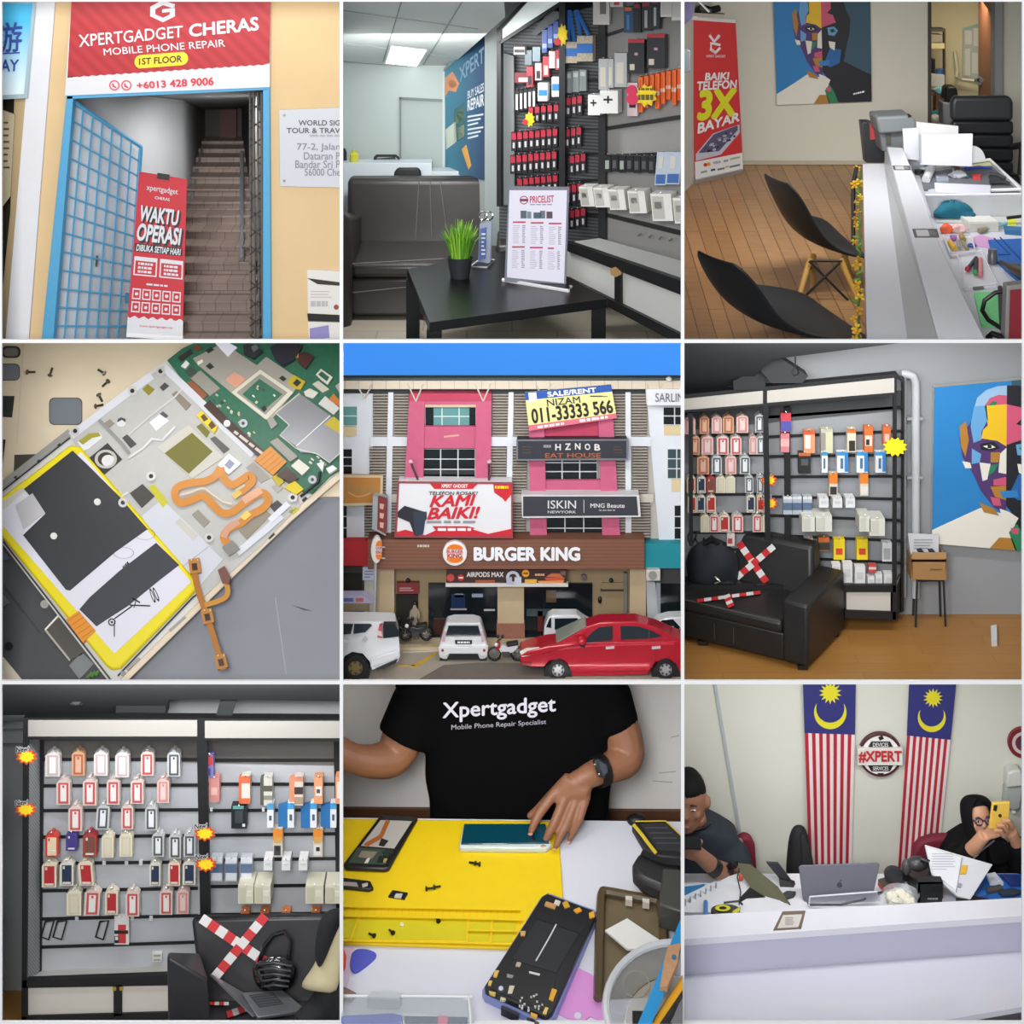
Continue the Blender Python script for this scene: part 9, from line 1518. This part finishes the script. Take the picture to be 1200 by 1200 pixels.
 # chairs
 for lab,q in (('dark red office chair behind the person in the navy T-shirt',[(864,984),(872,980),(880,982),(885,992),(887,1022),(862,1022)]),('dark red office chair behind the person with the yellow phone',[(1069,1012),(1071,996),(1078,987),(1092,982),(1112,981),(1150,985),(1150,1015),(1069,1018)])):
  c=thing('office_chair',lab,'chair',P(q[0][0],1030,19.65),'dark red office chairs');b=B();b.f(FY(19.6),q,.06,-.06);b.build('backrest',mat('#6d1428',.7,noise=.06),c,bevel=.04,seg=3);b=B();b.box(P(q[0][0]+6,1050,19.45),(.5,.4,.08));b.build('seat',mat('#6d1428',.7),c,bevel=.02)
 c=thing('office_chair','chair draped with a black jacket between the two flags\' desk','chair',P(938,1034,19.6));c['label']='chair draped with a black jacket behind the grey laptop'
 er=lambda u,v,r,ry:[P(u+r*math.cos(6.2832*q/16),v+2*math.sin(6.2832*q/16),19.5+ry*math.sin(6.2832*q/16)) for q in range(16)]
 b=B();b.loft([er(936,967,4,.04),er(936,971,9,.1),er(936,985,13,.14),er(937,1010,16,.16),er(939,1036,20,.18)]);jk=b.build('backrest',mat('#17181a',.8),c,sub=1,smooth=80);b=B();b.loft([[P(u,v,19.34+d) for u,v,d in r] for r in ([(936,970,0),(944,974,0),(943,978,.1),(937,974,.1)],[(938,995,-.02),(951,1000,-.02),(950,1004,.1),(940,1000,.1)],[(936,1030,-.04),(955,1034,-.02),(954,1038,.1),(938,1034,.1)])]);b.build('jacket',mat('#1f2022',.85),c,sub=1,smooth=80)
 # --- man
 sk=mat('#8a5f48',.5,noise=.05,scale=10);y=19.3;pe=thing('person','person in a navy T-shirt looking down at a black phone','person',P(815,1040,y));R3=Matrix.Rotation(math.radians(-12),3,'Z') @ Matrix.Rotation(math.radians(4),3,'X')
 b=B();hs=.57;Tm=head_parts(b,P(806,961,y-.05),hs,R3);b.tube([P(812,955,y+.02),P(815,985,y+.12)],[.13,.15],16)
 b.loft([sring(P((l+r)/2,v,y).x,y+.12,P(0,v,y).z,(r-l)/2*y/F,.2) for v,l,r in ((968,796,838),(982,786,862),(1010,786,864),(1045,788,862))])
 b.tube([P(858,985,y+.1),P(864,1010,y-.02),P(858,1026,y-.2),P(838,1018,y-.42),P(822,1004,y-.5),P(815,998,y-.52)],[.11,.115,.105,.09,.075,.07],14)
 for i,(u,v,e) in enumerate(((818,991,(822,985)),(812,997,(803,993)),(810,1001,(800,997)),(812,1005,(802,1002)))):b.tube([P(820,1000,y-.5),P(u,v,y-.54),P(e[0],e[1],y-.58)],[.05,.034,.026],8)
 fuse(b.build('person_body',sk,pe),.016,3);face(Tm,hs,R3,pe,lid=.35)
 b=B();T2=lambda x,yy,z:Tm(x,yy,z)
 b.loft([[T2(rx*math.cos(6.2832*k/24),cy+ry*math.sin(6.2832*k/24),z+(.05 if math.sin(6.2832*k/24)<-.3 else (-.22 if math.sin(6.2832*k/24)>.2 else-.06))*f) for k in range(24)] for z,rx,ry,cy,f in ((.62,.35,.43,.03,1),(.8,.335,.415,.04,.6),(.93,.25,.32,.04,.2),(1.02,.1,.13,.04,0))]);b.build('hair',mat('#0d0c0d',.8,noise=.2,scale=30,spec=.2),pe,sub=1,smooth=80)
 b=B();b.loft([sring(P((l+r)/2,v,y).x,y+.12,P(0,v,y).z,(r-l)/2*y/F,.26) for v,l,r in ((965,803,832),(971,794,848),(981,784,866),(1008,784,868),(1048,786,866))]);b.tube([P(846,990,y+.12),P(861,1003,y+.0),P(865,1022,y-.08)],[.15,.165,.17],16);fuse(b.build('tshirt',mat('#1d2530',.85,noise=.2,scale=8),pe),.026,5)
 b=B();b.tube([P(802,974,y-.17),P(814,973,y-.2),P(826,969,y-.12),P(832,964,y)],.018,6);b.build('collar',BLACK,pe)
 b=B();c0=P(836,1016,y-.43);ax=(P(838,1018,y-.42)-P(822,1004,y-.5)).normalized();q=V((0,0,1)).rotation_difference(ax);b.loft([[c0+q @ V((r*math.cos(6.2832*k/18),r*math.sin(6.2832*k/18),z)) for k in range(18)] for r,z in ((.075,-.05),(.088,-.045),(.088,.045),(.075,.05))],False);b.build('watch',BLACK,pe)
 b=B();fp=F3(P(800,980,y-.6),P(822,980,y-.56),P(812,998,y-.66));b.f(fp,[(794,981),(815,980),(822,984),(822,996),(812,995),(794,995)],.02,-.02);ph=tag(b.build('smartphone',mat('#0c0d0f',.3,spec=.2),bevel=.006),'black smartphone held by the person in the navy T-shirt','phone')
 # --- woman
 y=19.35;pe=thing('person','person in a black headscarf and glasses holding up a yellow phone','person',P(1150,1050,y));sk=mat('#c08d6e',.5,noise=.04,scale=10);R3=Matrix.Rotation(math.radians(10),3,'Z') @ Matrix.Rotation(math.radians(-16),3,'X');hs=.385
 b=B();Tw=head_parts(b,P(1148,978,y-.1),hs,R3);b.tube([P(1147,975,y),P(1147,1000,y+.05)],[.1,.12],14)
 b.loft([sring(P((l+r)/2,v,y).x,y+.1,P(0,v,y).z,(r-l)/2*y/F,.2) for v,l,r in ((1000,1122,1180),(1025,1112,1196),(1050,1112,1198))])
 b.tube([P(1172,1000,y+.05),P(1194,1020,y-.15),P(1196,1000,y-.35),P(1190,985,y-.42),P(1184,974,y-.46)],[.12,.1,.085,.06,.07],12);b.tube([P(1120,1006,y),P(1126,1012,y-.25),P(1144,990,y-.42),P(1154,978,y-.48)],[.11,.1,.07,.065],12)
 for (a,m_,e) in (((1183,973),(1185,964),(1178,961)),((1183,975),(1182,967),(1172,966)),((1183,977),(1178,971),(1166,972)),((1182,979),(1176,975),(1165,977)),((1156,977),(1162,968),(1168,962)),((1156,979),(1164,974),(1174,972)),((1155,981),(1163,980),(1172,978))):b.tube([P(*a,y-.46),P(*m_,y-.54),P(*e,y-.58)],[.034,.028,.021],8)
 fuse(b.build('person_body',sk,pe),.014,3);face(Tw,hs,R3,pe,'#a8665c')
 b=B()
 for x in (-.14,.14):b.tube([Tw(x+.1*math.cos(a),-.4,.5+.085*math.sin(a)) for a in [6.2832*i/18 for i in range(19)]],.008,5)
 b.tube([Tw(-.04,-.41,.52),Tw(.04,-.41,.52)],.008,5);b.tube([Tw(-.24,-.38,.53),Tw(-.33,-.1,.52)],.008,5);b.build('spectacles',mat('#3a3050',.3),pe)
 hj=mat('#111113',.85,noise=.2,scale=10,spec=.15);b=B();n=28
 def hring(z,rx,ryb,ryf,cy):return [Tw(rx*math.cos(6.2832*k/n),cy+(ryb if math.sin(6.2832*k/n)>0 else ryf)*math.sin(6.2832*k/n),z) for k in range(n)]
 b.loft([hring(.62+.1,.375,.46,.3,.03),hring(.86,.35,.42,.35,.04),hring(.98,.24,.3,.26,.04),hring(1.06,.06,.08,.07,.04)])
 for zz in range(8):# wrap at the back and sides, open at the face
  pass
 def arc(z,rx,ry,cy,g):return [Tw(rx*math.cos(a),cy+ry*math.sin(a),z) for a in [math.radians(-90+g+(360-2*g)*k/27) for k in range(28)]]
 b.build('headscarf_cap',hj,pe,sub=1,smooth=80)
 b=B();b.loft([arc(1.0,.2,.24,.04,4),arc(.94,.31,.37,.04,24),arc(.85,.375,.44,.04,38),arc(.74,.39,.46,.03,44),arc(.6,.395,.465,.03,46),arc(.4,.385,.46,.03,46),arc(.2,.36,.44,.0,38),arc(.04,.34,.4,-.02,16),arc(-.1,.4,.42,.0,4),arc(-.3,.62,.5,.06,4),arc(-.55,.95,.6,.1,4)],False,False);b.build('headscarf_wrap',hj,pe,solid=.03,sub=1,smooth=80)
 b=B();b.loft([sring(P((l+r)/2,v,y).x,y+.12,P(0,v,y).z,(r-l)/2*y/F,.26) for v,l,r in ((985,1130,1166),(994,1112,1182),(1006,1104,1194),(1030,1102,1202),(1056,1104,1204))]);b.tube([P(1176,1000,y+.05),P(1196,1022,y-.15),P(1197,1004,y-.34),P(1192,988,y-.41)],[.15,.14,.12,.1],14);b.tube([P(1118,1004,y),P(1124,1016,y-.22),P(1140,996,y-.38)],[.14,.13,.1],14);fuse(b.build('black_top',mat('#0f0f11',.85,noise=.2,scale=10,spec=.15),pe),.024,5)
 ph=thing('smartphone','yellow smartphone held up in front of the face','phone',P(1172,966,y-.6));fp=FY(y-.62);ylw=mat('#d3ae45',.35);b=B();b.f(fp,[(1163,941),(1184,940),(1182,972),(1159,972)],0,-.04);b.build('case',ylw,ph,bevel=.012);b=B();b.f(fp,[(1165,944),(1169,944),(1168,951),(1164,950)],.01,0);b.build('camera',BLACK,ph,bevel=.003);b=B();b.disc(fp,1172,956,2,.005,0,12);b.build('emblem',BLACK,ph)
 for e in ((1176,962),(1170,967),(1167,973)):b=B();b.tube([P(e[0]+9,e[1]+6,y-.58),P(e[0]+5,e[1],y-.66),P(e[0]-2,e[1]+.5,y-.67)],[.028,.026,.02],8);b.build('finger',sk,pe)
 b=B();b.tube([P(1165,985,y-.5),P(1150,997,y-.4),P(1141,1006,y-.5)],.008,5);tag(b.build('cable',mat('#6d6d72',.4)),'thin grey cable hanging below the yellow phone','cable')
 lamp('fill_reception',1000,809,17.9,2.6,.14,46,48)  # added unseen fill for the people and counter
room9()
flush_text();CLIP[0]=None
# ---------- the white lattice and partition panels that divide the nine rooms
pm=mat('#e9e9e9',.6);pp=mat('#c4c4c4',.8)
YB=28.0
for i,u in enumerate((0,400,800,1200)):
 b=B();b.r(FY(YF),u-2,-4,u+2,1204,0,-.03);struct('trim_%d' % (i+1),b,pm)
 b=B();b.poly([P(u,-4,YF+.03),P(u,-4,YB),P(u,1200,YB),P(u,1200,YF+.03)]);struct('wall_partition_%d' % (i+1),b,pp,smooth=0)
for i,v in enumerate((0,400,800,1200)):
 b=B();b.r(FY(YF-.002),-2,v-2,1202,v+2,0,-.03);struct('trim_%d' % (i+5),b,pm)
 b=B();b.poly([P(-2,v,YF+.03),P(1202,v,YF+.03),P(1202,v,YB),P(-2,v,YB)]);struct('floor_partition_%d' % (i+1),b,pp,smooth=0)
b=B();b.poly([P(-2,-4,YB),P(1202,-4,YB),P(1202,1204,YB),P(-2,1204,YB)]);struct('wall_back',b,pp)
# ---------- ambient fill, camera and key light
w=bpy.data.worlds.new('world');SC.world=w;w.use_nodes=True
w.node_tree.nodes['Background'].inputs[0].default_value=(.93,.96,1,1)
w.node_tree.nodes['Background'].inputs[1].default_value=.5
c=bpy.data.cameras.new('camera');co=bpy.data.objects.new('camera',c);COL.objects.link(co)
co.location=(0,0,ZC);co.rotation_euler=(math.pi/2,0,0)
c.sensor_width=36;c.lens=36*F/1200;c.shift_y=-(600-VH)/1200;c.clip_end=200;c.clip_start=.5
SC.camera=co
vs=SC.view_settings;vs.view_transform='Standard';vs.look='None';vs.exposure=0;vs.gamma=1;vs.use_curve_mapping=False
def area(name,loc,size,power,aim,col=(1,1,1)):
 l=bpy.data.lights.new(name,'AREA');l.size=size;l.energy=power;l.color=col
 o=bpy.data.objects.new(name,l);COL.objects.link(o);o.location=loc
 o.rotation_euler=(V(aim)-V(loc)).to_track_quat('-Z','Y').to_euler();return o
area('key_light',(-2.2,.5,11.5),5,2300,(0,18,4.5))  # added soft light beside the camera, brightens all rooms
